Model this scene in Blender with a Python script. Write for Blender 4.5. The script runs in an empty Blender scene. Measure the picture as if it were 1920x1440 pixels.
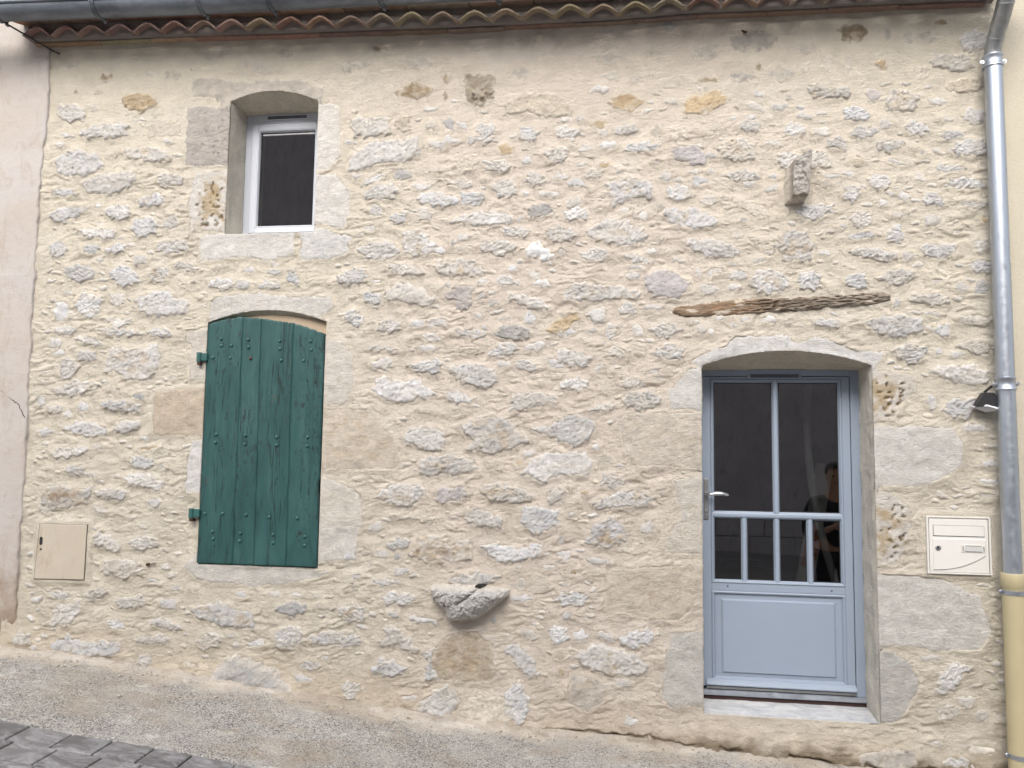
import bpy, bmesh, math, random
import numpy as np
from mathutils import Vector, Matrix

# ------------------------------------------------------------------ camera, world, sun
scene = bpy.context.scene
COL = scene.collection
R = math.radians
CAM_Y, CAM_Z = -5.0, 1.7
yaw, pitch, roll = R(8.194), R(4.962), R(0.814)
fw = Vector((-math.sin(yaw) * math.cos(pitch), math.cos(yaw) * math.cos(pitch), math.sin(pitch)))
r0 = Vector((math.cos(yaw), math.sin(yaw), 0))
u0 = r0.cross(fw)
rt = r0 * math.cos(roll) + u0 * math.sin(roll)
up = -r0 * math.sin(roll) + u0 * math.cos(roll)
cam = bpy.data.objects.new('camera', bpy.data.cameras.new('camera'))
COL.objects.link(cam)
mw = Matrix((rt, up, -fw)).transposed().to_4x4()
mw.translation = (0, CAM_Y, CAM_Z)
cam.matrix_world = mw
cam.data.sensor_width = 36
cam.data.lens = 36 * 1511.8 / 1920
cam.data.clip_start = 0.05
cam.data.clip_end = 500
scene.camera = cam

SUN_DIR = Vector((-0.08, -0.90, 0.78)).normalized()
sun_el = math.asin(SUN_DIR.z)
sun_az = math.atan2(SUN_DIR.x, SUN_DIR.y)
world = bpy.data.worlds.new('World')
scene.world = world
world.use_nodes = True
wn = world.node_tree
wn.nodes.clear()
w_out = wn.nodes.new('ShaderNodeOutputWorld')
w_bg = wn.nodes.new('ShaderNodeBackground')
w_sky = wn.nodes.new('ShaderNodeTexSky')
w_sky.sky_type = 'NISHITA'
w_sky.sun_disc = False
w_sky.sun_elevation = sun_el
w_sky.sun_rotation = sun_az
w_sky.air_density = 1.0
w_sky.dust_density = 4.0
w_hsv = wn.nodes.new('ShaderNodeHueSaturation')
w_hsv.inputs['Saturation'].default_value = 0.55      # overcast: the sky's blue washed out
wn.links.new(w_sky.outputs[0], w_hsv.inputs['Color'])
wn.links.new(w_hsv.outputs[0], w_bg.inputs['Color'])
w_bg.inputs['Strength'].default_value = 0.15
wn.links.new(w_bg.outputs[0], w_out.inputs[0])

sl = bpy.data.lights.new('sun', 'SUN')
sl.energy = 1.3
sl.angle = R(45)
sl.color = (1.0, 0.985, 0.965)
so = bpy.data.objects.new('sun', sl)
COL.objects.link(so)
so.location = (2, -6, 12)
so.rotation_euler = SUN_DIR.to_track_quat('Z', 'Y').to_euler()

scene.view_settings.view_transform = 'Standard'
scene.view_settings.look = 'None'
scene.view_settings.gamma = 1
scene.view_settings.use_curve_mapping = False
scene.view_settings.exposure = 1.03

# ------------------------------------------------------------------ noise (numpy)
_rs = np.random.RandomState(7)
_perm = np.concatenate([_rs.permutation(256)] * 3)
_ga = _rs.rand(256) * 2 * np.pi
_gx, _gy = np.cos(_ga), np.sin(_ga)


def pn(x, y, seed=0):
    x = np.asarray(x, float) + seed * 17.31
    y = np.asarray(y, float) + seed * 9.73
    xi = np.floor(x).astype(int)
    yi = np.floor(y).astype(int)
    xf, yf = x - xi, y - yi
    xi &= 255
    yi &= 255
    u = xf * xf * xf * (xf * (xf * 6 - 15) + 10)
    v = yf * yf * yf * (yf * (yf * 6 - 15) + 10)

    def g(ix, iy, dx, dy):
        h = _perm[_perm[ix & 255] + (iy & 255)]
        return _gx[h] * dx + _gy[h] * dy
    a = g(xi, yi, xf, yf)
    b = g(xi + 1, yi, xf - 1, yf)
    c = g(xi, yi + 1, xf, yf - 1)
    d = g(xi + 1, yi + 1, xf - 1, yf - 1)
    return 1.45 * ((a + (b - a) * u) + ((c + (d - c) * u) - (a + (b - a) * u)) * v)


def fbm(x, y, octv=4, seed=0, gain=0.5, ridge=False):
    s = 0.0
    a = 1.0
    f = 1.0
    for o in range(octv):
        n = pn(np.asarray(x) * f, np.asarray(y) * f, seed + o * 3)
        if ridge:
            n = 1 - 2 * np.abs(n)
        s = s + a * n
        a *= gain
        f *= 2.03
    return s


def sst(a, b, x):
    t = np.clip((x - a) / (b - a), 0, 1)
    return t * t * (3 - 2 * t)


def lerp(a, b, t):
    return a + (b - a) * t

# ------------------------------------------------------------------ object helpers
WLOC = {}


def link(o, parent=None, loc=(0, 0, 0)):
    COL.objects.link(o)
    loc = Vector(loc)
    if parent is not None:
        o.parent = parent
        o.location = loc - WLOC[parent.name]
    else:
        o.location = loc
    WLOC[o.name] = loc
    return o


def empty(name, loc, parent=None):
    o = bpy.data.objects.new(name, None)
    o.empty_display_size = 0.2
    return link(o, parent, loc)


def tag(o, label=None, cat=None, group=None, kind=None):
    if label:
        o['label'] = label
    if cat:
        o['category'] = cat
    if group:
        o['group'] = group
    if kind:
        o['kind'] = kind
    return o


def mesh_np(name, V, F, mat, parent=None, smooth=False, tint=None, loc=None, label=None, Q=None):
    """V (n,3) world coords, F (m,4) quads or list of index lists"""
    V = np.asarray(V, float)
    if loc is None:
        loc = ((V[:, 0].min() + V[:, 0].max()) / 2, (V[:, 1].min() + V[:, 1].max()) / 2, V[:, 2].min())
    me = bpy.data.meshes.new(name)
    P = (V - np.array(loc)).astype(np.float32)
    if isinstance(F, np.ndarray):
        k = F.shape[1]
        me.vertices.add(len(P))
        me.vertices.foreach_set('co', P.ravel())
        me.loops.add(F.size)
        me.loops.foreach_set('vertex_index', F.astype(np.int32).ravel())
        me.polygons.add(len(F))
        me.polygons.foreach_set('loop_start', np.arange(0, F.size, k, dtype=np.int32))
        me.update(calc_edges=True)
        me.validate()
    else:
        me.from_pydata([tuple(p) for p in P], [], F)
        me.update()
    if tint is not None:
        at = me.attributes.new('tint', 'FLOAT_COLOR', 'POINT')
        c = np.ones((len(P), 4), np.float32)
        c[:, :3] = tint
        at.data.foreach_set('color', c.ravel())
    if smooth:
        me.polygons.foreach_set('use_smooth', np.ones(len(me.polygons), bool))
    me.materials.append(mat)
    o = bpy.data.objects.new(name, me)
    link(o, parent, loc)
    if label:
        o['label'] = label
    return o


def obj_bm(name, bm, mat, parent=None, smooth=False, loc=None, label=None, angle=None):
    """bm in world coordinates"""
    bmesh.ops.recalc_face_normals(bm, faces=bm.faces)
    if loc is None:
        xs = [v.co.x for v in bm.verts]
        ys = [v.co.y for v in bm.verts]
        zs = [v.co.z for v in bm.verts]
        loc = ((min(xs) + max(xs)) / 2, (min(ys) + max(ys)) / 2, min(zs))
    bmesh.ops.translate(bm, verts=bm.verts, vec=-Vector(loc))
    me = bpy.data.meshes.new(name)
    if smooth:
        for f in bm.faces:
            f.smooth = True
        if angle:
            for e in bm.edges:
                if len(e.link_faces) == 2 and e.calc_face_angle(0) > angle:
                    e.smooth = False
    bm.to_mesh(me)
    bm.free()
    me.materials.append(mat)
    o = bpy.data.objects.new(name, me)
    link(o, parent, loc)
    if label:
        o['label'] = label
    return o


def box(bm, x0, x1, y0, y1, z0, z1, bev=0.0, seg=1):
    vs = [bm.verts.new((x, y, z)) for z in (z0, z1) for y in (y0, y1) for x in (x0, x1)]
    fs = [(0, 2, 3, 1), (4, 5, 7, 6), (0, 1, 5, 4), (2, 6, 7, 3), (0, 4, 6, 2), (1, 3, 7, 5)]
    faces = [bm.faces.new([vs[i] for i in f]) for f in fs]
    if bev > 0:
        es = set(e for f in faces for e in f.edges)
        bmesh.ops.bevel(bm, geom=list(es), offset=bev, segments=seg, affect='EDGES', profile=0.6)
    return vs


def tube(bm, pts, rad, n=12, cap=True):
    """swept round tube; rad a number or list"""
    pts = [Vector(p) for p in pts]
    if not hasattr(rad, '__len__'):
        rad = [rad] * len(pts)
    rings = []
    up_ = Vector((0, 0, 1))
    for i, p in enumerate(pts):
        t = (pts[min(i + 1, len(pts) - 1)] - pts[max(i - 1, 0)]).normalized()
        a = t.cross(Vector((1, 0, 0)))
        if a.length < 0.2:
            a = t.cross(up_)
        a.normalize()
        b = t.cross(a)
        rings.append([bm.verts.new(p + (a * math.cos(k * 2 * math.pi / n) + b * math.sin(k * 2 * math.pi / n)) * rad[i]) for k in range(n)])
    for i in range(len(rings) - 1):
        for k in range(n):
            bm.faces.new((rings[i][k], rings[i][(k + 1) % n], rings[i + 1][(k + 1) % n], rings[i + 1][k]))
    if cap:
        bm.faces.new(rings[0][::-1])
        bm.faces.new(rings[-1])
    return rings


def strip(bm, prof, axis, a, b):
    """prism: profile list of (p,q) swept along axis 'x' from a to b ((p,q)=(y,z)) or 'z' ((p,q)=(x,y)).
       a,b may be functions of the profile point for mitres"""
    fa = a if callable(a) else (lambda p: a)
    fb = b if callable(b) else (lambda p: b)
    A, B = [], []
    for p in prof:
        if axis == 'x':
            A.append(bm.verts.new((fa(p), p[0], p[1])))
            B.append(bm.verts.new((fb(p), p[0], p[1])))
        else:
            A.append(bm.verts.new((p[0], p[1], fa(p))))
            B.append(bm.verts.new((p[0], p[1], fb(p))))
    n = len(prof)
    for i in range(n):
        bm.faces.new((A[i], A[(i + 1) % n], B[(i + 1) % n], B[i]))
    bm.faces.new(A[::-1])
    bm.faces.new(B)


def grid_faces(nu, nv):
    i = np.arange(nu * nv).reshape(nv, nu)
    return np.stack([i[:-1, :-1], i[:-1, 1:], i[1:, 1:], i[1:, :-1]], -1).reshape(-1, 4)

# ------------------------------------------------------------------ materials


class NT:
    def __init__(self, name):
        self.m = bpy.data.materials.new(name)
        self.m.use_nodes = True
        self.t = self.m.node_tree
        self.t.nodes.clear()
        self.out = self.n('ShaderNodeOutputMaterial')

    def n(self, typ, **kw):
        nd = self.t.nodes.new(typ)
        for k, v in kw.items():
            setattr(nd, k, v)
        return nd

    def l(self, a, b):
        self.t.links.new(a, b)

    def set(self, nd, **kw):
        for k, v in kw.items():
            nd.inputs[k.replace('_', ' ')].default_value = v
        return nd

    def pos(self, sx=1, sy=1, sz=1):
        g = self.n('ShaderNodeNewGeometry')
        m = self.n('ShaderNodeMapping')
        m.inputs['Scale'].default_value = (sx, sy, sz)
        self.l(g.outputs['Position'], m.inputs['Vector'])
        return m.outputs[0]

    def noise(self, vec, scale, detail=4, rough=0.55, dist=0.0):
        nd = self.n('ShaderNodeTexNoise')
        self.set(nd, Scale=scale, Detail=detail, Roughness=rough, Distortion=dist)
        self.l(vec, nd.inputs['Vector'])
        return nd.outputs['Fac']

    def vor(self, vec, scale, feature='F1', rnd=1.0, out='Distance'):
        nd = self.n('ShaderNodeTexVoronoi', feature=feature)
        nd.inputs['Scale'].default_value = scale
        nd.inputs['Randomness'].default_value = rnd
        self.l(vec, nd.inputs['Vector'])
        return nd.outputs[out]

    def ramp(self, fac, stops):
        nd = self.n('ShaderNodeValToRGB')
        cr = nd.color_ramp
        while len(cr.elements) < len(stops):
            cr.elements.new(0.5)
        for e, (p, c) in zip(cr.elements, stops):
            e.position = p
            e.color = c if len(c) == 4 else (*c, 1)
        self.l(fac, nd.inputs[0])
        return nd.outputs[0]

    def fr(self, fac, a, b, c=0.0, d=1.0):
        nd = self.n('ShaderNodeMapRange')
        for i, v in enumerate((a, b, c, d)):
            nd.inputs[1 + i].default_value = v
        self.l(fac, nd.inputs[0])
        return nd.outputs[0]

    def mix(self, fac, a, b, blend='MIX'):
        nd = self.n('ShaderNodeMix', data_type='RGBA', blend_type=blend)
        for s, v in ((0, fac), (6, a), (7, b)):
            if hasattr(v, 'links'):
                self.l(v, nd.inputs[s])
            else:
                nd.inputs[s].default_value = v if s == 0 else (v if len(v) == 4 else (*v, 1))
        return nd.outputs[2]

    def math(self, op, a, b=0.0):
        nd = self.n('ShaderNodeMath', operation=op)
        for s, v in ((0, a), (1, b)):
            if hasattr(v, 'links'):
                self.l(v, nd.inputs[s])
            else:
                nd.inputs[s].default_value = v
        return nd.outputs[0]

    def attr(self, name):
        nd = self.n('ShaderNodeAttribute')
        nd.attribute_name = name
        return nd.outputs['Color']

    def bump(self, h, strength, dist, prev=None):
        nd = self.n('ShaderNodeBump')
        nd.inputs['Strength'].default_value = strength
        nd.inputs['Distance'].default_value = dist
        self.l(h, nd.inputs['Height'])
        if prev is not None:
            self.l(prev, nd.inputs['Normal'])
        return nd.outputs[0]

    def bsdf(self, color, rough=0.6, metal=0.0, normal=None, spec=0.5, coat=0.0):
        b = self.n('ShaderNodeBsdfPrincipled')
        for k, v in (('Base Color', color), ('Roughness', rough), ('Metallic', metal), ('Specular IOR Level', spec), ('Coat Weight', coat)):
            if hasattr(v, 'links'):
                self.l(v, b.inputs[k])
            else:
                b.inputs[k].default_value = (*v, 1) if (k == 'Base Color' and len(v) == 3) else v
        if normal is not None:
            self.l(normal, b.inputs['Normal'])
        self.l(b.outputs[0], self.out.inputs[0])
        return self.m


def m_mortar():
    k = NT('lime_mortar')
    p = k.pos()
    ps = k.pos(1, 1, 2.2)
    c = k.attr('tint')
    n1 = k.noise(p, 9, 5, 0.6)
    n2 = k.noise(p, 160, 3, 0.7)
    c = k.mix(1.0, c, k.ramp(n1, [(0.25, (0.90, 0.89, 0.87)), (0.75, (1.07, 1.06, 1.05))]), 'MULTIPLY')
    c = k.mix(1.0, c, k.ramp(n2, [(0.3, (0.93, 0.92, 0.91)), (0.7, (1.05, 1.05, 1.05))]), 'MULTIPLY')
    h1 = k.noise(ps, 62, 5, 0.62, 1.2)
    h2 = k.noise(p, 230, 3, 0.7)
    b = k.bump(h1, 1.0, 0.016)
    b = k.bump(h2, 0.9, 0.005, b)
    return k.bsdf(c, 0.93, 0, b, 0.25)


def m_stone(name, s1, b1, s2, b2, an=1.6, pits=0.0, grain=0.16):
    k = NT(name)
    p = k.pos()
    ps = k.pos(1, 1, an)
    c = k.attr('tint')
    n1 = k.noise(ps, 38, 6, 0.65, 0.6)
    g = grain
    c = k.mix(1.0, c, k.ramp(n1, [(0.28, (1 - 1.5 * g, 1 - 1.55 * g, 1 - 1.6 * g)), (0.72, (1 + g, 1 + g, 1 + g))]), 'MULTIPLY')
    h1 = k.noise(ps, s1, 6, 0.65, 0.8)
    h2 = k.noise(p, s2, 3, 0.7)
    b = k.bump(h1, 1.0, b1)
    b = k.bump(h2, 0.8, b2, b)
    if pits > 0:
        v = k.vor(p, 75)
        m = k.noise(p, 14, 3, 0.6)
        hole = k.math('MULTIPLY', k.fr(v, 0.0, 0.33, 1, 0), k.fr(m, 0.46, 0.6, 0, 1))
        b = k.bump(hole, pits, -0.008, b)
    return k.bsdf(c, 0.92, 0, b, 0.25)


def m_plaster(name, base, alt, dirt, b=0.004, sc=60, zdirt=None, amount=0.5):
    k = NT(name)
    p = k.pos()
    n1 = k.noise(p, 2.6, 6, 0.62, 0.4)
    c = k.mix(k.fr(n1, 0.38, 0.66), base, alt)
    n2 = k.noise(k.pos(1.6, 1, 0.6), 5, 7, 0.72, 0.8)
    c = k.mix(k.math('MULTIPLY', k.fr(n2, 0.52, 0.72), amount), c, dirt)
    if zdirt:
        g = k.n('ShaderNodeNewGeometry')
        s = k.n('ShaderNodeSeparateXYZ')
        k.l(g.outputs['Position'], s.inputs[0])
        w = k.math('ADD', s.outputs['Z'], k.fr(k.noise(p, 7, 6, 0.7), 0.2, 0.8, -0.35, 0.35))
        c = k.mix(k.fr(w, zdirt[0], zdirt[1], 0.85, 0), c, zdirt[2])
    n3 = k.noise(p, 190, 3, 0.7)
    c = k.mix(1.0, c, k.ramp(n3, [(0.3, (0.92, 0.92, 0.92)), (0.7, (1.06, 1.06, 1.06))]), 'MULTIPLY')
    bb = k.bump(k.noise(p, sc, 5, 0.6, 0.6), 0.7, b)
    return k.bsdf(c, 0.92, 0, bb, 0.25)


def m_paint(name, col, rough=0.4, var=0.05, bump=0.0006, sc=120):
    k = NT(name)
    p = k.pos()
    n = k.noise(p, 6, 5, 0.6)
    v = var
    c = k.mix(1.0, col, k.ramp(n, [(0.25, (1 - v, 1 - v, 1 - v)), (0.75, (1 + v, 1 + v, 1 + v))]), 'MULTIPLY')
    b = k.bump(k.noise(p, sc, 3, 0.6), 0.5, bump)
    return k.bsdf(c, rough, 0, b, 0.5)


def m_metal(name, col, rough, metal, var=0.15, streak=(6, 6, 1.0)):
    k = NT(name)
    n = k.noise(k.pos(*streak), 4, 6, 0.65, 0.4)
    v = var
    c = k.mix(1.0, col, k.ramp(n, [(0.25, (1 - v, 1 - v, 1 - v)), (0.75, (1 + v, 1 + v, 1 + v))]), 'MULTIPLY')
    r = k.fr(k.noise(k.pos(), 22, 4, 0.6), 0.3, 0.7, rough * 0.85, rough * 1.25)
    return k.bsdf(c, r, metal)


def m_shutter():
    k = NT('old_green_paint')
    p = k.pos()
    ps = k.pos(1, 1, 0.10)
    n = k.noise(k.pos(1, 1, 0.25), 7, 6, 0.65, 0.3)
    c = k.ramp(n, [(0.25, (0.010, 0.043, 0.042)), (0.5, (0.017, 0.070, 0.067)), (0.8, (0.040, 0.110, 0.104))])
    st = k.noise(ps, 46, 6, 0.7, 0.4)
    c = k.mix(k.fr(st, 0.60, 0.75, 0, 0.5), c, (0.018, 0.075, 0.060))
    # flaked spots: bare dark wood
    fl = k.noise(k.pos(1.0, 1, 0.45), 42, 5, 0.72, 0.3)
    ms = k.noise(k.pos(1, 1, 0.3), 4.2, 3, 0.6)
    f = k.math('MULTIPLY', k.fr(fl, 0.575, 0.63), k.fr(ms, 0.42, 0.60))
    c = k.mix(k.math('MULTIPLY', f, 0.9), c, (0.012, 0.014, 0.011))
    c = k.mix(k.fr(k.noise(p, 210, 2, 0.5), 0.70, 0.76, 0, 0.6), c, (0.12, 0.25, 0.21))
    ru = k.math('MULTIPLY', k.fr(k.noise(k.pos(1, 1, .5), 24, 4, .7), .64, .70), k.fr(k.noise(p, 2.7, 2, .5), .50, .62))
    c = k.mix(k.math('MULTIPLY', ru, .7), c, (.13, .06, .03))
    cr = k.noise(k.pos(1, 1, 0.045), 30, 3, 0.6, 0.25)
    crk = k.math('MULTIPLY', k.fr(k.math('ABSOLUTE', k.math('SUBTRACT', cr, 0.5)), 0.004, 0.014, 1, 0), k.fr(k.noise(k.pos(1, 1, .4), 5.5, 3, .6), 0.47, 0.58))
    c = k.mix(k.math('MULTIPLY', crk, 0.85), c, (0.010, 0.014, 0.012))
    fl2 = k.noise(k.pos(1.0, 1, 0.30), 85, 4, 0.7, 0.3)
    ms2 = k.noise(k.pos(1.4, 1, 0.35), 3.1, 3, 0.6)
    f2 = k.math('MULTIPLY', k.fr(fl2, 0.56, 0.62), k.fr(ms2, 0.47, 0.62))
    c = k.mix(k.math('MULTIPLY', f2, 0.8), c, (0.010, 0.022, 0.020))
    b = k.bump(st, 0.7, 0.0035)
    b = k.bump(k.math('ADD', crk, f2), 0.8, -0.003, b)
    b = k.bump(k.noise(p, 130, 4, 0.65), 0.45, 0.0016, b)
    b = k.bump(f, 0.8, -0.002, b)
    return k.bsdf(c, k.fr(n, 0.2, 0.8, 0.42, 0.62), 0, b, 0.45)


def m_terracotta():
    k = NT('terracotta')
    p = k.pos()
    oi = k.n('ShaderNodeObjectInfo')
    c = oi.outputs['Color']
    n = k.noise(p, 16, 6, 0.7, 0.5)
    c = k.mix(1.0, c, k.ramp(n, [(0.25, (0.72, 0.70, 0.68)), (0.7, (1.15, 1.15, 1.15))]), 'MULTIPLY')
    c = k.mix(k.fr(k.noise(p, 7, 6, 0.7), 0.56, 0.74, 0, 0.55), c, (0.30, 0.26, 0.22))
    b = k.bump(k.noise(p, 90, 4, 0.65), 0.6, 0.003)
    return k.bsdf(c, 0.9, 0, b, 0.25)


def m_glass():
    k = NT('window_glass')
    fr = k.n('ShaderNodeFresnel')
    fr.inputs['IOR'].default_value = 2.25
    gl = k.n('ShaderNodeBsdfGlossy')
    gl.inputs['Roughness'].default_value = 0.012
    gl.inputs['Color'].default_value = (0.95, 0.93, 0.93, 1)
    tr = k.n('ShaderNodeBsdfTransparent')
    tr.inputs['Color'].default_value = (0.52, 0.53, 0.53, 1)
    ms = k.n('ShaderNodeMixShader')
    ge = k.n('ShaderNodeNewGeometry')
    k.l(k.math('MULTIPLY', fr.outputs[0], k.math('SUBTRACT', 1.0, ge.outputs['Backfacing'])), ms.inputs[0])
    k.l(tr.outputs[0], ms.inputs[1])
    k.l(gl.outputs[0], ms.inputs[2])
    k.l(ms.outputs[0], k.out.inputs[0])
    return k.m


def m_ground():
    k = NT('washed_concrete')
    p = k.pos()
    g = k.n('ShaderNodeNewGeometry')
    s = k.n('ShaderNodeSeparateXYZ')
    k.l(g.outputs['Position'], s.inputs[0])
    Y = s.outputs['Y']
    # pebbles in a cement paste
    wp = k.n('ShaderNodeVectorMath', operation='ADD')
    nz = k.n('ShaderNodeTexNoise')
    k.set(nz, Scale=40, Detail=2)
    k.l(p, nz.inputs['Vector'])
    sc = k.n('ShaderNodeVectorMath', operation='SCALE')
    sc.inputs['Scale'].default_value = 0.02
    k.l(nz.outputs['Color'], sc.inputs[0])
    k.l(p, wp.inputs[0])
    k.l(sc.outputs[0], wp.inputs[1])
    v = k.n('ShaderNodeTexVoronoi')
    v.inputs['Scale'].default_value = 62
    k.l(wp.outputs[0], v.inputs['Vector'])
    sep = k.n('ShaderNodeSeparateColor')
    k.l(v.outputs['Color'], sep.inputs[0])
    peb = k.ramp(sep.outputs[0], [(0.0, (0.16, 0.155, 0.15)), (0.3, (0.30, 0.29, 0.27)), (0.5, (0.44, 0.42, 0.39)), (0.68, (0.24, 0.23, 0.22)), (0.85, (0.52, 0.50, 0.47)), (1.0, (0.33, 0.27, 0.22))])
    big = k.noise(p, 2.3, 6, 0.65, 0.4)
    paste = k.ramp(big, [(0.25, (0.34, 0.32, 0.285)), (0.5, (0.42, 0.40, 0.365)), (0.75, (0.50, 0.48, 0.44))])
    edge = k.vor(wp.outputs[0], 62, 'DISTANCE_TO_EDGE')
    n9 = k.noise(p, 95, 3, 0.6)
    gap = k.math('MULTIPLY', k.fr(edge, 0.04, 0.14, 1, 0), k.fr(n9, 0.42, 0.54))
    cover = k.fr(v.outputs['Distance'], 0.34, 0.50)
    worn = k.fr(k.noise(p, 3.7, 5, 0.65, 0.3), 0.30, 0.55)
    near = k.fr(k.math('ADD', Y, k.fr(k.noise(p, 4, 5, 0.65), 0.25, 0.75, -0.16, 0.16)), -0.24, -0.05)
    exp_ = k.math('MULTIPLY', worn, k.math('SUBTRACT', 1.0, k.math('MULTIPLY', near, 0.85)))
    fac = k.math('MULTIPLY', k.math('SUBTRACT', 1.0, cover), k.fr(exp_, 0, 1, 0.35, 1.0))
    c = k.mix(fac, paste, peb)
    c = k.mix(k.math('MULTIPLY', gap, k.fr(exp_, 0, 1, 0.35, 1.0)), c, (0.05, 0.047, 0.044))
    c = k.mix(k.math('MULTIPLY', near, 0.55), c, (0.50, 0.43, 0.345))
    # ochre and grey stains
    st = k.noise(k.pos(1.2, 1.2, 1.2), 5.5, 5, 0.7, 0.6)
    c = k.mix(k.fr(st, 0.62, 0.75, 0, 0.45), c, (0.38, 0.24, 0.11))
    st2 = k.noise(k.pos(0.8, 2, 1), 3.1, 6, 0.7, 0.5)
    c = k.mix(k.fr(st2, 0.57, 0.72, 0, 0.5), c, (0.20, 0.18, 0.155))
    st3 = k.noise(k.pos(1, 1.6, 1), 4.6, 4, 0.7, 0.2)
    c = k.mix(k.fr(st3, 0.56, 0.70, 0, 0.55), c, (0.60, 0.575, 0.53))
    st4 = k.noise(k.pos(0.7, 1.3, 1), 2.2, 7, 0.7, 0.8)
    c = k.mix(k.fr(st4, 0.48, 0.66, 0, 0.6), c, (0.30, 0.245, 0.18))
    dj = k.fr(k.math('ADD', Y, k.fr(k.noise(p, 9, 6, 0.7), 0.25, 0.75, -0.10, 0.10)), -0.10, -0.02)
    c = k.mix(k.math('MULTIPLY', dj, k.fr(k.noise(p, 5, 4, 0.6), 0.42, 0.6, 0, 0.6)), c, (0.16, 0.12, 0.08))
    # the street beyond the paving edge: sandy joint fill between the setts
    c = k.mix(k.math('MULTIPLY', k.fr(Y, -1.055, -1.045, 1, 0), k.fr(Y, -2.75, -2.70, 0, 1)), c, k.mix(k.noise(p, 60, 4, 0.7), (0.20, 0.18, 0.155), (0.44, 0.40, 0.35)))  # out-of-view street past this band kept pale to bounce light upward
    hb = k.math('MULTIPLY', k.fr(v.outputs['Distance'], 0.0, 0.5, 1, 0), k.fr(exp_, 0, 1, 0.15, 1))
    b = k.bump(hb, 0.9, 0.006)
    b = k.bump(k.noise(p, 110, 4, 0.7), 0.6, 0.004, b)
    return k.bsdf(c, 0.88, 0, b, 0.3)


def m_sett():
    k = NT('dark_paving_stone')
    p = k.pos()
    oi = k.n('ShaderNodeObjectInfo')
    c = oi.outputs['Color']
    n = k.noise(p, 11, 6, 0.7, 0.6)
    c = k.mix(1.0, c, k.ramp(n, [(0.25, (0.7, 0.7, 0.72)), (0.7, (1.2, 1.2, 1.2))]), 'MULTIPLY')
    # pale cement haze in streaks
    sx = k.noise(k.pos(1, 2.2, 1), 5.0, 8, 0.74, 1.3)
    c = k.mix(k.fr(sx, 0.45, 0.70, 0, 0.85), c, (0.42, 0.42, 0.43))
    b = k.bump(k.noise(p, 55, 5, 0.65), 0.6, 0.004)
    return k.bsdf(c, k.fr(n, 0.2, 0.8, 0.45, 0.72), 0, b, 0.45)


def m_wood():
    k = NT('weathered_oak')
    p = k.pos(0.12, 1, 1)
    c = k.attr('tint')
    n = k.noise(p, 130, 6, 0.7, 0.3)
    c = k.mix(1.0, c, k.ramp(n, [(0.25, (0.45, 0.42, 0.40)), (0.7, (1.2, 1.2, 1.2))]), 'MULTIPLY')
    b = k.bump(n, 1.0, 0.008)
    return k.bsdf(c, 0.9, 0, b, 0.2)


def m_sill():
    k = NT('whitewashed_sill')
    p = k.pos(0.6, 1, 1)
    n = k.noise(p, 12, 7, 0.75, 0.8)
    c = k.ramp(n, [(0.3, (0.30, 0.315, 0.34)), (0.52, (0.48, 0.485, 0.49)), (0.7, (0.62, 0.61, 0.59))])
    b = k.bump(k.noise(k.pos(), 70, 5, 0.7), 0.7, 0.005)
    return k.bsdf(c, 0.85, 0, b, 0.3)


def m_flat(name, col, rough=0.6, metal=0.0, spec=0.5):
    k = NT(name)
    n = k.noise(k.pos(), 35, 4, 0.6)
    c = k.mix(1.0, col, k.ramp(n, [(0.3, (0.92, 0.92, 0.92)), (0.7, (1.06, 1.06, 1.06))]), 'MULTIPLY')
    return k.bsdf(c, rough, metal, None, spec)


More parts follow.
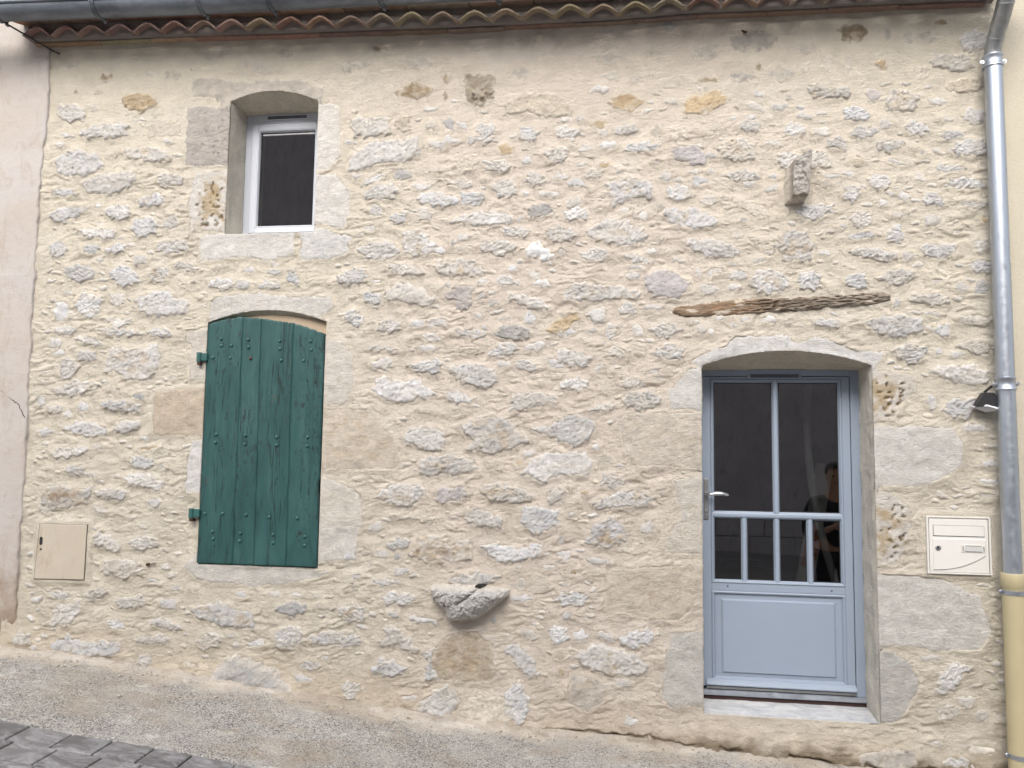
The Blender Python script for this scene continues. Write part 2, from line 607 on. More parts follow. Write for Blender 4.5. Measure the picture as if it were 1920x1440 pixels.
M = dict(
    mortar=m_mortar(),
    rough=m_stone('rubble_stone', 85, 0.013, 240, 0.004, 1.9, 0, 0.14),
    smooth=m_stone('smooth_stone', 60, 0.004, 260, 0.002, 1.2, 0, 0.07),
    dressed=m_stone('dressed_limestone', 60, 0.013, 260, 0.005, 3.6, 0.7, 0.12),
    dark=m_flat('dark_gap', (0.012, 0.010, 0.009), 0.9),
    grey=m_paint('grey_lacquer', (0.265, 0.315, 0.39), 0.38, 0.02, 0.0004),
    winwhite=m_paint('pale_grey_lacquer', (0.53, 0.56, 0.61), 0.38, 0.02, 0.0004),
    gasket=m_flat('black_seal', (0.012, 0.012, 0.013), 0.6),
    glass=m_glass(),
    shutter=m_shutter(),
    iron=m_paint('green_ironwork', (0.024, 0.092, 0.085), 0.5, 0.2, 0.002, 90),
    rust=m_flat('rusty_iron', (0.07, 0.04, 0.025), 0.85),
    zinc=m_metal('new_zinc', (0.46, 0.495, 0.545), 0.42, 1.0, 0.06),
    zincold=m_metal('weathered_zinc', (0.15, 0.168, 0.195), 0.48, 0.55, 0.45, (1, 3, 3)),
    zincneck=m_metal('dull_zinc', (0.36, 0.37, 0.37), 0.42, 0.9, 0.25, (4, 4, 2)),
    steel=m_metal('bright_steel', (0.66, 0.67, 0.68), 0.28, 1.0, 0.05),
    satin=m_metal('satin_plate', (0.33, 0.33, 0.33), 0.42, 0.9, 0.08),
    creampipe=m_paint('cream_pipe_paint', (0.46, 0.40, 0.245), 0.45, 0.06, 0.001),
    cream=m_paint('cream_enamel', (0.66, 0.64, 0.60), 0.38, 0.02, 0.0003),
    beigebox=m_plaster('beige_cover', (0.44, 0.39, 0.315), (0.49, 0.44, 0.36), (0.28, 0.20, 0.12), 0.001, 90, None, 0.6),
    terra=m_terracotta(),
    genmortar=m_plaster('grey_eave_mortar', (0.21, 0.185, 0.17), (0.26, 0.23, 0.205), (0.13, 0.115, 0.105), 0.008, 45),
    pink=m_plaster('pinkish_render', (0.42, 0.375, 0.335), (0.43, 0.405, 0.385), (0.34, 0.275, 0.22), 0.004, 50, (0.55, 1.0, (0.27, 0.205, 0.15)), 0.7),
    creamwall=m_plaster('cream_render', (0.455, 0.415, 0.33), (0.485, 0.445, 0.36), (0.42, 0.37, 0.28), 0.004, 60, None, 0.3),
    opp=m_plaster('grey_brown_render', (0.54, 0.50, 0.505), (0.62, 0.575, 0.57), (0.34, 0.31, 0.31), 0.006, 20, None, 0.8),  # the render's own mottled grey-brown
    room=m_flat('darkened_room', (0.06, 0.055, 0.05), 0.9, 0, 0),  # near-black: the darkness of the rooms is put into the colour
    ground=m_ground(),
    sett=m_sett(),
    wood=m_wood(),
    sill=m_sill(),
    black=m_flat('black_plastic', (0.016, 0.016, 0.018), 0.5),
    lens=m_flat('frosted_lens', (0.55, 0.56, 0.58), 0.25),
    roof=m_plaster('roof_deck', (0.30, 0.15, 0.09), (0.34, 0.19, 0.11), (0.2, 0.12, 0.08), 0.01, 12),
)

# ------------------------------------------------------------------ ground heights
_G = [(-9, .55), (-6, .45), (-4.1, .36), (-3.5, .33), (-3, .272), (-2, .18), (-1.5, .115), (-1, .075), (-.5, .05), (0, .035),
      (.5, .02), (.8, .0), (1.2, -.02), (1.55, -.035), (2.1, -.05), (4, -.12), (9, -.3)]
_GX = np.array([a for a, _ in _G], float)
_GZ = np.array([b for _, b in _G], float)


def gz(x, y):
    return np.interp(x, _GX, _GZ) + 0.03 * np.clip(y, -3, 0)

# ------------------------------------------------------------------ openings of the facade (metres)


def arch_door(x):
    return 2.2525 + 0.0885 * (1 - ((x - 0.9375) / 0.4935) ** 2)


def arch_win(x):
    return 4.058 - 0.0258 * (x + 2.372) / 0.63 + 0.076 * (1 - ((x + 2.3745) / 0.3155) ** 2)


def arch_shut(x):
    return 2.547 + 0.078 * (1 - ((x + 2.3655) / 0.4135) ** 2)


OPEN = [
    dict(n='door', x0=0.444, x1=1.431, z0=0.197, arch=arch_door, depth=0.28, ztop=2.252, zb=0.205),
    dict(n='window', x0=-2.690, x1=-2.059, z0=3.147, arch=arch_win, depth=0.25, ztop=4.072, zb=3.150),
    dict(n='shutter', x0=-2.779, x1=-1.952, z0=0.957, arch=arch_shut, depth=0.10, ztop=2.56, zb=0.960),
]


def near_open(x, z):
    """distance to the nearest opening outline (outside positive), clamped point and inside flag"""
    D = np.full(x.shape, 9.0)
    cx, cz = x.copy(), z.copy()
    ins_any = np.zeros(x.shape, bool)
    for o in OPEN:
        zt = o['arch'](np.clip(x, o['x0'], o['x1']))
        dl, dr, db, dt = x - o['x0'], o['x1'] - x, z - o['z0'], zt - z
        ins = (dl > 0) & (dr > 0) & (db > 0) & (dt > 0)
        m = np.minimum(np.minimum(dl, dr), np.minimum(db, dt))
        ox = np.maximum(np.maximum(-dl, -dr), 0)
        oz = np.maximum(np.maximum(-db, -dt), 0)
        D = np.minimum(D, np.where(ins, -m, np.hypot(ox, oz)))
        if ins.any():
            k = np.argmin(np.stack([dl, dr, db, dt]), 0)
            cx = np.where(ins & (k == 0), o['x0'], np.where(ins & (k == 1), o['x1'], cx))
            cz = np.where(ins & (k == 2), o['z0'], np.where(ins & (k == 3), zt, cz))
            ins_any |= ins
    return D, cx, cz, ins_any

# ------------------------------------------------------------------ stones (metres on the wall face, in mm): kind x z x z ...
STONES = """
d2 1416 1041 1574 1048 1783 1032 1987 930 2044 739 1977 626 1719 614 1636 632 1424 626;
d7 -1951 1979 -1674 1981 -1594 1909 -1476 1798 -1432 1614 -1476 1586 -1954 1578;d8 -74 1931 56 1970 440 1972 441 1621 266 1636 10 1623 -56 1850;
d2 1426 1896 1703 1901 1872 1883 1925 1802 1910 1668 1779 1574 1672 1541 1426 1534;d8 -163 776 -82 989 57 1040 442 1070 442 939 309 716 149 720 11 749;
d1 -3010 4052 -2675 4047 -2662 3620 -2999 3629;d6 -3144 2090 -2767 2122 -2767 1794 -3134 1787 -3155 1910;
d4 -2929 3592 -2672 3586 -2686 3156 -2947 3173 -2971 3363;
d5 -2771 2694 -2717 2727 -2429 2749 -2224 2720 -1928 2716 -1903 2644 -1949 2551 -2125 2602 -2355 2624 -2560 2613 -2682 2581 -2775 2552;
d2 -2877 3138 -2202 3131 -2189 2996 -2383 2951 -2549 2987 -2854 2954;
u -1191 489 -1131 563 -1034 608 -912 622 -813 509 -793 392 -816 310 -1027 305 -1174 303 -1213 406;
d3 -2985 4256 -2777 4252 -2676 4212 -2465 4228 -2173 4202 -2026 4123 -2043 4043 -2113 4094 -2363 4127 -2601 4126 -2719 4079 -2813 4109 -2978 4128;
d2 385 2284 443 2328 582 2378 640 2440 789 2433 947 2444 1003 2385 1115 2434 1204 2407 1346 2348 1512 2336 1476 2264 1424 2249 1279 2299 1125 2329 946 2340 788 2336 639 2313 524 2283 448 2257;
da 217 511 263 651 365 672 442 668 441 252 262 220 194 272;
g2 -2655 225 -2587 338 -2497 389 -2378 387 -2231 320 -2070 196 -2049 136 -2355 159 -2540 181;
d5 -2873 940 -2772 950 -1957 949 -1863 940 -1942 886 -2227 839 -2371 821 -2545 840 -2652 836 -2788 868;
d5 -1956 1562 -1887 1532 -1677 1440 -1660 1315 -1663 1217 -1747 1221 -1950 1112;d2 -2045 3540 -1930 3542 -1819 3419 -1811 3275 -1850 3147 -2062 3148;
x -3511 2283 -3474 2383 -3287 2366 -3148 2405 -3094 2315 -3151 2210 -3232 2151 -3361 2170 -3421 2221 -3521 2217;
d4 1421 1501 1511 1509 1618 1436 1636 1314 1565 1099 1429 1094;d5 -1945 2429 -1852 2426 -1767 2324 -1749 2159 -1799 2005 -1946 2005;
x -1072 1864 -936 1926 -861 1937 -737 1916 -687 1843 -599 1784 -710 1732 -833 1700 -1006 1728 -945 1780;
da 1427 602 1510 608 1605 546 1653 430 1587 295 1499 194 1430 224;
w -1843 3566 -1806 3657 -1688 3739 -1371 3761 -1353 3679 -1446 3601 -1617 3597 -1816 3545;d5 -1963 1391 -1955 1243 -1696 1237 -1701 1008 -1956 995;
d2 -2036 4022 -1917 4020 -1891 3660 -1958 3567 -2039 3552;d4 1427 2241 1540 2220 1679 2188 1668 2106 1599 2023 1554 1932 1426 1922;
w -647 1579 -612 1651 -479 1716 -263 1716 -200 1634 -238 1572 -381 1581 -537 1530;d9 266 1560 440 1607 442 1194 345 1191;
d2 -2165 3127 -1822 3118 -1803 3000 -1937 2962 -2149 2953;
w -3626 3689 -3627 3637 -3692 3614 -3752 3589 -3881 3593 -3957 3604 -3967 3652 -3996 3693 -3958 3731 -3897 3767 -3804 3777 -3755 3759 -3655 3742;
x -319 494 -197 561 -81 553 34 513 128 461 103 401 -92 386 -243 431;b -805 3890 -780 3980 -654 4032 -465 4016 -351 3907 -376 3857 -513 3876 -716 3912;
x2 -1360 1053 -1319 1150 -1244 1191 -1144 1155 -1094 1131 -1020 1173 -965 1161 -954 1051 -1091 1023 -1240 1018;
w -2907 2636 -2917 2605 -3024 2603 -3095 2599 -3183 2597 -3265 2623 -3309 2689 -3312 2726 -3239 2739 -3161 2765 -3087 2765 -3005 2712 -2925 2696;
d5 -2936 2509 -2773 2515 -2769 2158 -2896 2158 -2909 2262 -2886 2367 -2939 2433;
w -3345 3555 -3358 3524 -3441 3480 -3537 3453 -3618 3463 -3733 3472 -3749 3495 -3766 3538 -3742 3560 -3672 3590 -3545 3599 -3407 3612 -3374 3594;
x2 -3926 1371 -3873 1437 -3758 1449 -3656 1429 -3543 1437 -3552 1360 -3677 1305 -3833 1276 -3915 1313;
x -2805 671 -2619 718 -2511 696 -2363 653 -2353 565 -2465 561 -2639 580 -2762 624;
w -1638 2096 -1576 2184 -1459 2159 -1319 2162 -1266 2110 -1183 2073 -1303 2045 -1404 2020 -1546 2032;
x -272 3104 -162 3176 -65 3180 103 3119 103 3033 -17 3001 -247 3066;
w -596 1869 -493 1869 -384 1943 -252 1946 -190 1896 -216 1812 -323 1754 -444 1798 -577 1845;
w -3780 417 -3663 463 -3548 428 -3284 442 -3277 363 -3445 349 -3761 353;d2 244 2090 372 2245 444 2251 440 1984 255 1981;
d9 213 1160 282 1312 441 1339 442 1121 241 1113;x -403 2713 -343 2774 -209 2774 -64 2757 68 2706 58 2667 -88 2681 -208 2658 -391 2667;
b -672 165 -676 113 -733 90 -816 91 -883 77 -965 106 -1003 148 -974 175 -947 220 -894 235 -793 227 -735 226 -682 187;
y -359 323 -313 390 -196 366 -124 324 -137 222 -241 169 -352 207;x -1317 1577 -1281 1665 -1106 1695 -943 1658 -927 1598 -1103 1568 -1240 1554;
d2 -2855 1760 -2769 1769 -2770 1440 -2816 1411 -2885 1412 -2889 1616;
m 372 2735 353 2694 320 2669 222 2672 181 2668 122 2710 117 2755 96 2799 127 2819 202 2854 266 2840 303 2824 368 2778;
q -1074 4186 -860 4161 -864 4010 -973 3963 -1051 4000;x 887 3026 957 3079 1070 3070 1120 2985 1090 2890 954 2886 898 2942;
x -151 3402 7 3441 151 3404 157 3317 31 3308 -102 3256 -90 3337;
w -1579 2717 -1464 2805 -1385 2781 -1294 2738 -1216 2674 -1279 2634 -1408 2664 -1565 2689;
w -814 2174 -804 2151 -874 2112 -936 2121 -1017 2139 -1059 2166 -1094 2201 -1122 2239 -1084 2255 -1014 2268 -911 2254 -843 2237 -825 2207;
w 1377 2497 1438 2534 1537 2556 1721 2531 1721 2462 1588 2414 1480 2440;w -1828 3918 -1567 3912 -1557 3806 -1689 3778 -1810 3790;
x -1254 1434 -1296 1409 -1335 1369 -1409 1369 -1474 1379 -1532 1391 -1572 1415 -1560 1453 -1509 1481 -1479 1498 -1382 1502 -1315 1501 -1265 1467;
w -1281 132 -1233 207 -1100 274 -1020 230 -1046 124 -1145 93 -1268 109;x2 -248 1167 -201 1276 -83 1329 1 1247 -13 1188 -118 1136 -224 1156;
w -909 1127 -799 1144 -677 1122 -533 1152 -506 1092 -616 1050 -797 1027 -859 1081;x -1459 3122 -1343 3147 -1237 3052 -1210 3000 -1338 2962 -1429 2977;
w -661 1280 -644 1364 -560 1380 -415 1357 -424 1262 -558 1209;
x 559 3128 516 3122 479 3106 419 3098 307 3129 274 3154 214 3196 219 3213 252 3239 338 3228 396 3232 504 3189 548 3167;
w -3444 3904 -3430 3882 -3469 3869 -3567 3852 -3636 3860 -3742 3857 -3796 3878 -3810 3915 -3743 3927 -3684 3951 -3611 3960 -3485 3949 -3441 3941;
x -889 2869 -928 2842 -1005 2834 -1042 2831 -1139 2834 -1196 2856 -1255 2890 -1214 2907 -1214 2933 -1107 2940 -1060 2949 -974 2939 -926 2899;
w -1127 1775 -1146 1752 -1154 1720 -1262 1722 -1338 1745 -1382 1770 -1420 1791 -1392 1823 -1372 1848 -1308 1863 -1231 1856 -1135 1829 -1140 1794;
x -3107 3701 -3111 3679 -3154 3670 -3239 3669 -3312 3681 -3407 3701 -3458 3733 -3478 3759 -3422 3773 -3341 3782 -3260 3784 -3176 3752 -3115 3725;
fg 919 4298 891 4258 868 4237 800 4227 712 4237 660 4263 637 4300 615 4322 690 4346 732 4366 776 4354 842 4356 898 4330;
x -219 1401 -96 1470 33 1499 152 1452 138 1403 -25 1387 -178 1372;w -1163 3191 -985 3251 -807 3252 -719 3205 -768 3168 -932 3153 -1022 3175;
o 636 3944 604 3904 572 3885 525 3866 419 3836 361 3842 351 3863 356 3906 337 3922 416 3963 471 3974 567 3983 582 3956;
w -749 245 -666 320 -594 242 -575 152 -639 72 -723 120;
w -3157 909 -3175 885 -3246 857 -3286 854 -3369 860 -3427 872 -3458 895 -3453 919 -3434 949 -3370 971 -3308 963 -3218 967 -3187 950;
w 681 2941 665 2924 623 2916 550 2921 460 2941 382 2977 348 3008 340 3034 413 3040 453 3038 575 3022 621 3006 661 2969;
y 1602 17 1595 -7 1524 -24 1456 -37 1387 -24 1336 -13 1279 8 1296 38 1328 57 1405 70 1456 68 1547 76 1605 55;
w -1468 3005 -1476 2971 -1546 2955 -1605 2948 -1652 2944 -1719 2976 -1758 3001 -1749 3025 -1684 3051 -1678 3075 -1590 3071 -1524 3056 -1500 3040;
x -574 1434 -625 1413 -647 1398 -732 1407 -783 1414 -877 1425 -914 1454 -919 1483 -866 1508 -808 1506 -713 1504 -615 1480 -612 1458;
w 2074 2193 2056 2166 2034 2141 1940 2147 1867 2164 1804 2189 1760 2214 1772 2236 1826 2255 1899 2250 1948 2260 2021 2242 2078 2209;
x 968 2745 941 2709 902 2697 853 2691 805 2688 762 2721 747 2744 745 2788 767 2821 821 2842 884 2828 921 2830 937 2787;
o -3235 4093 -3246 4073 -3304 4052 -3349 4037 -3439 4047 -3478 4081 -3494 4100 -3496 4123 -3489 4154 -3451 4170 -3377 4169 -3305 4152 -3275 4135;
x 777 3584 774 3539 733 3523 665 3516 623 3531 589 3550 551 3598 550 3623 582 3644 625 3661 692 3665 743 3633 782 3600;
w -732 1958 -715 2075 -568 2090 -446 2063 -431 2027 -543 2000 -665 1975;w -3795 528 -3767 645 -3607 690 -3575 666 -3627 560 -3694 513;
w -3570 2677 -3575 2622 -3605 2581 -3684 2601 -3720 2624 -3756 2678 -3739 2720 -3712 2762 -3648 2752 -3570 2727;
w -3828 1838 -3643 1882 -3476 1842 -3449 1800 -3565 1773 -3710 1797;
w -3767 4027 -3782 3994 -3817 3988 -3892 3979 -3937 4001 -3969 4016 -4001 4048 -3989 4069 -3992 4113 -3917 4112 -3870 4106 -3830 4092 -3786 4082;
w -3289 2837 -3308 2826 -3357 2805 -3409 2793 -3457 2822 -3495 2850 -3525 2891 -3522 2912 -3452 2934 -3420 2950 -3365 2923 -3326 2900 -3301 2873;
w -1023 1319 -950 1371 -876 1346 -759 1301 -761 1227 -837 1237 -985 1269;
w -3342 1506 -3253 1546 -3126 1529 -3047 1479 -3064 1419 -3177 1445 -3304 1461;
x -3535 2133 -3581 2099 -3620 2083 -3710 2061 -3772 2048 -3817 2065 -3873 2068 -3874 2096 -3823 2119 -3779 2147 -3720 2157 -3657 2149 -3574 2145;
w -3621 2880 -3634 2862 -3687 2840 -3744 2833 -3794 2853 -3832 2872 -3848 2890 -3862 2917 -3844 2942 -3787 2951 -3740 2963 -3673 2951 -3633 2916;
x 1725 3851 1721 3817 1696 3799 1639 3793 1609 3795 1547 3808 1548 3842 1521 3868 1570 3900 1601 3931 1643 3934 1689 3914 1744 3889;
m -1178 2701 -1103 2774 -976 2761 -985 2684 -1011 2606 -1100 2609 -1075 2660;
f -3055 3897 -3068 3871 -3126 3857 -3169 3852 -3212 3855 -3292 3867 -3282 3893 -3301 3932 -3272 3943 -3236 3969 -3180 3963 -3131 3962 -3097 3935;
w -1660 507 -1683 495 -1720 473 -1787 479 -1868 480 -1953 488 -1988 499 -1979 527 -1936 551 -1881 556 -1798 558 -1739 544 -1669 533;
w -3196 3226 -3183 3176 -3216 3167 -3270 3137 -3312 3149 -3353 3157 -3373 3178 -3382 3216 -3364 3241 -3328 3276 -3277 3277 -3226 3271 -3194 3251;
w -2028 542 -2030 512 -2061 471 -2114 452 -2150 448 -2207 465 -2214 489 -2222 522 -2201 557 -2178 572 -2121 587 -2077 581 -2037 555;
w -753 510 -693 556 -621 516 -549 439 -534 382 -583 349 -650 411;
m 479 3526 460 3517 421 3510 367 3521 305 3541 279 3567 270 3595 278 3623 300 3644 354 3639 414 3631 449 3592 476 3559;
w -1080 3322 -1088 3302 -1154 3294 -1218 3292 -1265 3304 -1330 3324 -1363 3349 -1350 3370 -1311 3384 -1257 3402 -1216 3383 -1149 3370 -1104 3351;
w 200 2043 194 2020 139 2000 105 1982 52 1981 6 1992 -29 2024 -37 2043 7 2075 32 2090 96 2094 158 2097 173 2066;
w -1578 516 -1478 535 -1508 631 -1404 597 -1287 494 -1311 458 -1427 514 -1476 485;
w -1487 3419 -1498 3393 -1527 3356 -1573 3351 -1650 3349 -1673 3355 -1716 3380 -1740 3403 -1689 3424 -1654 3442 -1600 3456 -1527 3451 -1493 3439;
w -227 2283 -241 2246 -290 2249 -348 2249 -375 2262 -436 2271 -440 2315 -437 2332 -419 2362 -376 2362 -317 2345 -270 2331 -217 2304;
w 2154 4213 2149 4180 2115 4155 2067 4161 2035 4145 1994 4159 1983 4201 1968 4233 1989 4247 2028 4274 2071 4282 2111 4275 2153 4241;
w -3756 3342 -3767 3318 -3777 3301 -3834 3287 -3911 3265 -3960 3280 -3988 3289 -4002 3311 -3967 3340 -3951 3354 -3882 3370 -3797 3380 -3754 3364;
w -792 928 -804 916 -842 897 -905 887 -995 883 -1064 895 -1089 907 -1112 927 -1070 940 -1000 952 -907 963 -843 960 -776 947;
w -692 3003 -719 2990 -767 2973 -808 2963 -857 2969 -906 2984 -948 3002 -962 3029 -929 3054 -883 3057 -798 3060 -760 3049 -706 3027;
k -1279 4084 -1283 4056 -1318 4043 -1393 4028 -1424 4036 -1462 4051 -1522 4071 -1497 4098 -1480 4115 -1422 4140 -1364 4138 -1323 4119 -1299 4106;
w -3469 3176 -3474 3158 -3498 3143 -3584 3137 -3676 3151 -3739 3163 -3763 3181 -3772 3203 -3706 3214 -3666 3216 -3605 3216 -3517 3213 -3490 3192;
ok 100 3932 70 3913 48 3896 -12 3882 -43 3884 -87 3905 -105 3932 -128 3955 -77 3981 -49 4000 2 4009 45 3980 76 3967;
w 2055 4058 2022 4045 1995 4040 1957 4037 1886 4050 1841 4074 1808 4107 1835 4123 1846 4143 1907 4149 1966 4135 2014 4117 2029 4089;
w 2020 2022 2018 1982 1964 1964 1944 1948 1877 1950 1838 1957 1811 1982 1822 2002 1831 2032 1866 2051 1934 2053 1988 2056 2004 2042;
w -1356 349 -1370 337 -1414 323 -1443 310 -1530 314 -1569 328 -1587 358 -1565 374 -1537 389 -1522 410 -1432 406 -1412 391 -1345 377;
w -2929 3074 -2948 3055 -2976 3039 -3048 3027 -3118 3032 -3164 3039 -3174 3062 -3180 3076 -3178 3100 -3114 3107 -3044 3118 -3017 3108 -2963 3100;
w 177 639 164 608 122 575 87 572 43 555 -7 564 -29 575 -55 608 -28 625 23 652 68 656 127 675 137 652;
w -3527 1074 -3483 1167 -3395 1103 -3306 1068 -3347 1013 -3490 1047;
w -3380 3310 -3418 3278 -3453 3262 -3521 3279 -3572 3306 -3582 3333 -3552 3363 -3499 3382 -3434 3371 -3395 3351;
w 1227 3214 1244 3195 1189 3163 1149 3151 1063 3139 1045 3155 1023 3172 1007 3188 1025 3220 1058 3229 1128 3239 1172 3237 1225 3232;
x -3235 1980 -3244 1951 -3279 1944 -3379 1949 -3432 1956 -3477 1968 -3518 1991 -3518 2005 -3468 2018 -3445 2030 -3375 2019 -3297 2008 -3234 1994;
o -536 2465 -463 2528 -317 2603 -286 2551 -353 2503 -413 2451;
w -330 3063 -338 3044 -361 3036 -426 3032 -466 3045 -500 3065 -528 3104 -515 3125 -473 3136 -455 3149 -390 3128 -355 3116 -320 3095;
g -607 2460 -627 2437 -671 2431 -717 2416 -767 2419 -820 2443 -843 2461 -816 2489 -809 2498 -761 2513 -703 2518 -672 2511 -637 2482;
w -3711 2257 -3709 2231 -3734 2189 -3776 2163 -3819 2172 -3845 2204 -3852 2256 -3838 2299 -3785 2312 -3724 2294;
w 1927 2942 1921 2913 1879 2895 1830 2878 1802 2888 1741 2903 1734 2936 1725 2959 1737 2977 1792 2982 1831 2984 1898 2972 1932 2958;
m -974 1455 -1000 1437 -1022 1409 -1064 1394 -1116 1390 -1158 1391 -1180 1415 -1199 1441 -1184 1466 -1134 1480 -1073 1491 -1039 1494 -1006 1475;
f 602 4260 579 4235 543 4206 506 4184 462 4189 403 4196 383 4220 404 4238 404 4272 432 4282 489 4288 530 4284 588 4279;
w 2095 3553 2110 3524 2055 3512 2011 3501 1978 3498 1924 3515 1904 3529 1907 3561 1934 3578 1977 3603 2032 3599 2058 3595 2100 3580;
w 1743 390 1757 489 1831 559 1915 529 1848 451 1800 382;
k 1461 4306 1444 4280 1431 4250 1392 4251 1348 4256 1314 4271 1303 4309 1283 4334 1305 4353 1346 4371 1393 4367 1420 4366 1455 4328;
w -3606 1696 -3621 1668 -3653 1652 -3725 1638 -3784 1622 -3833 1628 -3858 1644 -3882 1659 -3852 1676 -3826 1695 -3755 1706 -3698 1707 -3633 1708;
w -3015 3515 -3024 3502 -3068 3486 -3105 3488 -3158 3498 -3188 3525 -3205 3549 -3203 3568 -3192 3587 -3140 3589 -3082 3583 -3057 3569 -2997 3543;
w -1297 2858 -1337 2850 -1376 2838 -1441 2835 -1488 2851 -1521 2864 -1562 2893 -1539 2907 -1526 2929 -1476 2920 -1433 2920 -1371 2913 -1332 2879;
b -970 3584 -978 3544 -1015 3512 -1052 3522 -1093 3527 -1123 3561 -1118 3592 -1072 3643 -1023 3640 -974 3626;
x 1097 4010 1200 3968 1336 3961 1349 3911 1221 3903 1119 3923;
w -2572 489 -2583 459 -2609 444 -2640 421 -2690 422 -2721 426 -2768 447 -2771 464 -2737 495 -2698 520 -2679 535 -2629 515 -2605 512;
w 1592 2899 1559 2895 1525 2879 1465 2893 1405 2905 1321 2929 1315 2941 1334 2958 1369 2970 1396 2970 1477 2958 1541 2940 1583 2920;
x -1631 675 -1627 658 -1671 630 -1704 625 -1753 647 -1776 664 -1797 682 -1801 714 -1762 723 -1738 742 -1701 745 -1640 724 -1644 705;
w -469 2623 -479 2610 -530 2610 -620 2631 -689 2648 -739 2676 -745 2689 -742 2699 -732 2721 -682 2708 -607 2693 -526 2661 -509 2650;
w 906 3550 964 3587 1044 3556 1077 3470 928 3469;
x -3121 3403 -3141 3382 -3157 3365 -3216 3356 -3249 3346 -3302 3364 -3322 3374 -3336 3412 -3288 3422 -3256 3438 -3215 3454 -3179 3432 -3135 3430;
w -708 3385 -723 3361 -771 3351 -820 3341 -852 3384 -874 3422 -841 3452 -797 3464 -747 3454 -716 3421;
w -1680 2851 -1673 2832 -1708 2812 -1744 2797 -1802 2795 -1841 2802 -1860 2822 -1883 2845 -1851 2866 -1822 2885 -1776 2892 -1717 2877 -1698 2864;
f 1031 4099 1021 4073 1007 4054 970 4034 907 4022 880 4038 859 4053 851 4080 857 4100 901 4124 933 4133 973 4127 996 4120;
b 2116 3943 2086 3934 2052 3904 2007 3894 1956 3898 1923 3908 1885 3925 1902 3948 1921 3967 1959 3978 1999 3986 2046 3984 2083 3966;
p -641 3007 -579 3045 -473 2971 -473 2906 -540 2908 -553 2948 -628 2947;
f -2413 4278 -2426 4272 -2461 4256 -2496 4270 -2569 4289 -2593 4316 -2609 4335 -2619 4362 -2579 4364 -2526 4358 -2500 4360 -2458 4332 -2403 4303;
w -3074 1080 -3094 1053 -3134 1039 -3186 1027 -3256 1053 -3269 1073 -3258 1104 -3202 1125 -3140 1115 -3087 1114;
w -1398 2260 -1271 2287 -1194 2299 -1177 2209 -1230 2195 -1320 2220;
w -909 3344 -928 3319 -970 3286 -1015 3294 -1063 3302 -1083 3345 -1072 3379 -1032 3390 -968 3396 -944 3375;
w 1734 2327 1722 2299 1703 2289 1657 2267 1629 2274 1597 2290 1578 2311 1554 2334 1586 2353 1618 2374 1675 2376 1701 2371 1735 2349;
x 346 2330 341 2306 301 2300 268 2286 236 2295 177 2301 164 2323 172 2351 197 2366 225 2378 256 2382 314 2375 357 2358;
p2 -3796 2641 -3801 2593 -3828 2572 -3858 2552 -3893 2595 -3908 2632 -3911 2679 -3882 2713 -3839 2711 -3803 2668;
f -1264 4269 -1289 4256 -1320 4240 -1387 4243 -1441 4243 -1475 4257 -1504 4280 -1514 4293 -1497 4304 -1453 4315 -1373 4309 -1325 4309 -1300 4286;
w -388 3599 -394 3568 -445 3550 -475 3554 -515 3574 -529 3607 -542 3634 -493 3663 -447 3657 -394 3650;
s -3238 1866 -3238 1850 -3270 1820 -3312 1810 -3360 1799 -3397 1797 -3414 1814 -3435 1823 -3410 1852 -3385 1879 -3332 1889 -3299 1895 -3254 1887;
f -470 4407 -473 4393 -508 4381 -564 4369 -657 4356 -686 4367 -730 4375 -711 4393 -696 4409 -667 4423 -598 4427 -509 4430 -477 4417;
w -1691 2867 -1702 2840 -1726 2816 -1764 2811 -1819 2791 -1846 2802 -1884 2807 -1887 2833 -1872 2852 -1826 2873 -1797 2876 -1743 2893 -1690 2888;
w -232 831 -239 815 -257 792 -315 793 -356 786 -390 793 -425 820 -416 840 -400 858 -350 868 -313 870 -270 875 -237 849;
w -3115 705 -3111 687 -3146 680 -3216 661 -3261 658 -3307 660 -3351 671 -3344 695 -3327 704 -3254 721 -3204 736 -3147 738 -3132 722;
w 1676 2787 1655 2769 1648 2755 1607 2738 1540 2742 1521 2755 1479 2765 1474 2783 1515 2800 1553 2828 1601 2832 1642 2819 1669 2810;
w 1158 2779 1143 2734 1120 2703 1084 2711 1036 2729 1017 2763 1037 2807 1079 2823 1120 2839 1151 2798;
w 1871 2629 1875 2616 1823 2601 1777 2612 1717 2623 1680 2626 1652 2646 1668 2671 1688 2686 1736 2680 1785 2682 1841 2665 1870 2653;
x -3079 2892 -3094 2858 -3131 2819 -3176 2823 -3210 2848 -3223 2875 -3233 2901 -3184 2931 -3137 2937 -3088 2913;
w -1304 777 -1333 762 -1372 749 -1408 753 -1494 755 -1508 770 -1543 787 -1518 803 -1507 811 -1471 825 -1412 819 -1355 812 -1309 797;
w 2104 3323 2098 3301 2035 3301 2004 3304 1929 3311 1881 3322 1883 3338 1884 3358 1908 3370 1952 3373 2004 3372 2062 3351 2098 3337;
g -463 3248 -489 3218 -510 3208 -565 3207 -616 3204 -624 3252 -641 3274 -588 3293 -539 3297 -495 3291;w 1067 3580 1203 3550 1230 3476 1111 3459;
w -3251 2474 -3285 2465 -3332 2464 -3413 2458 -3492 2471 -3537 2485 -3563 2497 -3581 2510 -3555 2518 -3471 2519 -3402 2510 -3359 2502 -3292 2489;
w 2119 2352 2092 2341 2079 2316 2022 2313 1986 2330 1942 2338 1906 2366 1927 2376 1957 2396 1995 2400 2029 2397 2068 2392 2095 2369;
w -3853 3065 -3862 3039 -3902 3004 -3942 3017 -3962 3030 -3975 3066 -3980 3102 -3944 3119 -3911 3139 -3867 3112;
w 330 2474 301 2450 275 2441 248 2430 192 2425 160 2445 156 2460 144 2484 179 2502 199 2517 242 2522 287 2505 301 2489;
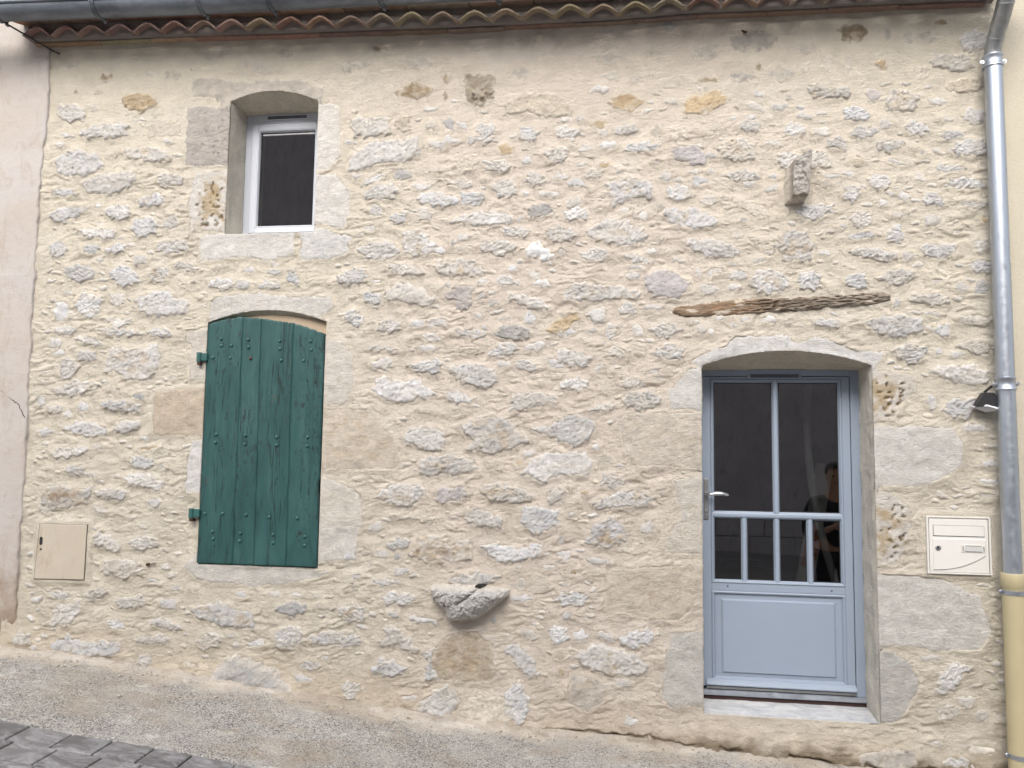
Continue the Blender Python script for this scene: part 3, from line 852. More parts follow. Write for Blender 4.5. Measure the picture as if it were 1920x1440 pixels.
w -3101 1601 -3131 1570 -3166 1568 -3245 1582 -3282 1591 -3288 1628 -3280 1643 -3213 1656 -3148 1641 -3129 1621;
f -463 919 -468 875 -501 863 -547 855 -593 867 -589 909 -584 934 -559 965 -507 969 -485 951;
w -3303 1386 -3306 1377 -3345 1362 -3395 1357 -3428 1366 -3480 1374 -3521 1393 -3523 1413 -3467 1419 -3441 1425 -3391 1430 -3330 1419 -3298 1407;
g -2014 698 -2040 688 -2072 674 -2107 653 -2140 663 -2196 668 -2221 683 -2227 700 -2181 719 -2153 738 -2119 745 -2080 729 -2037 722;
b 660 3288 752 3261 844 3234 855 3160 775 3172 706 3226;
w -695 2352 -697 2337 -728 2325 -764 2307 -802 2309 -861 2320 -869 2338 -864 2349 -843 2369 -813 2388 -780 2391 -731 2385 -697 2380;
w -1437 2517 -1468 2488 -1496 2468 -1542 2472 -1606 2486 -1596 2515 -1590 2534 -1567 2557 -1493 2554 -1459 2544;
w -111 2956 -132 2930 -176 2908 -208 2911 -269 2928 -283 2963 -263 2973 -229 2995 -177 2998 -120 2976;
w -231 2135 -220 2115 -279 2105 -307 2093 -346 2101 -400 2116 -406 2136 -401 2154 -382 2160 -353 2174 -293 2181 -273 2163 -236 2152;
w 1447 3786 1443 3758 1398 3745 1361 3751 1316 3765 1309 3795 1297 3822 1348 3845 1409 3830 1431 3820;
w -2863 547 -2890 531 -2921 526 -2962 527 -3039 545 -3082 564 -3093 574 -3090 594 -3066 598 -3005 598 -2975 591 -2920 574 -2870 557;
w 198 3636 161 3621 133 3601 98 3607 39 3610 0 3618 -22 3632 -14 3648 6 3665 56 3671 101 3670 126 3663 180 3656;
x -887 2444 -888 2432 -924 2425 -981 2428 -1027 2438 -1077 2455 -1118 2467 -1102 2485 -1069 2490 -1028 2492 -979 2487 -917 2476 -882 2460;
w 1461 3129 1439 3104 1397 3087 1365 3093 1330 3116 1324 3151 1341 3175 1376 3187 1418 3186 1456 3165;
f 1185 4220 1181 4209 1125 4201 1106 4191 1046 4195 993 4216 993 4228 967 4241 1007 4256 1040 4259 1096 4259 1132 4261 1158 4241;
s -125 2570 -130 2537 -161 2515 -189 2506 -225 2515 -240 2566 -238 2589 -213 2611 -174 2625 -136 2607;
w -733 3541 -756 3526 -781 3516 -828 3511 -891 3523 -903 3544 -920 3552 -925 3578 -899 3582 -869 3588 -832 3594 -795 3578 -765 3559;
w -621 3106 -635 3088 -654 3085 -699 3084 -746 3078 -794 3096 -795 3115 -800 3129 -779 3152 -746 3149 -693 3148 -657 3142 -619 3120;
w 1412 2772 1422 2753 1392 2722 1339 2712 1290 2721 1285 2754 1298 2785 1333 2808 1361 2814 1402 2798;
w -1685 2525 -1718 2516 -1763 2514 -1797 2544 -1833 2571 -1818 2601 -1797 2622 -1761 2624 -1722 2588 -1693 2552;
w 793 3429 787 3407 749 3398 717 3389 664 3394 636 3412 607 3419 583 3440 621 3450 673 3460 718 3460 744 3451 795 3440;
w -1252 486 -1178 490 -1201 407 -1150 310 -1242 299 -1226 405;
w -2943 473 -2965 459 -2970 447 -3026 436 -3092 437 -3151 438 -3178 447 -3184 460 -3171 469 -3104 482 -3056 489 -3002 489 -2932 486;
f -2747 4406 -2776 4394 -2832 4383 -2909 4396 -2923 4414 -2939 4440 -2941 4457 -2883 4458 -2815 4446 -2768 4432;
w -2616 2794 -2620 2781 -2659 2771 -2702 2764 -2757 2786 -2778 2820 -2749 2838 -2708 2841 -2660 2846 -2615 2831;
w -3384 761 -3425 727 -3439 711 -3483 698 -3534 695 -3573 701 -3576 729 -3521 754 -3454 778 -3425 777;
w 1559 3346 1554 3331 1508 3319 1477 3324 1436 3354 1428 3382 1448 3405 1485 3415 1541 3396 1573 3376;
w -3544 2400 -3544 2391 -3589 2384 -3620 2392 -3664 2398 -3723 2424 -3745 2445 -3712 2448 -3681 2455 -3659 2466 -3616 2453 -3574 2440 -3546 2418;
w 2113 2523 2085 2502 2068 2492 2009 2479 1989 2485 1954 2494 1920 2503 1917 2526 1925 2534 1975 2548 2023 2557 2044 2543 2077 2537;
w -261 3226 -269 3203 -302 3181 -351 3182 -390 3189 -410 3215 -421 3236 -369 3251 -320 3263 -265 3247;
w -587 3738 -593 3713 -628 3709 -665 3705 -700 3735 -699 3770 -682 3805 -642 3802 -608 3797 -578 3766;
w -838 3796 -855 3777 -900 3762 -947 3760 -987 3778 -991 3801 -972 3833 -950 3839 -891 3838 -855 3827;
b -1165 1291 -1169 1282 -1234 1275 -1303 1276 -1387 1277 -1461 1282 -1493 1292 -1491 1298 -1458 1307 -1408 1311 -1303 1308 -1213 1305 -1153 1299;
w -3577 2326 -3570 2303 -3610 2282 -3659 2291 -3709 2299 -3739 2330 -3720 2342 -3685 2361 -3638 2358 -3581 2349;
w 393 3324 360 3306 336 3293 287 3299 255 3320 238 3345 266 3373 312 3385 352 3367 370 3353;
s -1495 2256 -1512 2240 -1556 2218 -1587 2224 -1632 2249 -1643 2276 -1612 2298 -1580 2307 -1534 2306 -1511 2286;
x 1634 3010 1607 2979 1574 2990 1544 2993 1530 3031 1523 3068 1556 3090 1579 3103 1612 3070 1626 3047;
w 1790 3670 1774 3660 1737 3643 1690 3646 1655 3667 1645 3698 1668 3717 1695 3733 1753 3716 1776 3709;
w -956 2039 -978 2026 -1004 2020 -1064 2021 -1093 2031 -1135 2045 -1142 2062 -1150 2080 -1124 2083 -1096 2092 -1048 2088 -1005 2071 -986 2054;
w 1654 3600 1621 3579 1607 3565 1567 3553 1526 3557 1491 3565 1487 3580 1481 3593 1496 3616 1529 3625 1557 3622 1593 3623 1636 3616;
w -324 3737 -340 3706 -370 3704 -424 3724 -444 3738 -449 3772 -429 3789 -405 3803 -368 3789 -318 3764;
w 1084 3703 1070 3681 1027 3666 991 3674 959 3684 952 3717 956 3744 1000 3761 1026 3755 1060 3730;
w -1590 2693 -1596 2663 -1632 2648 -1680 2665 -1705 2677 -1711 2711 -1715 2732 -1677 2744 -1641 2737 -1598 2720;
b -1406 3835 -1417 3817 -1459 3814 -1493 3820 -1517 3848 -1531 3886 -1509 3894 -1471 3912 -1441 3908 -1422 3875;
w 2098 3729 2090 3710 2062 3700 2029 3694 1999 3724 1991 3760 2007 3787 2034 3798 2071 3786 2104 3765;
w -1638 217 -1655 203 -1677 175 -1716 172 -1742 194 -1767 213 -1763 240 -1735 259 -1685 266 -1659 255;
w -3031 2476 -3018 2459 -3064 2452 -3098 2453 -3180 2458 -3189 2467 -3215 2480 -3221 2491 -3204 2500 -3152 2511 -3100 2507 -3069 2498 -3039 2486;
f -590 4154 -609 4138 -645 4132 -707 4140 -750 4153 -768 4169 -755 4192 -714 4201 -656 4194 -607 4174;
w -14 1530 -47 1511 -63 1507 -118 1510 -154 1532 -152 1556 -153 1579 -101 1589 -72 1580 -28 1554;
w 1386 3295 1383 3252 1350 3245 1323 3240 1302 3272 1292 3295 1299 3338 1341 3351 1358 3341 1393 3327;
w 384 3315 359 3305 338 3291 291 3302 270 3325 249 3353 263 3368 307 3385 342 3368 381 3347;
w -3928 436 -3939 405 -3970 387 -4010 389 -4045 396 -4059 424 -4045 443 -4017 466 -3974 468 -3942 458;
x -28 2469 -48 2444 -67 2428 -119 2426 -137 2446 -150 2472 -138 2500 -107 2511 -66 2511 -40 2498;
w 1865 3223 1843 3202 1804 3206 1760 3211 1745 3231 1740 3261 1767 3286 1803 3289 1825 3288 1846 3253;
w -354 611 -367 588 -392 560 -430 557 -448 579 -454 619 -450 643 -425 667 -400 661 -366 638;
w -3025 3257 -3025 3228 -3051 3195 -3084 3202 -3120 3202 -3133 3238 -3122 3263 -3106 3282 -3070 3294 -3033 3272;
f -39 4221 -54 4213 -105 4191 -151 4197 -166 4210 -212 4235 -165 4254 -129 4268 -101 4259 -58 4248;
w -550 2239 -584 2229 -616 2223 -684 2234 -709 2254 -705 2276 -685 2291 -660 2294 -608 2284 -561 2262;
w 2129 2844 2121 2826 2077 2804 2038 2808 1997 2826 1977 2849 1990 2865 2032 2874 2083 2873 2115 2870;
w -855 3729 -846 3715 -879 3707 -932 3706 -990 3712 -1020 3715 -1037 3735 -1041 3740 -1025 3751 -987 3755 -945 3758 -884 3754 -862 3741;
w -532 3442 -542 3417 -575 3418 -607 3411 -643 3440 -649 3464 -641 3492 -601 3502 -570 3488 -542 3477;
s -384 1466 -391 1441 -424 1404 -461 1402 -481 1404 -494 1427 -493 1462 -468 1487 -430 1493 -399 1486;
w -3390 3098 -3415 3063 -3440 3052 -3487 3038 -3542 3034 -3553 3051 -3542 3077 -3523 3093 -3471 3104 -3425 3105;
w 817 3728 806 3708 761 3706 724 3709 693 3728 678 3754 686 3766 741 3782 770 3775 813 3752;
w -3735 2498 -3756 2488 -3789 2469 -3858 2475 -3905 2486 -3911 2500 -3875 2520 -3835 2529 -3788 2530 -3742 2518;
g -1407 3517 -1407 3488 -1452 3481 -1486 3475 -1515 3490 -1514 3526 -1509 3547 -1484 3562 -1438 3559 -1416 3536;
w 1499 3673 1495 3657 1445 3643 1392 3648 1373 3653 1333 3668 1362 3693 1398 3705 1440 3706 1493 3695;
w 1852 283 1837 262 1801 237 1764 241 1738 249 1733 282 1756 310 1774 322 1817 323 1836 310;
w -3804 3476 -3822 3456 -3873 3446 -3924 3446 -3962 3460 -3974 3480 -3980 3493 -3942 3503 -3867 3498 -3825 3491;
b 369 3711 369 3683 333 3677 288 3680 266 3696 261 3727 256 3747 308 3754 328 3759 366 3739;
f -85 1656 -93 1630 -128 1605 -159 1608 -176 1632 -181 1660 -180 1681 -156 1701 -117 1704 -97 1693;
w -2867 2905 -2899 2899 -2951 2899 -2982 2909 -3035 2933 -3050 2953 -3024 2964 -2987 2962 -2939 2954 -2891 2933;
w -1651 516 -1671 492 -1690 486 -1738 482 -1768 486 -1775 515 -1760 539 -1742 562 -1690 558 -1671 539;
b -915 2349 -939 2337 -948 2329 -996 2321 -1050 2324 -1074 2328 -1088 2341 -1084 2357 -1081 2369 -1046 2369 -997 2375 -949 2371 -918 2360;
g 2106 2704 2100 2685 2076 2662 2035 2663 2006 2676 2006 2712 2019 2735 2049 2747 2079 2752 2100 2739;
w -1142 2541 -1130 2521 -1182 2508 -1225 2505 -1292 2510 -1281 2526 -1274 2546 -1245 2557 -1183 2568 -1142 2554;
b -3343 2073 -3369 2059 -3415 2049 -3459 2062 -3488 2076 -3516 2099 -3483 2109 -3454 2118 -3402 2107 -3358 2093;
w 1321 3616 1311 3590 1292 3573 1236 3583 1207 3598 1205 3622 1197 3639 1243 3647 1274 3650 1325 3635;
w 117 2147 87 2126 49 2115 -6 2118 -22 2126 -49 2148 -14 2167 18 2175 50 2179 91 2166;
w -3393 2713 -3406 2687 -3440 2673 -3463 2673 -3490 2689 -3498 2713 -3503 2747 -3473 2752 -3433 2758 -3405 2741;
w -1359 1139 -1362 1121 -1390 1102 -1471 1088 -1490 1094 -1506 1113 -1512 1126 -1474 1143 -1431 1154 -1385 1152;
w 1986 3423 1974 3411 1947 3408 1913 3404 1868 3405 1850 3419 1829 3435 1823 3443 1836 3457 1871 3465 1919 3457 1946 3451 1972 3442;
w 47 3770 51 3749 14 3735 -22 3726 -63 3727 -76 3751 -75 3772 -28 3796 -6 3799 41 3786;
w -674 2777 -697 2767 -739 2763 -777 2770 -832 2788 -831 2800 -811 2822 -784 2831 -736 2823 -706 2805;
f 335 4056 322 4038 275 4021 236 4025 201 4035 187 4063 213 4077 251 4084 297 4083 330 4066;
w -3262 535 -3286 517 -3332 513 -3365 530 -3391 544 -3408 570 -3376 579 -3343 588 -3295 571 -3282 559;
w -3596 3088 -3591 3070 -3640 3042 -3683 3038 -3708 3035 -3738 3051 -3733 3070 -3693 3096 -3655 3100 -3608 3095;
w -1001 3421 -1028 3416 -1067 3413 -1125 3420 -1156 3438 -1171 3455 -1147 3464 -1097 3471 -1046 3465 -1015 3444;
f -3060 4279 -3094 4254 -3104 4243 -3143 4238 -3179 4255 -3192 4277 -3175 4309 -3155 4310 -3112 4312 -3086 4299;
w -1 2323 7 2310 -42 2301 -90 2304 -123 2319 -135 2346 -107 2356 -79 2364 -44 2366 0 2342;
w -3610 1541 -3607 1525 -3659 1519 -3705 1529 -3763 1541 -3756 1557 -3750 1572 -3689 1577 -3660 1576 -3611 1559;
s -1165 652 -1156 642 -1200 637 -1248 645 -1284 645 -1322 657 -1333 668 -1333 684 -1315 688 -1283 689 -1247 689 -1198 679 -1163 667;
w 1975 3647 1976 3627 1945 3606 1891 3605 1858 3612 1844 3627 1841 3643 1887 3668 1922 3665 1956 3660;
w -1911 341 -1939 327 -1977 319 -2013 319 -2042 336 -2054 354 -2035 373 -2006 381 -1963 378 -1918 362;
w -2271 2792 -2270 2777 -2295 2776 -2338 2769 -2398 2778 -2428 2785 -2448 2796 -2442 2807 -2417 2815 -2378 2821 -2343 2819 -2310 2812 -2278 2803;
b 1793 4034 1792 4006 1763 3992 1736 3986 1711 4016 1712 4039 1718 4063 1741 4082 1776 4079 1795 4072;
w -1437 2361 -1451 2353 -1479 2347 -1540 2350 -1606 2351 -1645 2360 -1662 2367 -1669 2377 -1633 2386 -1592 2388 -1556 2384 -1501 2379 -1470 2372;
s -1265 3235 -1271 3211 -1297 3195 -1331 3210 -1351 3214 -1357 3247 -1348 3276 -1307 3288 -1292 3282 -1261 3256;
w -3341 2562 -3354 2536 -3391 2525 -3431 2519 -3467 2520 -3478 2536 -3479 2553 -3452 2570 -3398 2580 -3350 2575;
w -1580 3277 -1587 3250 -1623 3238 -1654 3237 -1677 3252 -1690 3284 -1680 3293 -1665 3312 -1617 3315 -1592 3290;
w 1463 3044 1453 3020 1405 3014 1371 3009 1312 3021 1304 3035 1311 3049 1360 3059 1411 3065 1441 3055;
w -1413 883 -1442 874 -1469 867 -1509 862 -1547 862 -1602 871 -1598 879 -1604 889 -1596 897 -1554 906 -1506 905 -1449 900 -1423 891;
w 1269 2500 1247 2489 1231 2482 1186 2481 1148 2489 1120 2494 1110 2509 1103 2524 1139 2528 1170 2535 1201 2533 1244 2520 1260 2514;
w 48 2612 40 2582 3 2574 -27 2574 -58 2586 -60 2606 -41 2638 -20 2649 13 2644 43 2630;
w -1576 3520 -1593 3498 -1622 3478 -1680 3451 -1702 3459 -1735 3471 -1719 3487 -1683 3509 -1650 3524 -1613 3526;
f 235 4251 241 4234 200 4223 148 4221 124 4240 115 4260 120 4274 147 4285 202 4281 232 4271;
w -1416 3251 -1422 3220 -1446 3205 -1487 3189 -1521 3186 -1530 3205 -1537 3230 -1513 3244 -1459 3264 -1438 3258;
fg 321 4414 295 4396 279 4382 252 4383 222 4399 211 4420 225 4453 249 4469 271 4468 294 4444;
w 2101 2967 2089 2940 2071 2920 2035 2917 2016 2944 1998 2971 2025 2993 2047 3004 2079 3004 2090 2988;
w 1901 18 1905 6 1870 -3 1821 -3 1797 -1 1746 7 1751 18 1735 26 1769 34 1801 47 1846 44 1866 41 1899 30;
w -3686 707 -3688 691 -3732 686 -3758 680 -3795 704 -3808 728 -3797 742 -3755 745 -3725 750 -3694 734;
fg 784 4057 760 4047 724 4035 681 4037 662 4046 631 4072 647 4088 698 4096 738 4088 765 4072;
w -1172 2431 -1196 2413 -1242 2418 -1279 2417 -1315 2436 -1347 2454 -1306 2463 -1266 2472 -1236 2464 -1181 2443;
f 329 4043 310 4030 284 4023 240 4021 212 4032 183 4047 214 4071 251 4082 282 4075 328 4063;
w -153 3471 -167 3452 -186 3446 -230 3445 -258 3444 -274 3475 -269 3487 -225 3509 -194 3505 -159 3497;
w -58 2019 -78 2005 -96 1991 -136 1978 -190 1964 -213 1963 -241 1964 -257 1972 -236 1988 -201 2002 -155 2018 -123 2020 -84 2021;
w -3808 1961 -3804 1942 -3856 1929 -3887 1934 -3922 1936 -3937 1955 -3937 1972 -3902 1982 -3846 1986 -3810 1981;
b 859 2991 846 2983 820 2980 774 2991 720 3018 724 3036 742 3051 775 3042 842 3026 853 3010;
w 2109 3202 2091 3192 2062 3187 2025 3186 2005 3189 1957 3201 1959 3209 1945 3225 1967 3228 2006 3236 2049 3233 2067 3227 2112 3214;
w -2144 2800 -2170 2786 -2186 2792 -2224 2811 -2230 2825 -2227 2848 -2211 2874 -2176 2875 -2158 2856 -2138 2832;
w -3044 338 -3050 310 -3081 294 -3112 302 -3142 313 -3146 331 -3139 352 -3108 370 -3082 371 -3057 363;
p3 2035 81 2031 71 2013 64 1963 68 1927 71 1898 87 1882 100 1886 111 1910 115 1934 119 1966 112 2011 103 2047 93;
w 2120 2839 2081 2817 2058 2799 2015 2811 1988 2823 1973 2833 1993 2857 2031 2863 2074 2865 2095 2847;
w -514 2393 -537 2370 -548 2356 -602 2348 -639 2339 -654 2358 -641 2378 -606 2402 -577 2402 -536 2407;
w -2900 680 -2917 667 -2940 669 -2999 676 -3021 682 -3027 708 -3003 725 -2972 724 -2948 719 -2895 709;
w 142 2899 125 2890 94 2894 35 2909 -5 2927 -11 2945 9 2960 43 2954 96 2939 121 2923;
f 514 4221 512 4199 482 4186 446 4189 419 4208 407 4230 423 4249 454 4261 476 4257 499 4242;
f 1864 4258 1854 4233 1822 4229 1800 4221 1773 4240 1757 4262 1764 4279 1806 4297 1829 4294 1855 4281;
w -2728 241 -2746 225 -2784 220 -2821 222 -2868 228 -2880 247 -2864 260 -2810 266 -2762 264 -2722 257;
w 558 2710 521 2698 498 2696 458 2702 421 2720 427 2735 433 2754 467 2757 504 2754 531 2732;
w 1844 3122 1839 3105 1810 3086 1785 3085 1741 3090 1746 3105 1742 3132 1770 3151 1800 3150 1831 3149;
w -3839 2412 -3844 2392 -3860 2376 -3906 2384 -3936 2386 -3940 2417 -3936 2431 -3917 2443 -3878 2445 -3841 2430;
b 2109 216 2102 189 2082 172 2049 167 2026 175 2018 200 2032 235 2046 246 2077 247 2102 229;
b 1420 3492 1392 3482 1372 3467 1343 3474 1314 3494 1315 3518 1310 3534 1352 3543 1384 3534 1398 3523;
w -286 3311 -284 3287 -313 3267 -333 3258 -366 3259 -396 3271 -387 3295 -359 3316 -329 3328 -304 3327;
b -756 1623 -766 1601 -798 1595 -842 1605 -865 1624 -867 1635 -871 1655 -825 1663 -799 1653 -762 1638;
w 174 1269 159 1237 134 1230 105 1225 86 1247 82 1270 92 1284 109 1302 143 1313 155 1295;w 1752 2473 1870 2497 1870 2426 1825 2424;
w -1279 2524 -1282 2508 -1309 2498 -1344 2495 -1387 2507 -1390 2528 -1379 2546 -1356 2550 -1316 2555 -1279 2540;
w 2086 1885 2070 1876 2038 1868 2012 1865 1959 1864 1935 1870 1923 1879 1929 1892 1942 1902 1973 1909 2016 1907 2043 1904 2059 1896;
w -1177 3688 -1181 3676 -1225 3673 -1265 3685 -1285 3704 -1306 3719 -1281 3731 -1247 3739 -1212 3725 -1188 3715;
w 553 3272 533 3262 509 3247 480 3257 458 3270 450 3298 469 3317 491 3328 521 3317 540 3295;
b -3455 3769 -3477 3744 -3505 3724 -3535 3720 -3577 3715 -3606 3728 -3584 3746 -3548 3764 -3529 3775 -3488 3773;
w -1705 1051 -1704 1015 -1727 1007 -1756 1014 -1783 1020 -1792 1040 -1788 1064 -1769 1079 -1730 1084 -1713 1069;
m 1520 3912 1499 3882 1480 3864 1451 3878 1429 3888 1432 3916 1437 3943 1461 3946 1477 3946 1507 3933;
w -3046 1340 -3044 1330 -3071 1316 -3123 1313 -3146 1326 -3160 1343 -3156 1360 -3125 1366 -3080 1373 -3058 1364;
w -395 2239 -423 2227 -442 2222 -474 2233 -497 2249 -497 2280 -483 2299 -454 2290 -431 2284 -400 2259;
w -262 3416 -276 3402 -304 3394 -341 3396 -372 3402 -381 3420 -374 3436 -360 3451 -311 3451 -275 3434;
s -98 1058 -130 1040 -170 1038 -226 1041 -254 1053 -258 1066 -249 1077 -203 1081 -149 1079 -132 1071;
x -461 2772 -483 2749 -507 2746 -539 2750 -583 2761 -599 2776 -576 2793 -536 2803 -509 2796 -480 2787;
w -1247 3429 -1262 3411 -1280 3407 -1354 3410 -1378 3418 -1395 3433 -1388 3446 -1332 3453 -1287 3450 -1261 3442;
w 716 2804 717 2787 675 2780 645 2779 615 2790 615 2803 620 2825 653 2838 696 2837 720 2825;
w -2282 481 -2283 456 -2319 451 -2355 448 -2388 456 -2401 470 -2382 489 -2356 498 -2319 502 -2288 499;
w 496 3406 494 3391 451 3377 419 3383 395 3389 390 3409 381 3426 420 3437 448 3433 486 3425;
f -42 4113 -48 4103 -88 4097 -129 4099 -188 4113 -199 4125 -175 4139 -141 4142 -107 4141 -68 4130;
w 2129 1492 2104 1486 2081 1483 2053 1479 2027 1478 1993 1482 1974 1497 1961 1505 1990 1515 2013 1523 2053 1521 2087 1515 2109 1504;
o -738 3657 -747 3645 -765 3622 -798 3626 -818 3645 -832 3661 -816 3687 -789 3695 -767 3703 -747 3677;
w -2488 2789 -2506 2774 -2532 2770 -2566 2775 -2589 2799 -2607 2814 -2581 2830 -2564 2834 -2520 2822 -2492 2805;
m -1121 3811 -1137 3802 -1162 3802 -1184 3818 -1199 3837 -1197 3863 -1175 3879 -1146 3876 -1120 3859 -1121 3841;
w 1223 3680 1221 3665 1193 3658 1159 3659 1131 3671 1114 3694 1131 3701 1158 3720 1183 3715 1225 3700;
b -1175 2764 -1181 2753 -1210 2738 -1248 2745 -1278 2753 -1291 2774 -1282 2786 -1249 2798 -1210 2797 -1202 2786;
o -3076 1713 -3085 1705 -3096 1699 -3141 1689 -3205 1687 -3235 1690 -3257 1693 -3257 1699 -3222 1709 -3200 1718 -3148 1724 -3107 1723 -3076 1722;
b -1888 2811 -1892 2805 -1932 2799 -1969 2801 -2032 2802 -2059 2806 -2084 2813 -2081 2817 -2083 2825 -2024 2826 -1955 2828 -1908 2825 -1873 2821;
w 1791 2045 1790 2016 1776 1988 1748 1996 1730 2018 1725 2035 1731 2065 1751 2077 1767 2080 1786 2071;
s 102 2468 90 2443 64 2434 48 2436 32 2461 27 2484 34 2507 60 2513 85 2511 96 2495;
w -73 595 -82 578 -112 587 -153 602 -179 611 -184 633 -176 643 -129 644 -103 628 -65 605;
w 531 2720 529 2707 488 2698 461 2696 439 2707 424 2721 432 2743 462 2748 492 2750 522 2743;
w -3254 2979 -3256 2962 -3281 2955 -3314 2947 -3335 2967 -3341 2983 -3338 3004 -3308 3017 -3291 3012 -3254 2996;
k -3589 4301 -3602 4273 -3616 4262 -3644 4268 -3672 4287 -3686 4305 -3679 4315 -3655 4330 -3627 4325 -3598 4322;
w 1678 3470 1650 3461 1631 3455 1588 3468 1531 3485 1545 3492 1548 3508 1589 3509 1626 3498 1662 3486;
w -234 612 -248 591 -264 580 -291 581 -317 583 -325 610 -314 627 -293 642 -264 646 -244 629;
s 2122 1567 2104 1557 2080 1553 2041 1555 2005 1567 1990 1585 2000 1592 2032 1599 2089 1596 2103 1586;
w 581 2846 574 2829 549 2813 521 2807 482 2815 485 2828 488 2848 514 2861 547 2869 577 2860;
w -120 4028 -131 4013 -154 4007 -186 4006 -240 4011 -236 4024 -237 4040 -197 4048 -151 4055 -137 4047;
g -3209 2046 -3211 2025 -3238 2018 -3264 2023 -3298 2039 -3307 2056 -3289 2068 -3264 2077 -3228 2081 -3212 2058;
w 277 3457 286 3439 256 3415 234 3415 213 3418 188 3430 185 3443 217 3471 240 3475 261 3474;
w -412 3358 -429 3349 -458 3335 -513 3335 -551 3343 -546 3353 -550 3366 -511 3373 -470 3380 -438 3369;
w -569 2545 -580 2527 -605 2514 -628 2517 -643 2537 -650 2561 -630 2582 -616 2595 -593 2586 -578 2565;
b 1249 3363 1226 3350 1197 3340 1157 3344 1142 3349 1111 3368 1143 3378 1162 3387 1206 3389 1235 3373;
w -1092 3722 -1092 3712 -1134 3708 -1170 3720 -1192 3733 -1194 3747 -1190 3759 -1156 3766 -1119 3754 -1090 3739;
b 315 3458 300 3436 277 3424 244 3418 217 3420 202 3426 209 3447 237 3461 275 3477 303 3469;
w -1804 3076 -1808 3061 -1830 3038 -1852 3042 -1875 3062 -1875 3086 -1871 3108 -1853 3117 -1835 3110 -1811 3108;
f 1100 4104 1094 4086 1074 4068 1049 4069 1032 4082 1024 4112 1032 4125 1051 4139 1079 4138 1100 4133;
w -536 2834 -541 2813 -554 2804 -585 2791 -605 2805 -618 2820 -623 2843 -604 2858 -565 2855 -547 2856;
w -1350 952 -1370 946 -1394 930 -1415 927 -1450 935 -1463 950 -1441 970 -1419 980 -1393 985 -1358 972;
b -2880 269 -2880 253 -2912 243 -2941 243 -2974 248 -2989 259 -2974 279 -2958 289 -2918 296 -2891 280;
w -3865 1805 -3886 1792 -3907 1785 -3948 1783 -3974 1786 -3988 1800 -3975 1823 -3954 1825 -3915 1831 -3877 1817;
f -2257 4388 -2268 4376 -2295 4371 -2331 4370 -2367 4384 -2384 4394 -2360 4410 -2332 4420 -2303 4417 -2278 4405;
w -65 3657 -80 3640 -107 3633 -141 3640 -165 3641 -168 3665 -162 3681 -133 3689 -109 3682 -72 3673;
w 980 3859 966 3837 952 3828 904 3834 885 3847 880 3856 881 3879 908 3880 940 3881 974 3874;
w -3621 1959 -3634 1948 -3659 1940 -3685 1936 -3692 1958 -3702 1983 -3684 1995 -3665 2011 -3641 2006 -3622 1981;
f 207 3726 200 3709 175 3700 151 3706 147 3727 145 3752 162 3777 177 3783 202 3772 210 3755;
w 1658 3246 1643 3235 1622 3238 1605 3250 1596 3275 1602 3301 1622 3307 1645 3306 1666 3292 1672 3257;
s -1968 264 -1968 249 -2012 245 -2052 256 -2076 269 -2082 282 -2084 292 -2041 291 -1996 288 -1957 275;
w -315 2475 -331 2460 -362 2448 -395 2442 -422 2444 -438 2458 -438 2469 -393 2485 -357 2489 -325 2491;
f 1371 4120 1362 4092 1350 4076 1328 4088 1309 4091 1308 4125 1315 4154 1335 4160 1351 4159 1365 4153;
b -124 2069 -138 2077 -167 2113 -178 2131 -202 2180 -199 2199 -182 2189 -152 2161 -136 2130 -114 2077;
w -1226 3838 -1246 3820 -1261 3807 -1290 3817 -1314 3829 -1327 3846 -1318 3860 -1287 3868 -1257 3867 -1234 3854;
f -3859 4407 -3860 4394 -3892 4379 -3926 4379 -3968 4380 -3980 4395 -3970 4405 -3932 4419 -3910 4421 -3865 4421;
f -1705 4287 -1720 4279 -1755 4269 -1784 4274 -1829 4282 -1831 4295 -1827 4309 -1792 4314 -1739 4308 -1708 4299;
w 1935 340 1924 325 1904 313 1881 321 1860 338 1847 353 1859 372 1884 378 1913 374 1936 362;
b -2656 2931 -2658 2924 -2687 2902 -2725 2890 -2744 2897 -2768 2900 -2769 2917 -2733 2936 -2710 2943 -2665 2945;
f -3677 4088 -3676 4076 -3708 4064 -3739 4062 -3755 4075 -3772 4093 -3761 4113 -3736 4118 -3700 4118 -3688 4105;
w -225 3641 -229 3629 -267 3619 -286 3620 -321 3636 -318 3646 -309 3664 -298 3673 -264 3674 -238 3667;
w 836 3840 822 3829 792 3836 767 3849 734 3867 737 3888 748 3894 777 3892 815 3876 827 3862;
w -1270 196 -1284 185 -1305 172 -1341 167 -1375 180 -1381 196 -1371 208 -1355 217 -1317 216 -1291 213;
w -537 591 -534 573 -590 579 -619 590 -647 607 -648 620 -634 629 -607 628 -561 615 -546 606;
w -329 1091 -345 1075 -363 1057 -394 1058 -408 1072 -429 1093 -410 1104 -388 1114 -362 1115 -333 1108;
w -574 819 -570 808 -621 801 -664 804 -701 813 -718 822 -689 832 -666 836 -617 841 -579 826;
w 1977 2714 1965 2683 1949 2676 1929 2683 1918 2692 1908 2716 1912 2739 1936 2758 1951 2748 1967 2740;
w -1529 1228 -1539 1210 -1571 1206 -1596 1201 -1632 1212 -1621 1226 -1627 1244 -1588 1251 -1562 1252 -1543 1245;
w -3940 2013 -3945 1996 -3968 1984 -3990 1985 -4007 1993 -4010 2014 -4006 2036 -3987 2051 -3975 2055 -3947 2043;
w 75 2817 65 2796 48 2786 10 2788 -6 2797 -21 2817 -3 2832 19 2842 46 2840 67 2829;
o -144 3791 -150 3783 -162 3768 -202 3770 -223 3784 -232 3803 -217 3814 -199 3825 -166 3821 -145 3816;
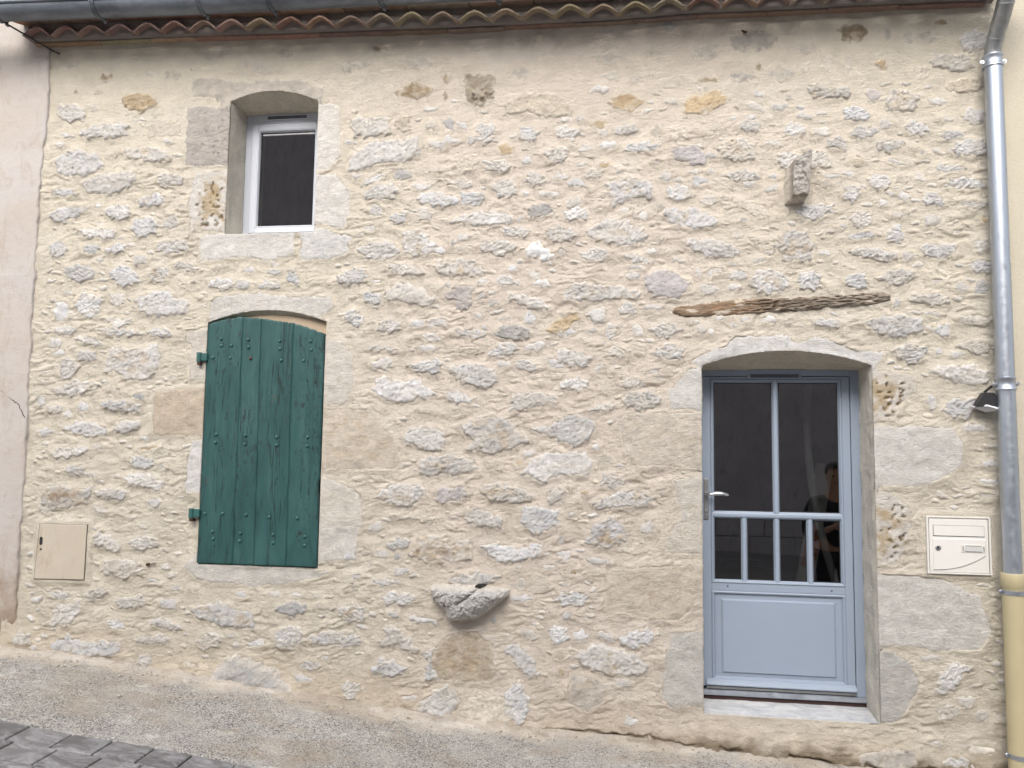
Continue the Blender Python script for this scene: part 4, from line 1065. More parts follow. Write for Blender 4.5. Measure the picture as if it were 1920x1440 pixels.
w 838 2911 836 2890 813 2880 770 2868 752 2868 737 2882 742 2897 775 2919 799 2920 821 2921;
w -3417 1282 -3432 1267 -3469 1268 -3500 1271 -3518 1281 -3522 1301 -3521 1313 -3490 1318 -3458 1307 -3424 1293;
w 2014 273 2011 252 1993 244 1955 239 1941 258 1932 274 1948 291 1956 301 1983 303 2002 292;
b -1161 1956 -1189 1950 -1214 1948 -1260 1947 -1296 1951 -1324 1956 -1351 1962 -1356 1969 -1334 1977 -1302 1976 -1244 1972 -1210 1968 -1192 1964;
b 595 3761 586 3745 566 3725 537 3725 503 3726 507 3743 508 3754 531 3775 561 3777 577 3775;
w 1584 3719 1572 3696 1554 3689 1529 3695 1515 3703 1501 3724 1513 3740 1527 3753 1557 3752 1569 3738;
b -2726 310 -2744 297 -2777 302 -2804 306 -2827 316 -2846 333 -2821 342 -2795 346 -2755 338 -2740 327;
w 896 2535 877 2524 863 2510 835 2512 807 2522 805 2537 816 2556 833 2563 863 2567 880 2558;
f -1670 4290 -1678 4284 -1714 4280 -1756 4279 -1783 4288 -1806 4303 -1774 4309 -1753 4317 -1716 4315 -1682 4306;
w 25 351 18 331 -7 324 -42 324 -53 327 -78 340 -63 356 -37 371 -4 372 7 364;
f 1737 4256 1717 4243 1705 4234 1673 4236 1663 4246 1651 4263 1653 4277 1685 4289 1707 4292 1735 4273;
w 72 132 56 119 38 105 8 102 -16 109 -24 129 -5 144 7 154 39 154 61 148;
s -3809 2348 -3812 2337 -3828 2327 -3877 2331 -3901 2333 -3920 2348 -3900 2364 -3878 2368 -3836 2370 -3815 2361;
w 1905 3845 1900 3834 1870 3831 1838 3826 1804 3843 1797 3855 1807 3865 1834 3869 1861 3869 1904 3862;
w -419 1014 -426 1004 -456 991 -479 990 -507 996 -514 1017 -502 1031 -484 1037 -458 1041 -434 1033;
w -1205 2367 -1214 2357 -1257 2351 -1294 2352 -1321 2361 -1330 2371 -1327 2383 -1298 2390 -1255 2383 -1209 2377;
f -1833 4268 -1844 4238 -1859 4228 -1873 4232 -1895 4244 -1899 4271 -1894 4283 -1883 4307 -1862 4297 -1845 4284;
w -1011 3007 -1023 2996 -1046 2984 -1073 2982 -1090 2989 -1098 3015 -1090 3027 -1064 3034 -1050 3037 -1021 3026;
w 1126 3783 1104 3782 1075 3772 1050 3780 1024 3799 1030 3809 1040 3825 1053 3829 1081 3820 1117 3802;
w 135 3200 130 3186 99 3175 85 3175 51 3186 53 3198 63 3220 70 3229 108 3225 131 3216;
b -1704 847 -1704 834 -1726 812 -1759 798 -1772 799 -1792 810 -1787 826 -1764 845 -1735 856 -1716 861;
w -1016 3088 -1019 3069 -1042 3059 -1066 3052 -1078 3066 -1084 3084 -1092 3103 -1057 3112 -1036 3115 -1020 3110;
b -372 2205 -369 2197 -414 2186 -452 2183 -486 2193 -496 2201 -483 2211 -453 2217 -408 2220 -379 2218;
k 563 4050 560 4038 529 4039 475 4038 459 4047 423 4062 460 4068 486 4073 519 4070 558 4061;
b -181 2403 -192 2395 -235 2398 -269 2406 -321 2421 -317 2427 -308 2439 -262 2434 -230 2425 -190 2417;
b -3288 1229 -3313 1221 -3336 1217 -3371 1230 -3391 1240 -3401 1253 -3395 1266 -3358 1267 -3327 1256 -3308 1246;
f -951 4361 -963 4346 -993 4339 -1015 4343 -1053 4352 -1061 4368 -1040 4375 -1026 4384 -980 4379 -961 4373;
w -2278 2882 -2287 2874 -2308 2864 -2355 2866 -2375 2873 -2383 2884 -2372 2897 -2351 2907 -2319 2907 -2286 2894;
w 1668 3159 1654 3153 1611 3144 1584 3148 1550 3157 1543 3165 1562 3177 1585 3184 1627 3180 1658 3171;
w -1491 1052 -1499 1044 -1519 1035 -1547 1040 -1589 1056 -1589 1065 -1588 1080 -1542 1080 -1515 1076 -1486 1063;
f 1238 4122 1243 4098 1225 4088 1204 4083 1194 4093 1190 4125 1192 4146 1205 4169 1225 4166 1235 4139;
b -1004 2556 -1010 2545 -1032 2526 -1053 2522 -1079 2524 -1096 2530 -1092 2549 -1069 2565 -1045 2576 -1019 2569;
b -3583 2218 -3586 2202 -3614 2199 -3633 2192 -3661 2206 -3669 2220 -3655 2234 -3643 2245 -3617 2250 -3596 2237;
w 1779 3364 1759 3354 1739 3355 1720 3364 1692 3387 1684 3400 1707 3415 1733 3408 1751 3400 1766 3382;
b -717 966 -716 940 -743 934 -762 932 -776 941 -778 964 -781 980 -755 991 -732 994 -713 980;
o 1562 4098 1558 4076 1534 4065 1517 4075 1495 4078 1485 4096 1498 4123 1515 4124 1540 4121 1551 4117;
w -1636 3160 -1641 3148 -1659 3136 -1677 3134 -1696 3143 -1715 3158 -1704 3178 -1685 3191 -1653 3189 -1634 3174;
w -722 2267 -736 2250 -763 2241 -798 2243 -812 2252 -820 2264 -817 2275 -781 2285 -764 2288 -736 2276;
w 1689 2917 1678 2900 1651 2883 1633 2882 1615 2901 1608 2915 1620 2932 1634 2939 1658 2937 1679 2935;
s 1756 578 1761 570 1720 558 1696 561 1654 564 1649 574 1657 584 1694 597 1718 599 1750 589;
b -3427 287 -3438 274 -3470 271 -3500 271 -3531 278 -3543 288 -3541 299 -3509 304 -3472 305 -3430 296;
w -380 3463 -391 3453 -419 3444 -441 3448 -474 3459 -480 3467 -461 3483 -439 3490 -411 3490 -398 3478;
b -3186 324 -3189 314 -3219 306 -3255 305 -3273 314 -3285 322 -3281 332 -3260 344 -3223 345 -3196 340;
b 1665 3371 1656 3356 1630 3349 1610 3352 1596 3365 1592 3379 1599 3395 1609 3405 1631 3400 1661 3395;
b 244 3054 241 3041 218 3034 197 3029 162 3041 167 3057 175 3072 186 3076 213 3078 246 3067;
w -3490 1501 -3510 1490 -3532 1495 -3562 1502 -3593 1519 -3607 1530 -3592 1539 -3562 1535 -3525 1528 -3497 1511;
w -3000 836 -3020 823 -3045 821 -3073 818 -3112 825 -3119 836 -3115 848 -3073 854 -3051 850 -3014 843;
w -1232 3961 -1239 3948 -1269 3936 -1302 3933 -1323 3936 -1342 3944 -1341 3953 -1309 3965 -1258 3972 -1237 3969;
w -390 2973 -401 2942 -431 2949 -454 2967 -445 2984 -424 3015 -403 3009;w -610 3571 -626 3551 -647 3547 -673 3561 -673 3595 -646 3608 -626 3609;
o -112 3529 -120 3510 -138 3507 -166 3506 -183 3514 -195 3529 -180 3546 -164 3552 -138 3548 -116 3545;
w -3449 2585 -3459 2567 -3484 2558 -3513 2563 -3523 2570 -3545 2588 -3534 2598 -3503 2603 -3488 2603 -3464 2595;
w 2114 1673 2103 1665 2078 1663 2050 1663 2020 1672 2014 1688 2022 1693 2049 1702 2076 1704 2099 1688;
w -2421 777 -2421 756 -2452 750 -2472 749 -2491 757 -2501 770 -2500 782 -2479 792 -2443 794 -2424 785;
b -2243 523 -2250 514 -2313 505 -2351 502 -2390 500 -2405 506 -2398 515 -2366 523 -2292 529 -2268 526;
w 1360 3416 1351 3406 1332 3395 1311 3399 1285 3406 1269 3420 1286 3429 1296 3441 1331 3443 1352 3429;
w 843 3925 831 3917 808 3922 783 3931 770 3947 764 3961 782 3974 801 3969 833 3959 837 3943;
b -2661 301 -2673 289 -2700 294 -2727 297 -2749 314 -2746 324 -2735 334 -2717 339 -2693 330 -2660 314;
w 937 3621 933 3608 905 3609 879 3611 837 3624 832 3637 838 3643 870 3643 910 3641 937 3630;
k -1575 4390 -1586 4382 -1625 4377 -1661 4378 -1694 4387 -1693 4394 -1691 4405 -1670 4409 -1626 4406 -1586 4399;
b -362 496 -366 479 -395 467 -414 465 -430 477 -436 489 -430 504 -409 519 -396 514 -365 507;
f 159 4114 149 4101 124 4093 109 4096 74 4106 66 4115 69 4127 108 4137 123 4134 157 4122;
w -2457 2906 -2466 2888 -2490 2882 -2517 2880 -2534 2883 -2545 2897 -2543 2907 -2521 2923 -2502 2920 -2477 2918;
b 1037 2550 1030 2536 1015 2529 982 2531 950 2537 953 2548 963 2562 977 2571 1011 2567 1034 2565;
w 918 3363 921 3353 896 3340 858 3329 833 3330 809 3330 817 3346 844 3356 883 3370 913 3367;
w -330 736 -343 712 -359 708 -377 703 -399 712 -405 724 -394 746 -380 753 -359 758 -343 745;
w 830 2910 822 2893 803 2883 781 2875 753 2880 750 2887 743 2902 771 2915 794 2920 823 2922;
b 2006 3052 2001 3044 1970 3051 1955 3064 1939 3086 1941 3097 1951 3104 1969 3103 2000 3084 2013 3063;
w 1547 3237 1540 3219 1522 3212 1503 3211 1488 3221 1479 3243 1485 3252 1506 3266 1523 3264 1540 3253;
b -1791 609 -1802 602 -1834 594 -1882 592 -1894 596 -1912 604 -1900 617 -1866 623 -1842 621 -1803 619;
s 1843 2751 1838 2737 1820 2733 1791 2734 1779 2740 1761 2758 1772 2769 1795 2772 1821 2776 1847 2763;
w -1645 920 -1656 907 -1682 899 -1703 898 -1736 903 -1746 908 -1735 920 -1712 932 -1680 935 -1650 931;
f -739 2550 -740 2531 -759 2528 -785 2526 -796 2535 -809 2553 -799 2564 -789 2573 -756 2573 -741 2568;
w -3731 1927 -3740 1911 -3775 1906 -3805 1918 -3808 1937 -3787 1957 -3748 1945;
w -1167 3006 -1174 2990 -1181 2981 -1215 2983 -1230 2990 -1236 3009 -1227 3024 -1208 3028 -1185 3026 -1169 3024;
b -448 1747 -459 1731 -474 1725 -515 1725 -537 1731 -537 1743 -529 1755 -515 1761 -485 1761 -461 1755;
f 994 4410 984 4397 963 4391 943 4391 920 4404 916 4417 915 4429 938 4434 967 4433 980 4426;
b 2119 367 2107 355 2090 342 2066 344 2053 352 2043 369 2055 384 2072 388 2087 388 2104 386;
w 1268 3409 1254 3397 1232 3391 1204 3393 1177 3403 1177 3412 1177 3423 1208 3425 1234 3426 1264 3418;
w 1750 119 1745 106 1723 97 1700 92 1672 97 1674 112 1670 122 1694 131 1721 134 1749 128;
w -3862 1286 -3880 1260 -3909 1254 -3933 1274 -3935 1289 -3904 1308 -3883 1299;
b 243 3052 237 3041 216 3036 193 3032 173 3047 160 3053 169 3069 193 3076 221 3072 238 3064;
w 205 2614 209 2606 175 2604 142 2603 111 2613 99 2621 103 2629 144 2633 178 2629 210 2624;
b -3402 615 -3408 600 -3421 591 -3448 579 -3463 576 -3477 590 -3476 598 -3459 617 -3443 624 -3418 628;
w 214 2170 210 2161 191 2156 161 2156 146 2160 136 2174 141 2188 162 2190 182 2196 209 2189;
b -830 2394 -838 2386 -864 2379 -900 2380 -919 2386 -944 2396 -926 2404 -904 2409 -863 2407 -843 2404;
w -3852 3884 -3869 3876 -3888 3873 -3919 3870 -3944 3880 -3965 3894 -3943 3901 -3927 3905 -3897 3902 -3878 3895;
b 1731 3558 1719 3549 1709 3540 1677 3543 1661 3552 1650 3564 1658 3572 1670 3580 1707 3580 1727 3572;
w -684 2890 -695 2874 -713 2862 -728 2854 -749 2862 -763 2874 -756 2885 -743 2898 -714 2903 -702 2898;
b -1041 1957 -1046 1947 -1067 1928 -1082 1931 -1100 1945 -1107 1955 -1102 1973 -1082 1978 -1063 1976 -1039 1969;
w 779 3379 770 3361 752 3357 734 3358 708 3369 705 3378 703 3394 730 3396 754 3400 769 3389;
w -3458 1711 -3472 1702 -3493 1699 -3537 1694 -3568 1703 -3569 1710 -3558 1720 -3531 1725 -3509 1726 -3483 1720;
w -3098 3809 -3106 3802 -3122 3798 -3159 3796 -3178 3803 -3185 3817 -3179 3827 -3158 3831 -3132 3829 -3101 3821;
w 23 3236 21 3221 2 3216 -21 3213 -44 3221 -50 3232 -38 3244 -25 3251 -4 3258 19 3250;
w 1957 2316 1949 2308 1917 2300 1897 2299 1865 2308 1856 2315 1880 2329 1895 2334 1915 2334 1936 2329;
w -869 2791 -879 2779 -892 2779 -915 2776 -933 2784 -948 2798 -941 2810 -924 2815 -893 2814 -876 2810;
w 1733 2566 1713 2556 1702 2550 1665 2554 1644 2564 1633 2574 1654 2583 1680 2589 1696 2583 1711 2577;
w -1037 3821 -1043 3805 -1066 3809 -1083 3812 -1092 3823 -1105 3847 -1096 3853 -1070 3855 -1051 3846 -1042 3836;
w -2189 784 -2206 777 -2219 768 -2252 770 -2265 774 -2287 782 -2273 797 -2250 801 -2221 803 -2203 795;
s -1596 2804 -1603 2796 -1617 2793 -1652 2788 -1662 2795 -1672 2806 -1668 2825 -1647 2826 -1624 2829 -1603 2818;
f -3267 4307 -3282 4289 -3300 4282 -3324 4295 -3331 4328 -3311 4330 -3271 4327;
w 315 3928 316 3915 287 3909 270 3905 249 3915 235 3927 253 3940 264 3949 287 3945 306 3937;
g -1407 1059 -1404 1044 -1423 1022 -1455 1016 -1468 1034 -1452 1058 -1431 1071;
b -258 2790 -261 2782 -298 2780 -324 2780 -359 2784 -368 2792 -360 2804 -321 2803 -293 2806 -268 2802;
w 550 3549 535 3545 523 3541 500 3554 480 3567 480 3581 491 3590 507 3589 537 3579 547 3562;
f 1588 4287 1584 4267 1572 4256 1558 4253 1554 4271 1551 4296 1554 4317 1566 4328 1578 4328 1589 4317;
w -162 2224 -172 2209 -206 2218 -212 2236 -194 2262 -173 2264 -155 2255;
b -2944 2800 -2961 2802 -2982 2807 -2999 2828 -3018 2848 -3007 2857 -2998 2858 -2980 2854 -2957 2830 -2944 2812;
w 530 2834 520 2805 496 2791 483 2810 477 2837 495 2855 517 2849;
w -2870 800 -2880 786 -2897 778 -2918 777 -2938 782 -2952 793 -2935 806 -2925 816 -2905 818 -2886 808;
w -376 1184 -380 1160 -413 1157 -428 1167 -432 1188 -406 1206 -377 1203;w -3570 2981 -3583 2964 -3612 2966 -3635 2979 -3642 2992 -3622 3006 -3586 3005;
w -1417 691 -1419 678 -1443 672 -1463 672 -1484 680 -1489 692 -1479 698 -1467 708 -1436 711 -1418 704;
b -2892 408 -2914 406 -2928 407 -2949 428 -2956 439 -2962 459 -2944 457 -2921 453 -2906 439 -2896 418;
w 205 2222 195 2207 176 2197 153 2202 138 2208 137 2220 142 2234 156 2240 180 2238 196 2234;
b -471 2138 -477 2130 -512 2123 -564 2124 -576 2130 -594 2138 -570 2143 -542 2147 -512 2146 -478 2144;
g -813 2653 -812 2645 -831 2639 -860 2638 -879 2645 -882 2656 -880 2673 -859 2675 -842 2677 -822 2670;
w 446 3465 442 3458 414 3451 387 3456 364 3461 362 3468 371 3482 390 3485 417 3489 433 3477;
b -354 2846 -364 2842 -380 2843 -411 2852 -428 2863 -439 2880 -435 2888 -397 2878 -377 2872 -353 2855;
w -899 2703 -905 2690 -935 2681 -947 2687 -946 2721 -929 2736 -901 2733;
w 682 2736 672 2722 648 2717 632 2718 609 2725 608 2734 609 2744 637 2756 654 2755 673 2743;
w -579 1718 -575 1706 -591 1692 -620 1685 -633 1682 -642 1693 -640 1708 -626 1722 -609 1726 -587 1726;
w 111 2861 104 2852 75 2854 24 2857 4 2865 7 2871 4 2880 48 2879 75 2875 105 2868;
s -1854 413 -1866 386 -1888 381 -1908 396 -1912 418 -1893 429 -1860 427;k -3643 4194 -3662 4176 -3689 4176 -3722 4191 -3722 4202 -3696 4215 -3657 4204;
b 532 3715 527 3707 511 3698 474 3693 452 3698 448 3705 444 3712 469 3724 494 3725 520 3724;
b -1898 724 -1911 693 -1934 696 -1951 707 -1953 725 -1931 748 -1911 740;f -622 906 -630 868 -654 870 -667 892 -670 907 -651 927 -634 925;
b 231 3249 213 3233 193 3226 169 3249 171 3265 198 3277 212 3274;
w -137 3251 -138 3240 -167 3235 -192 3237 -208 3243 -225 3251 -206 3261 -181 3268 -165 3268 -138 3259;
w -3935 3817 -3939 3806 -3967 3799 -3994 3811 -3995 3833 -3976 3841 -3942 3836;
b -3398 1602 -3408 1595 -3441 1596 -3476 1600 -3501 1603 -3508 1612 -3494 1621 -3469 1620 -3429 1618 -3410 1609;
w 469 2488 468 2470 465 2460 451 2451 430 2451 417 2456 420 2471 418 2483 440 2497 461 2496;
o -366 392 -366 379 -391 372 -408 376 -422 388 -426 401 -419 408 -405 415 -375 411 -366 399;
w 1814 2555 1801 2546 1786 2539 1763 2543 1734 2547 1729 2556 1731 2567 1761 2571 1786 2569 1807 2565;
f -719 4363 -727 4352 -749 4351 -774 4352 -792 4355 -798 4368 -791 4375 -766 4381 -751 4383 -730 4376;
w 290 2967 283 2958 259 2954 239 2953 221 2958 208 2972 216 2980 235 2984 263 2982 286 2976;
g -181 2471 -193 2458 -205 2456 -230 2452 -246 2461 -255 2469 -246 2483 -235 2487 -200 2488 -192 2479;
w -3022 1585 -3044 1570 -3059 1567 -3093 1579 -3088 1599 -3068 1608 -3043 1602;
k -1165 4155 -1169 4143 -1179 4117 -1191 4123 -1200 4143 -1203 4158 -1197 4176 -1192 4193 -1182 4191 -1172 4181;
f 503 4007 493 3994 472 3986 449 3992 434 3998 430 4009 437 4018 454 4023 478 4023 490 4014;
w 747 2537 729 2513 713 2516 688 2523 688 2546 715 2557 736 2553;w 918 3415 904 3400 879 3403 859 3413 864 3436 884 3447 906 3435;
b 173 2574 167 2569 153 2559 129 2562 116 2565 99 2581 113 2592 129 2593 146 2597 166 2586;
w -1739 3514 -1754 3504 -1774 3497 -1797 3497 -1811 3504 -1817 3515 -1817 3525 -1790 3528 -1767 3528 -1750 3522;
w -2982 3346 -2991 3329 -3010 3322 -3034 3333 -3038 3355 -3012 3370 -2988 3361;
w -1738 3520 -1740 3511 -1767 3504 -1788 3501 -1803 3502 -1817 3513 -1819 3519 -1793 3530 -1764 3532 -1747 3530;
b 286 2966 275 2957 261 2949 237 2952 218 2955 210 2972 222 2977 233 2982 260 2985 274 2975;
w 373 2900 358 2898 335 2896 287 2905 278 2910 267 2920 278 2926 297 2924 340 2919 361 2909;
w 1929 3741 1925 3728 1906 3724 1866 3722 1850 3727 1843 3733 1853 3742 1876 3748 1900 3749 1929 3747;
w -122 3746 -137 3726 -162 3722 -181 3731 -176 3758 -156 3766 -136 3760;
w -3771 2754 -3784 2748 -3805 2747 -3836 2755 -3861 2762 -3856 2766 -3859 2776 -3835 2779 -3810 2775 -3781 2765;
b 141 2231 131 2224 110 2216 97 2217 74 2222 72 2234 73 2244 87 2250 114 2251 128 2243;
b 59 255 53 248 38 240 16 236 -7 243 -19 249 -10 263 12 266 39 267 60 262;w 1605 2639 1595 2613 1582 2603 1555 2609 1547 2621 1566 2643 1586 2650;
b -1511 1012 -1526 997 -1535 993 -1569 983 -1591 984 -1593 991 -1583 1001 -1578 1011 -1542 1017 -1527 1013;
b -1445 3457 -1462 3451 -1480 3446 -1503 3448 -1522 3453 -1529 3463 -1516 3469 -1504 3478 -1483 3475 -1461 3469;
b -1577 1121 -1582 1109 -1605 1101 -1629 1101 -1638 1106 -1649 1119 -1648 1129 -1626 1131 -1609 1132 -1590 1129;
o 2104 3115 2101 3100 2079 3097 2055 3114 2058 3130 2079 3147 2098 3135;
w 189 2969 181 2957 164 2955 139 2953 123 2962 114 2968 130 2980 145 2985 164 2987 173 2979;
b -3562 2536 -3569 2532 -3602 2528 -3641 2527 -3657 2531 -3678 2539 -3663 2543 -3639 2545 -3611 2549 -3580 2544;
w -247 3539 -255 3530 -280 3524 -296 3526 -315 3533 -322 3541 -321 3551 -294 3555 -276 3554 -258 3546;
b -3881 1500 -3895 1491 -3923 1485 -3955 1493 -3956 1509 -3937 1518 -3904 1512;
k -1171 4034 -1176 4017 -1182 4006 -1193 4000 -1200 4023 -1201 4037 -1200 4062 -1196 4072 -1186 4073 -1175 4060;
w -2044 787 -2064 780 -2082 776 -2103 771 -2122 776 -2142 782 -2132 790 -2108 796 -2077 797 -2054 794;
w -3170 1777 -3180 1756 -3197 1747 -3221 1766 -3220 1785 -3202 1793 -3179 1789;
b -3459 2634 -3468 2625 -3479 2621 -3507 2613 -3533 2616 -3543 2623 -3526 2635 -3514 2638 -3491 2643 -3468 2642;
w -2286 2938 -2299 2928 -2314 2922 -2338 2922 -2352 2930 -2360 2936 -2357 2949 -2338 2952 -2315 2952 -2303 2945;
f 88 4082 84 4076 60 4069 44 4071 27 4079 24 4085 25 4097 49 4102 72 4101 83 4093;
o -641 1645 -652 1618 -668 1615 -685 1624 -688 1643 -667 1664 -655 1662;
b -3629 1723 -3646 1717 -3669 1717 -3701 1719 -3719 1725 -3734 1734 -3725 1739 -3704 1742 -3664 1735 -3649 1731;
w -362 3838 -372 3827 -379 3824 -404 3823 -421 3831 -433 3842 -423 3847 -411 3853 -381 3853 -363 3849;
w 455 2834 445 2819 417 2811 410 2820 407 2842 428 2860 442 2856;w 1825 2333 1823 2318 1796 2315 1779 2328 1778 2341 1792 2357 1817 2353;
w -663 3200 -675 3178 -693 3180 -698 3194 -693 3225 -671 3236 -661 3222;b -1038 1239 -1050 1231 -1078 1226 -1099 1228 -1094 1251 -1076 1260 -1045 1256;
w -1793 3748 -1808 3742 -1817 3738 -1847 3737 -1861 3745 -1866 3751 -1856 3759 -1840 3765 -1824 3766 -1793 3757;
o -306 982 -299 972 -326 968 -341 965 -362 973 -365 979 -362 987 -340 998 -329 998 -304 989;
w -1923 784 -1929 780 -1952 771 -1967 772 -1987 776 -1998 782 -1993 790 -1978 799 -1950 798 -1923 793;
b -140 999 -147 990 -172 986 -189 984 -219 990 -228 995 -218 1001 -191 1009 -162 1009 -154 1004;
w -913 2579 -919 2561 -954 2558 -968 2572 -968 2589 -946 2593 -921 2587;
w -1030 1313 -1032 1305 -1052 1298 -1073 1297 -1087 1300 -1092 1312 -1088 1320 -1070 1327 -1047 1326 -1034 1324;
b -2973 1141 -2985 1138 -3001 1136 -3034 1137 -3065 1139 -3078 1148 -3059 1153 -3035 1155 -3001 1153 -2982 1151;
k 1911 4352 1914 4343 1893 4337 1878 4339 1855 4344 1853 4358 1862 4364 1878 4369 1890 4368 1912 4361;
b 945 3173 924 3168 899 3163 883 3163 844 3164 839 3171 851 3177 882 3182 900 3184 927 3178;
b -327 1506 -329 1490 -347 1474 -368 1478 -376 1493 -371 1507 -341 1516;
b 374 2905 356 2899 334 2897 299 2895 275 2901 271 2905 281 2914 303 2915 336 2913 364 2909;
w 1209 3807 1208 3800 1191 3796 1156 3798 1147 3802 1136 3811 1147 3816 1161 3820 1182 3822 1213 3814;
w 1208 2939 1208 2924 1185 2923 1167 2926 1154 2931 1143 2939 1157 2949 1174 2953 1190 2951 1206 2943;
w 201 3545 189 3519 175 3520 156 3534 158 3550 173 3567 190 3556;k 831 4116 825 4104 802 4102 789 4114 790 4137 805 4146 820 4141;
w 552 3462 541 3457 530 3453 508 3450 488 3458 486 3465 489 3473 502 3479 526 3479 541 3474;
b -3399 1890 -3417 1873 -3441 1865 -3462 1870 -3471 1882 -3442 1893 -3416 1897;
w -1223 3546 -1227 3529 -1254 3525 -1274 3537 -1272 3550 -1249 3564 -1237 3558;
b 1241 2750 1249 2738 1244 2722 1232 2709 1216 2696 1209 2701 1205 2706 1208 2725 1220 2737 1234 2748;
w 614 3288 607 3273 579 3272 565 3285 566 3297 581 3309 602 3305;
w 693 3046 683 3040 665 3039 653 3046 631 3058 635 3066 639 3070 657 3074 674 3066 692 3056;
w 1268 2554 1252 2549 1242 2547 1220 2553 1197 2563 1197 2570 1197 2577 1213 2577 1249 2569 1264 2563;
w 785 3803 774 3794 753 3791 738 3791 719 3800 718 3805 720 3814 737 3817 756 3817 772 3812;
w -3694 3358 -3704 3344 -3739 3344 -3750 3353 -3754 3367 -3731 3374 -3704 3366;s -169 1747 -179 1728 -201 1726 -215 1738 -211 1756 -192 1765 -171 1757;
b -1488 3137 -1502 3137 -1520 3144 -1534 3150 -1546 3165 -1557 3176 -1545 3178 -1520 3170 -1505 3159 -1486 3143;
w 446 2824 444 2808 418 2805 413 2818 409 2841 418 2851 439 2847;
f -529 2183 -541 2179 -561 2172 -575 2174 -599 2179 -602 2183 -602 2191 -581 2195 -556 2197 -538 2192;
s -871 2496 -879 2480 -901 2474 -917 2484 -920 2504 -897 2512 -883 2505;
w -2487 502 -2495 496 -2514 497 -2531 502 -2550 511 -2563 525 -2546 526 -2529 523 -2508 519 -2492 510;
w -2176 2888 -2188 2874 -2209 2875 -2230 2881 -2231 2900 -2216 2902 -2188 2902;w 1943 3052 1939 3041 1911 3038 1894 3046 1898 3058 1916 3072 1937 3070;
b -1127 3505 -1133 3495 -1159 3494 -1186 3503 -1183 3514 -1160 3522 -1138 3522;b -234 3375 -233 3356 -243 3346 -255 3357 -271 3388 -265 3400 -253 3403;
w -3602 3373 -3617 3360 -3640 3360 -3657 3372 -3657 3382 -3633 3391 -3611 3385;
w 676 2881 677 2872 653 2870 640 2870 614 2874 609 2881 615 2888 639 2894 658 2890 680 2886;
b -3030 3611 -3045 3599 -3068 3600 -3092 3604 -3100 3619 -3070 3623 -3040 3618;o -229 1465 -239 1456 -265 1452 -280 1460 -282 1473 -266 1482 -234 1480;
w -2990 2176 -3000 2163 -3019 2159 -3040 2169 -3041 2182 -3017 2195 -3003 2188;g -788 672 -799 666 -815 665 -831 680 -821 700 -806 701 -787 693;
b -1636 2501 -1640 2489 -1652 2483 -1680 2470 -1693 2467 -1708 2469 -1704 2476 -1682 2490 -1667 2499 -1643 2503;
k -2925 4328 -2928 4322 -2956 4315 -2978 4311 -2998 4311 -3007 4317 -3006 4325 -2988 4329 -2963 4332 -2939 4331;
w -713 3745 -717 3734 -746 3731 -761 3736 -769 3752 -740 3761 -722 3757;w 465 3636 454 3620 438 3615 420 3625 413 3642 431 3651 452 3645;
b -2770 795 -2780 784 -2797 781 -2821 787 -2828 800 -2809 808 -2773 806;w -3579 3239 -3601 3227 -3614 3227 -3647 3234 -3645 3242 -3622 3252 -3590 3247;
w 519 2450 515 2440 499 2433 484 2448 488 2466 497 2481 511 2476;w 677 3800 667 3792 638 3788 619 3798 624 3807 644 3817 668 3812;
w 666 2497 662 2491 639 2483 620 2492 615 2510 632 2512 661 2512;w 1308 3100 1300 3090 1281 3082 1262 3097 1261 3106 1285 3119 1298 3116;
b -1400 2594 -1418 2584 -1441 2582 -1462 2592 -1467 2598 -1441 2607 -1404 2602;
b -3749 3234 -3757 3224 -3783 3222 -3795 3226 -3799 3247 -3780 3252 -3763 3248;
w 1213 3752 1205 3746 1191 3742 1171 3743 1148 3749 1150 3754 1152 3762 1171 3763 1191 3765 1207 3759;
w -631 3372 -638 3352 -657 3348 -675 3363 -669 3374 -656 3383 -637 3382;g -1100 3048 -1108 3030 -1122 3024 -1128 3036 -1132 3056 -1115 3075 -1103 3065;
b -1362 1192 -1378 1187 -1399 1186 -1434 1187 -1470 1189 -1482 1194 -1460 1197 -1428 1198 -1398 1197 -1361 1195;
b -3729 2359 -3740 2352 -3757 2359 -3771 2370 -3764 2387 -3743 2387 -3729 2377;w -2460 460 -2463 448 -2481 443 -2498 448 -2499 469 -2484 480 -2466 471;
w -1806 3751 -1826 3738 -1846 3739 -1862 3748 -1857 3761 -1844 3766 -1826 3764;w -40 3488 -50 3476 -68 3470 -85 3479 -88 3496 -77 3503 -47 3495;
w -287 3843 -296 3827 -314 3822 -324 3831 -330 3847 -309 3861 -296 3853;w -316 1343 -327 1324 -340 1319 -354 1333 -356 1351 -343 1358 -326 1352;
b -227 686 -242 674 -261 676 -285 689 -281 695 -254 701 -237 696;b -231 2047 -241 2041 -270 2036 -285 2044 -284 2057 -262 2062 -248 2061;
b -1272 2595 -1280 2580 -1297 2571 -1309 2588 -1308 2601 -1296 2614 -1282 2606;
b -1214 3008 -1225 2995 -1243 2991 -1256 3003 -1262 3012 -1239 3023 -1215 3017;
b -3755 1757 -3762 1751 -3773 1749 -3806 1748 -3821 1751 -3828 1758 -3834 1761 -3809 1765 -3781 1764 -3770 1763;
w 988 3922 984 3895 970 3892 962 3903 963 3925 973 3939 981 3941;
b -3200 2533 -3211 2529 -3232 2527 -3265 2527 -3283 2531 -3295 2533 -3283 2538 -3266 2540 -3237 2540 -3204 2538;
b -4 2198 -8 2191 -26 2180 -50 2173 -61 2171 -71 2172 -66 2182 -52 2189 -35 2195 -11 2201;
w -1120 2772 -1127 2761 -1146 2761 -1166 2768 -1163 2779 -1145 2790 -1127 2782;
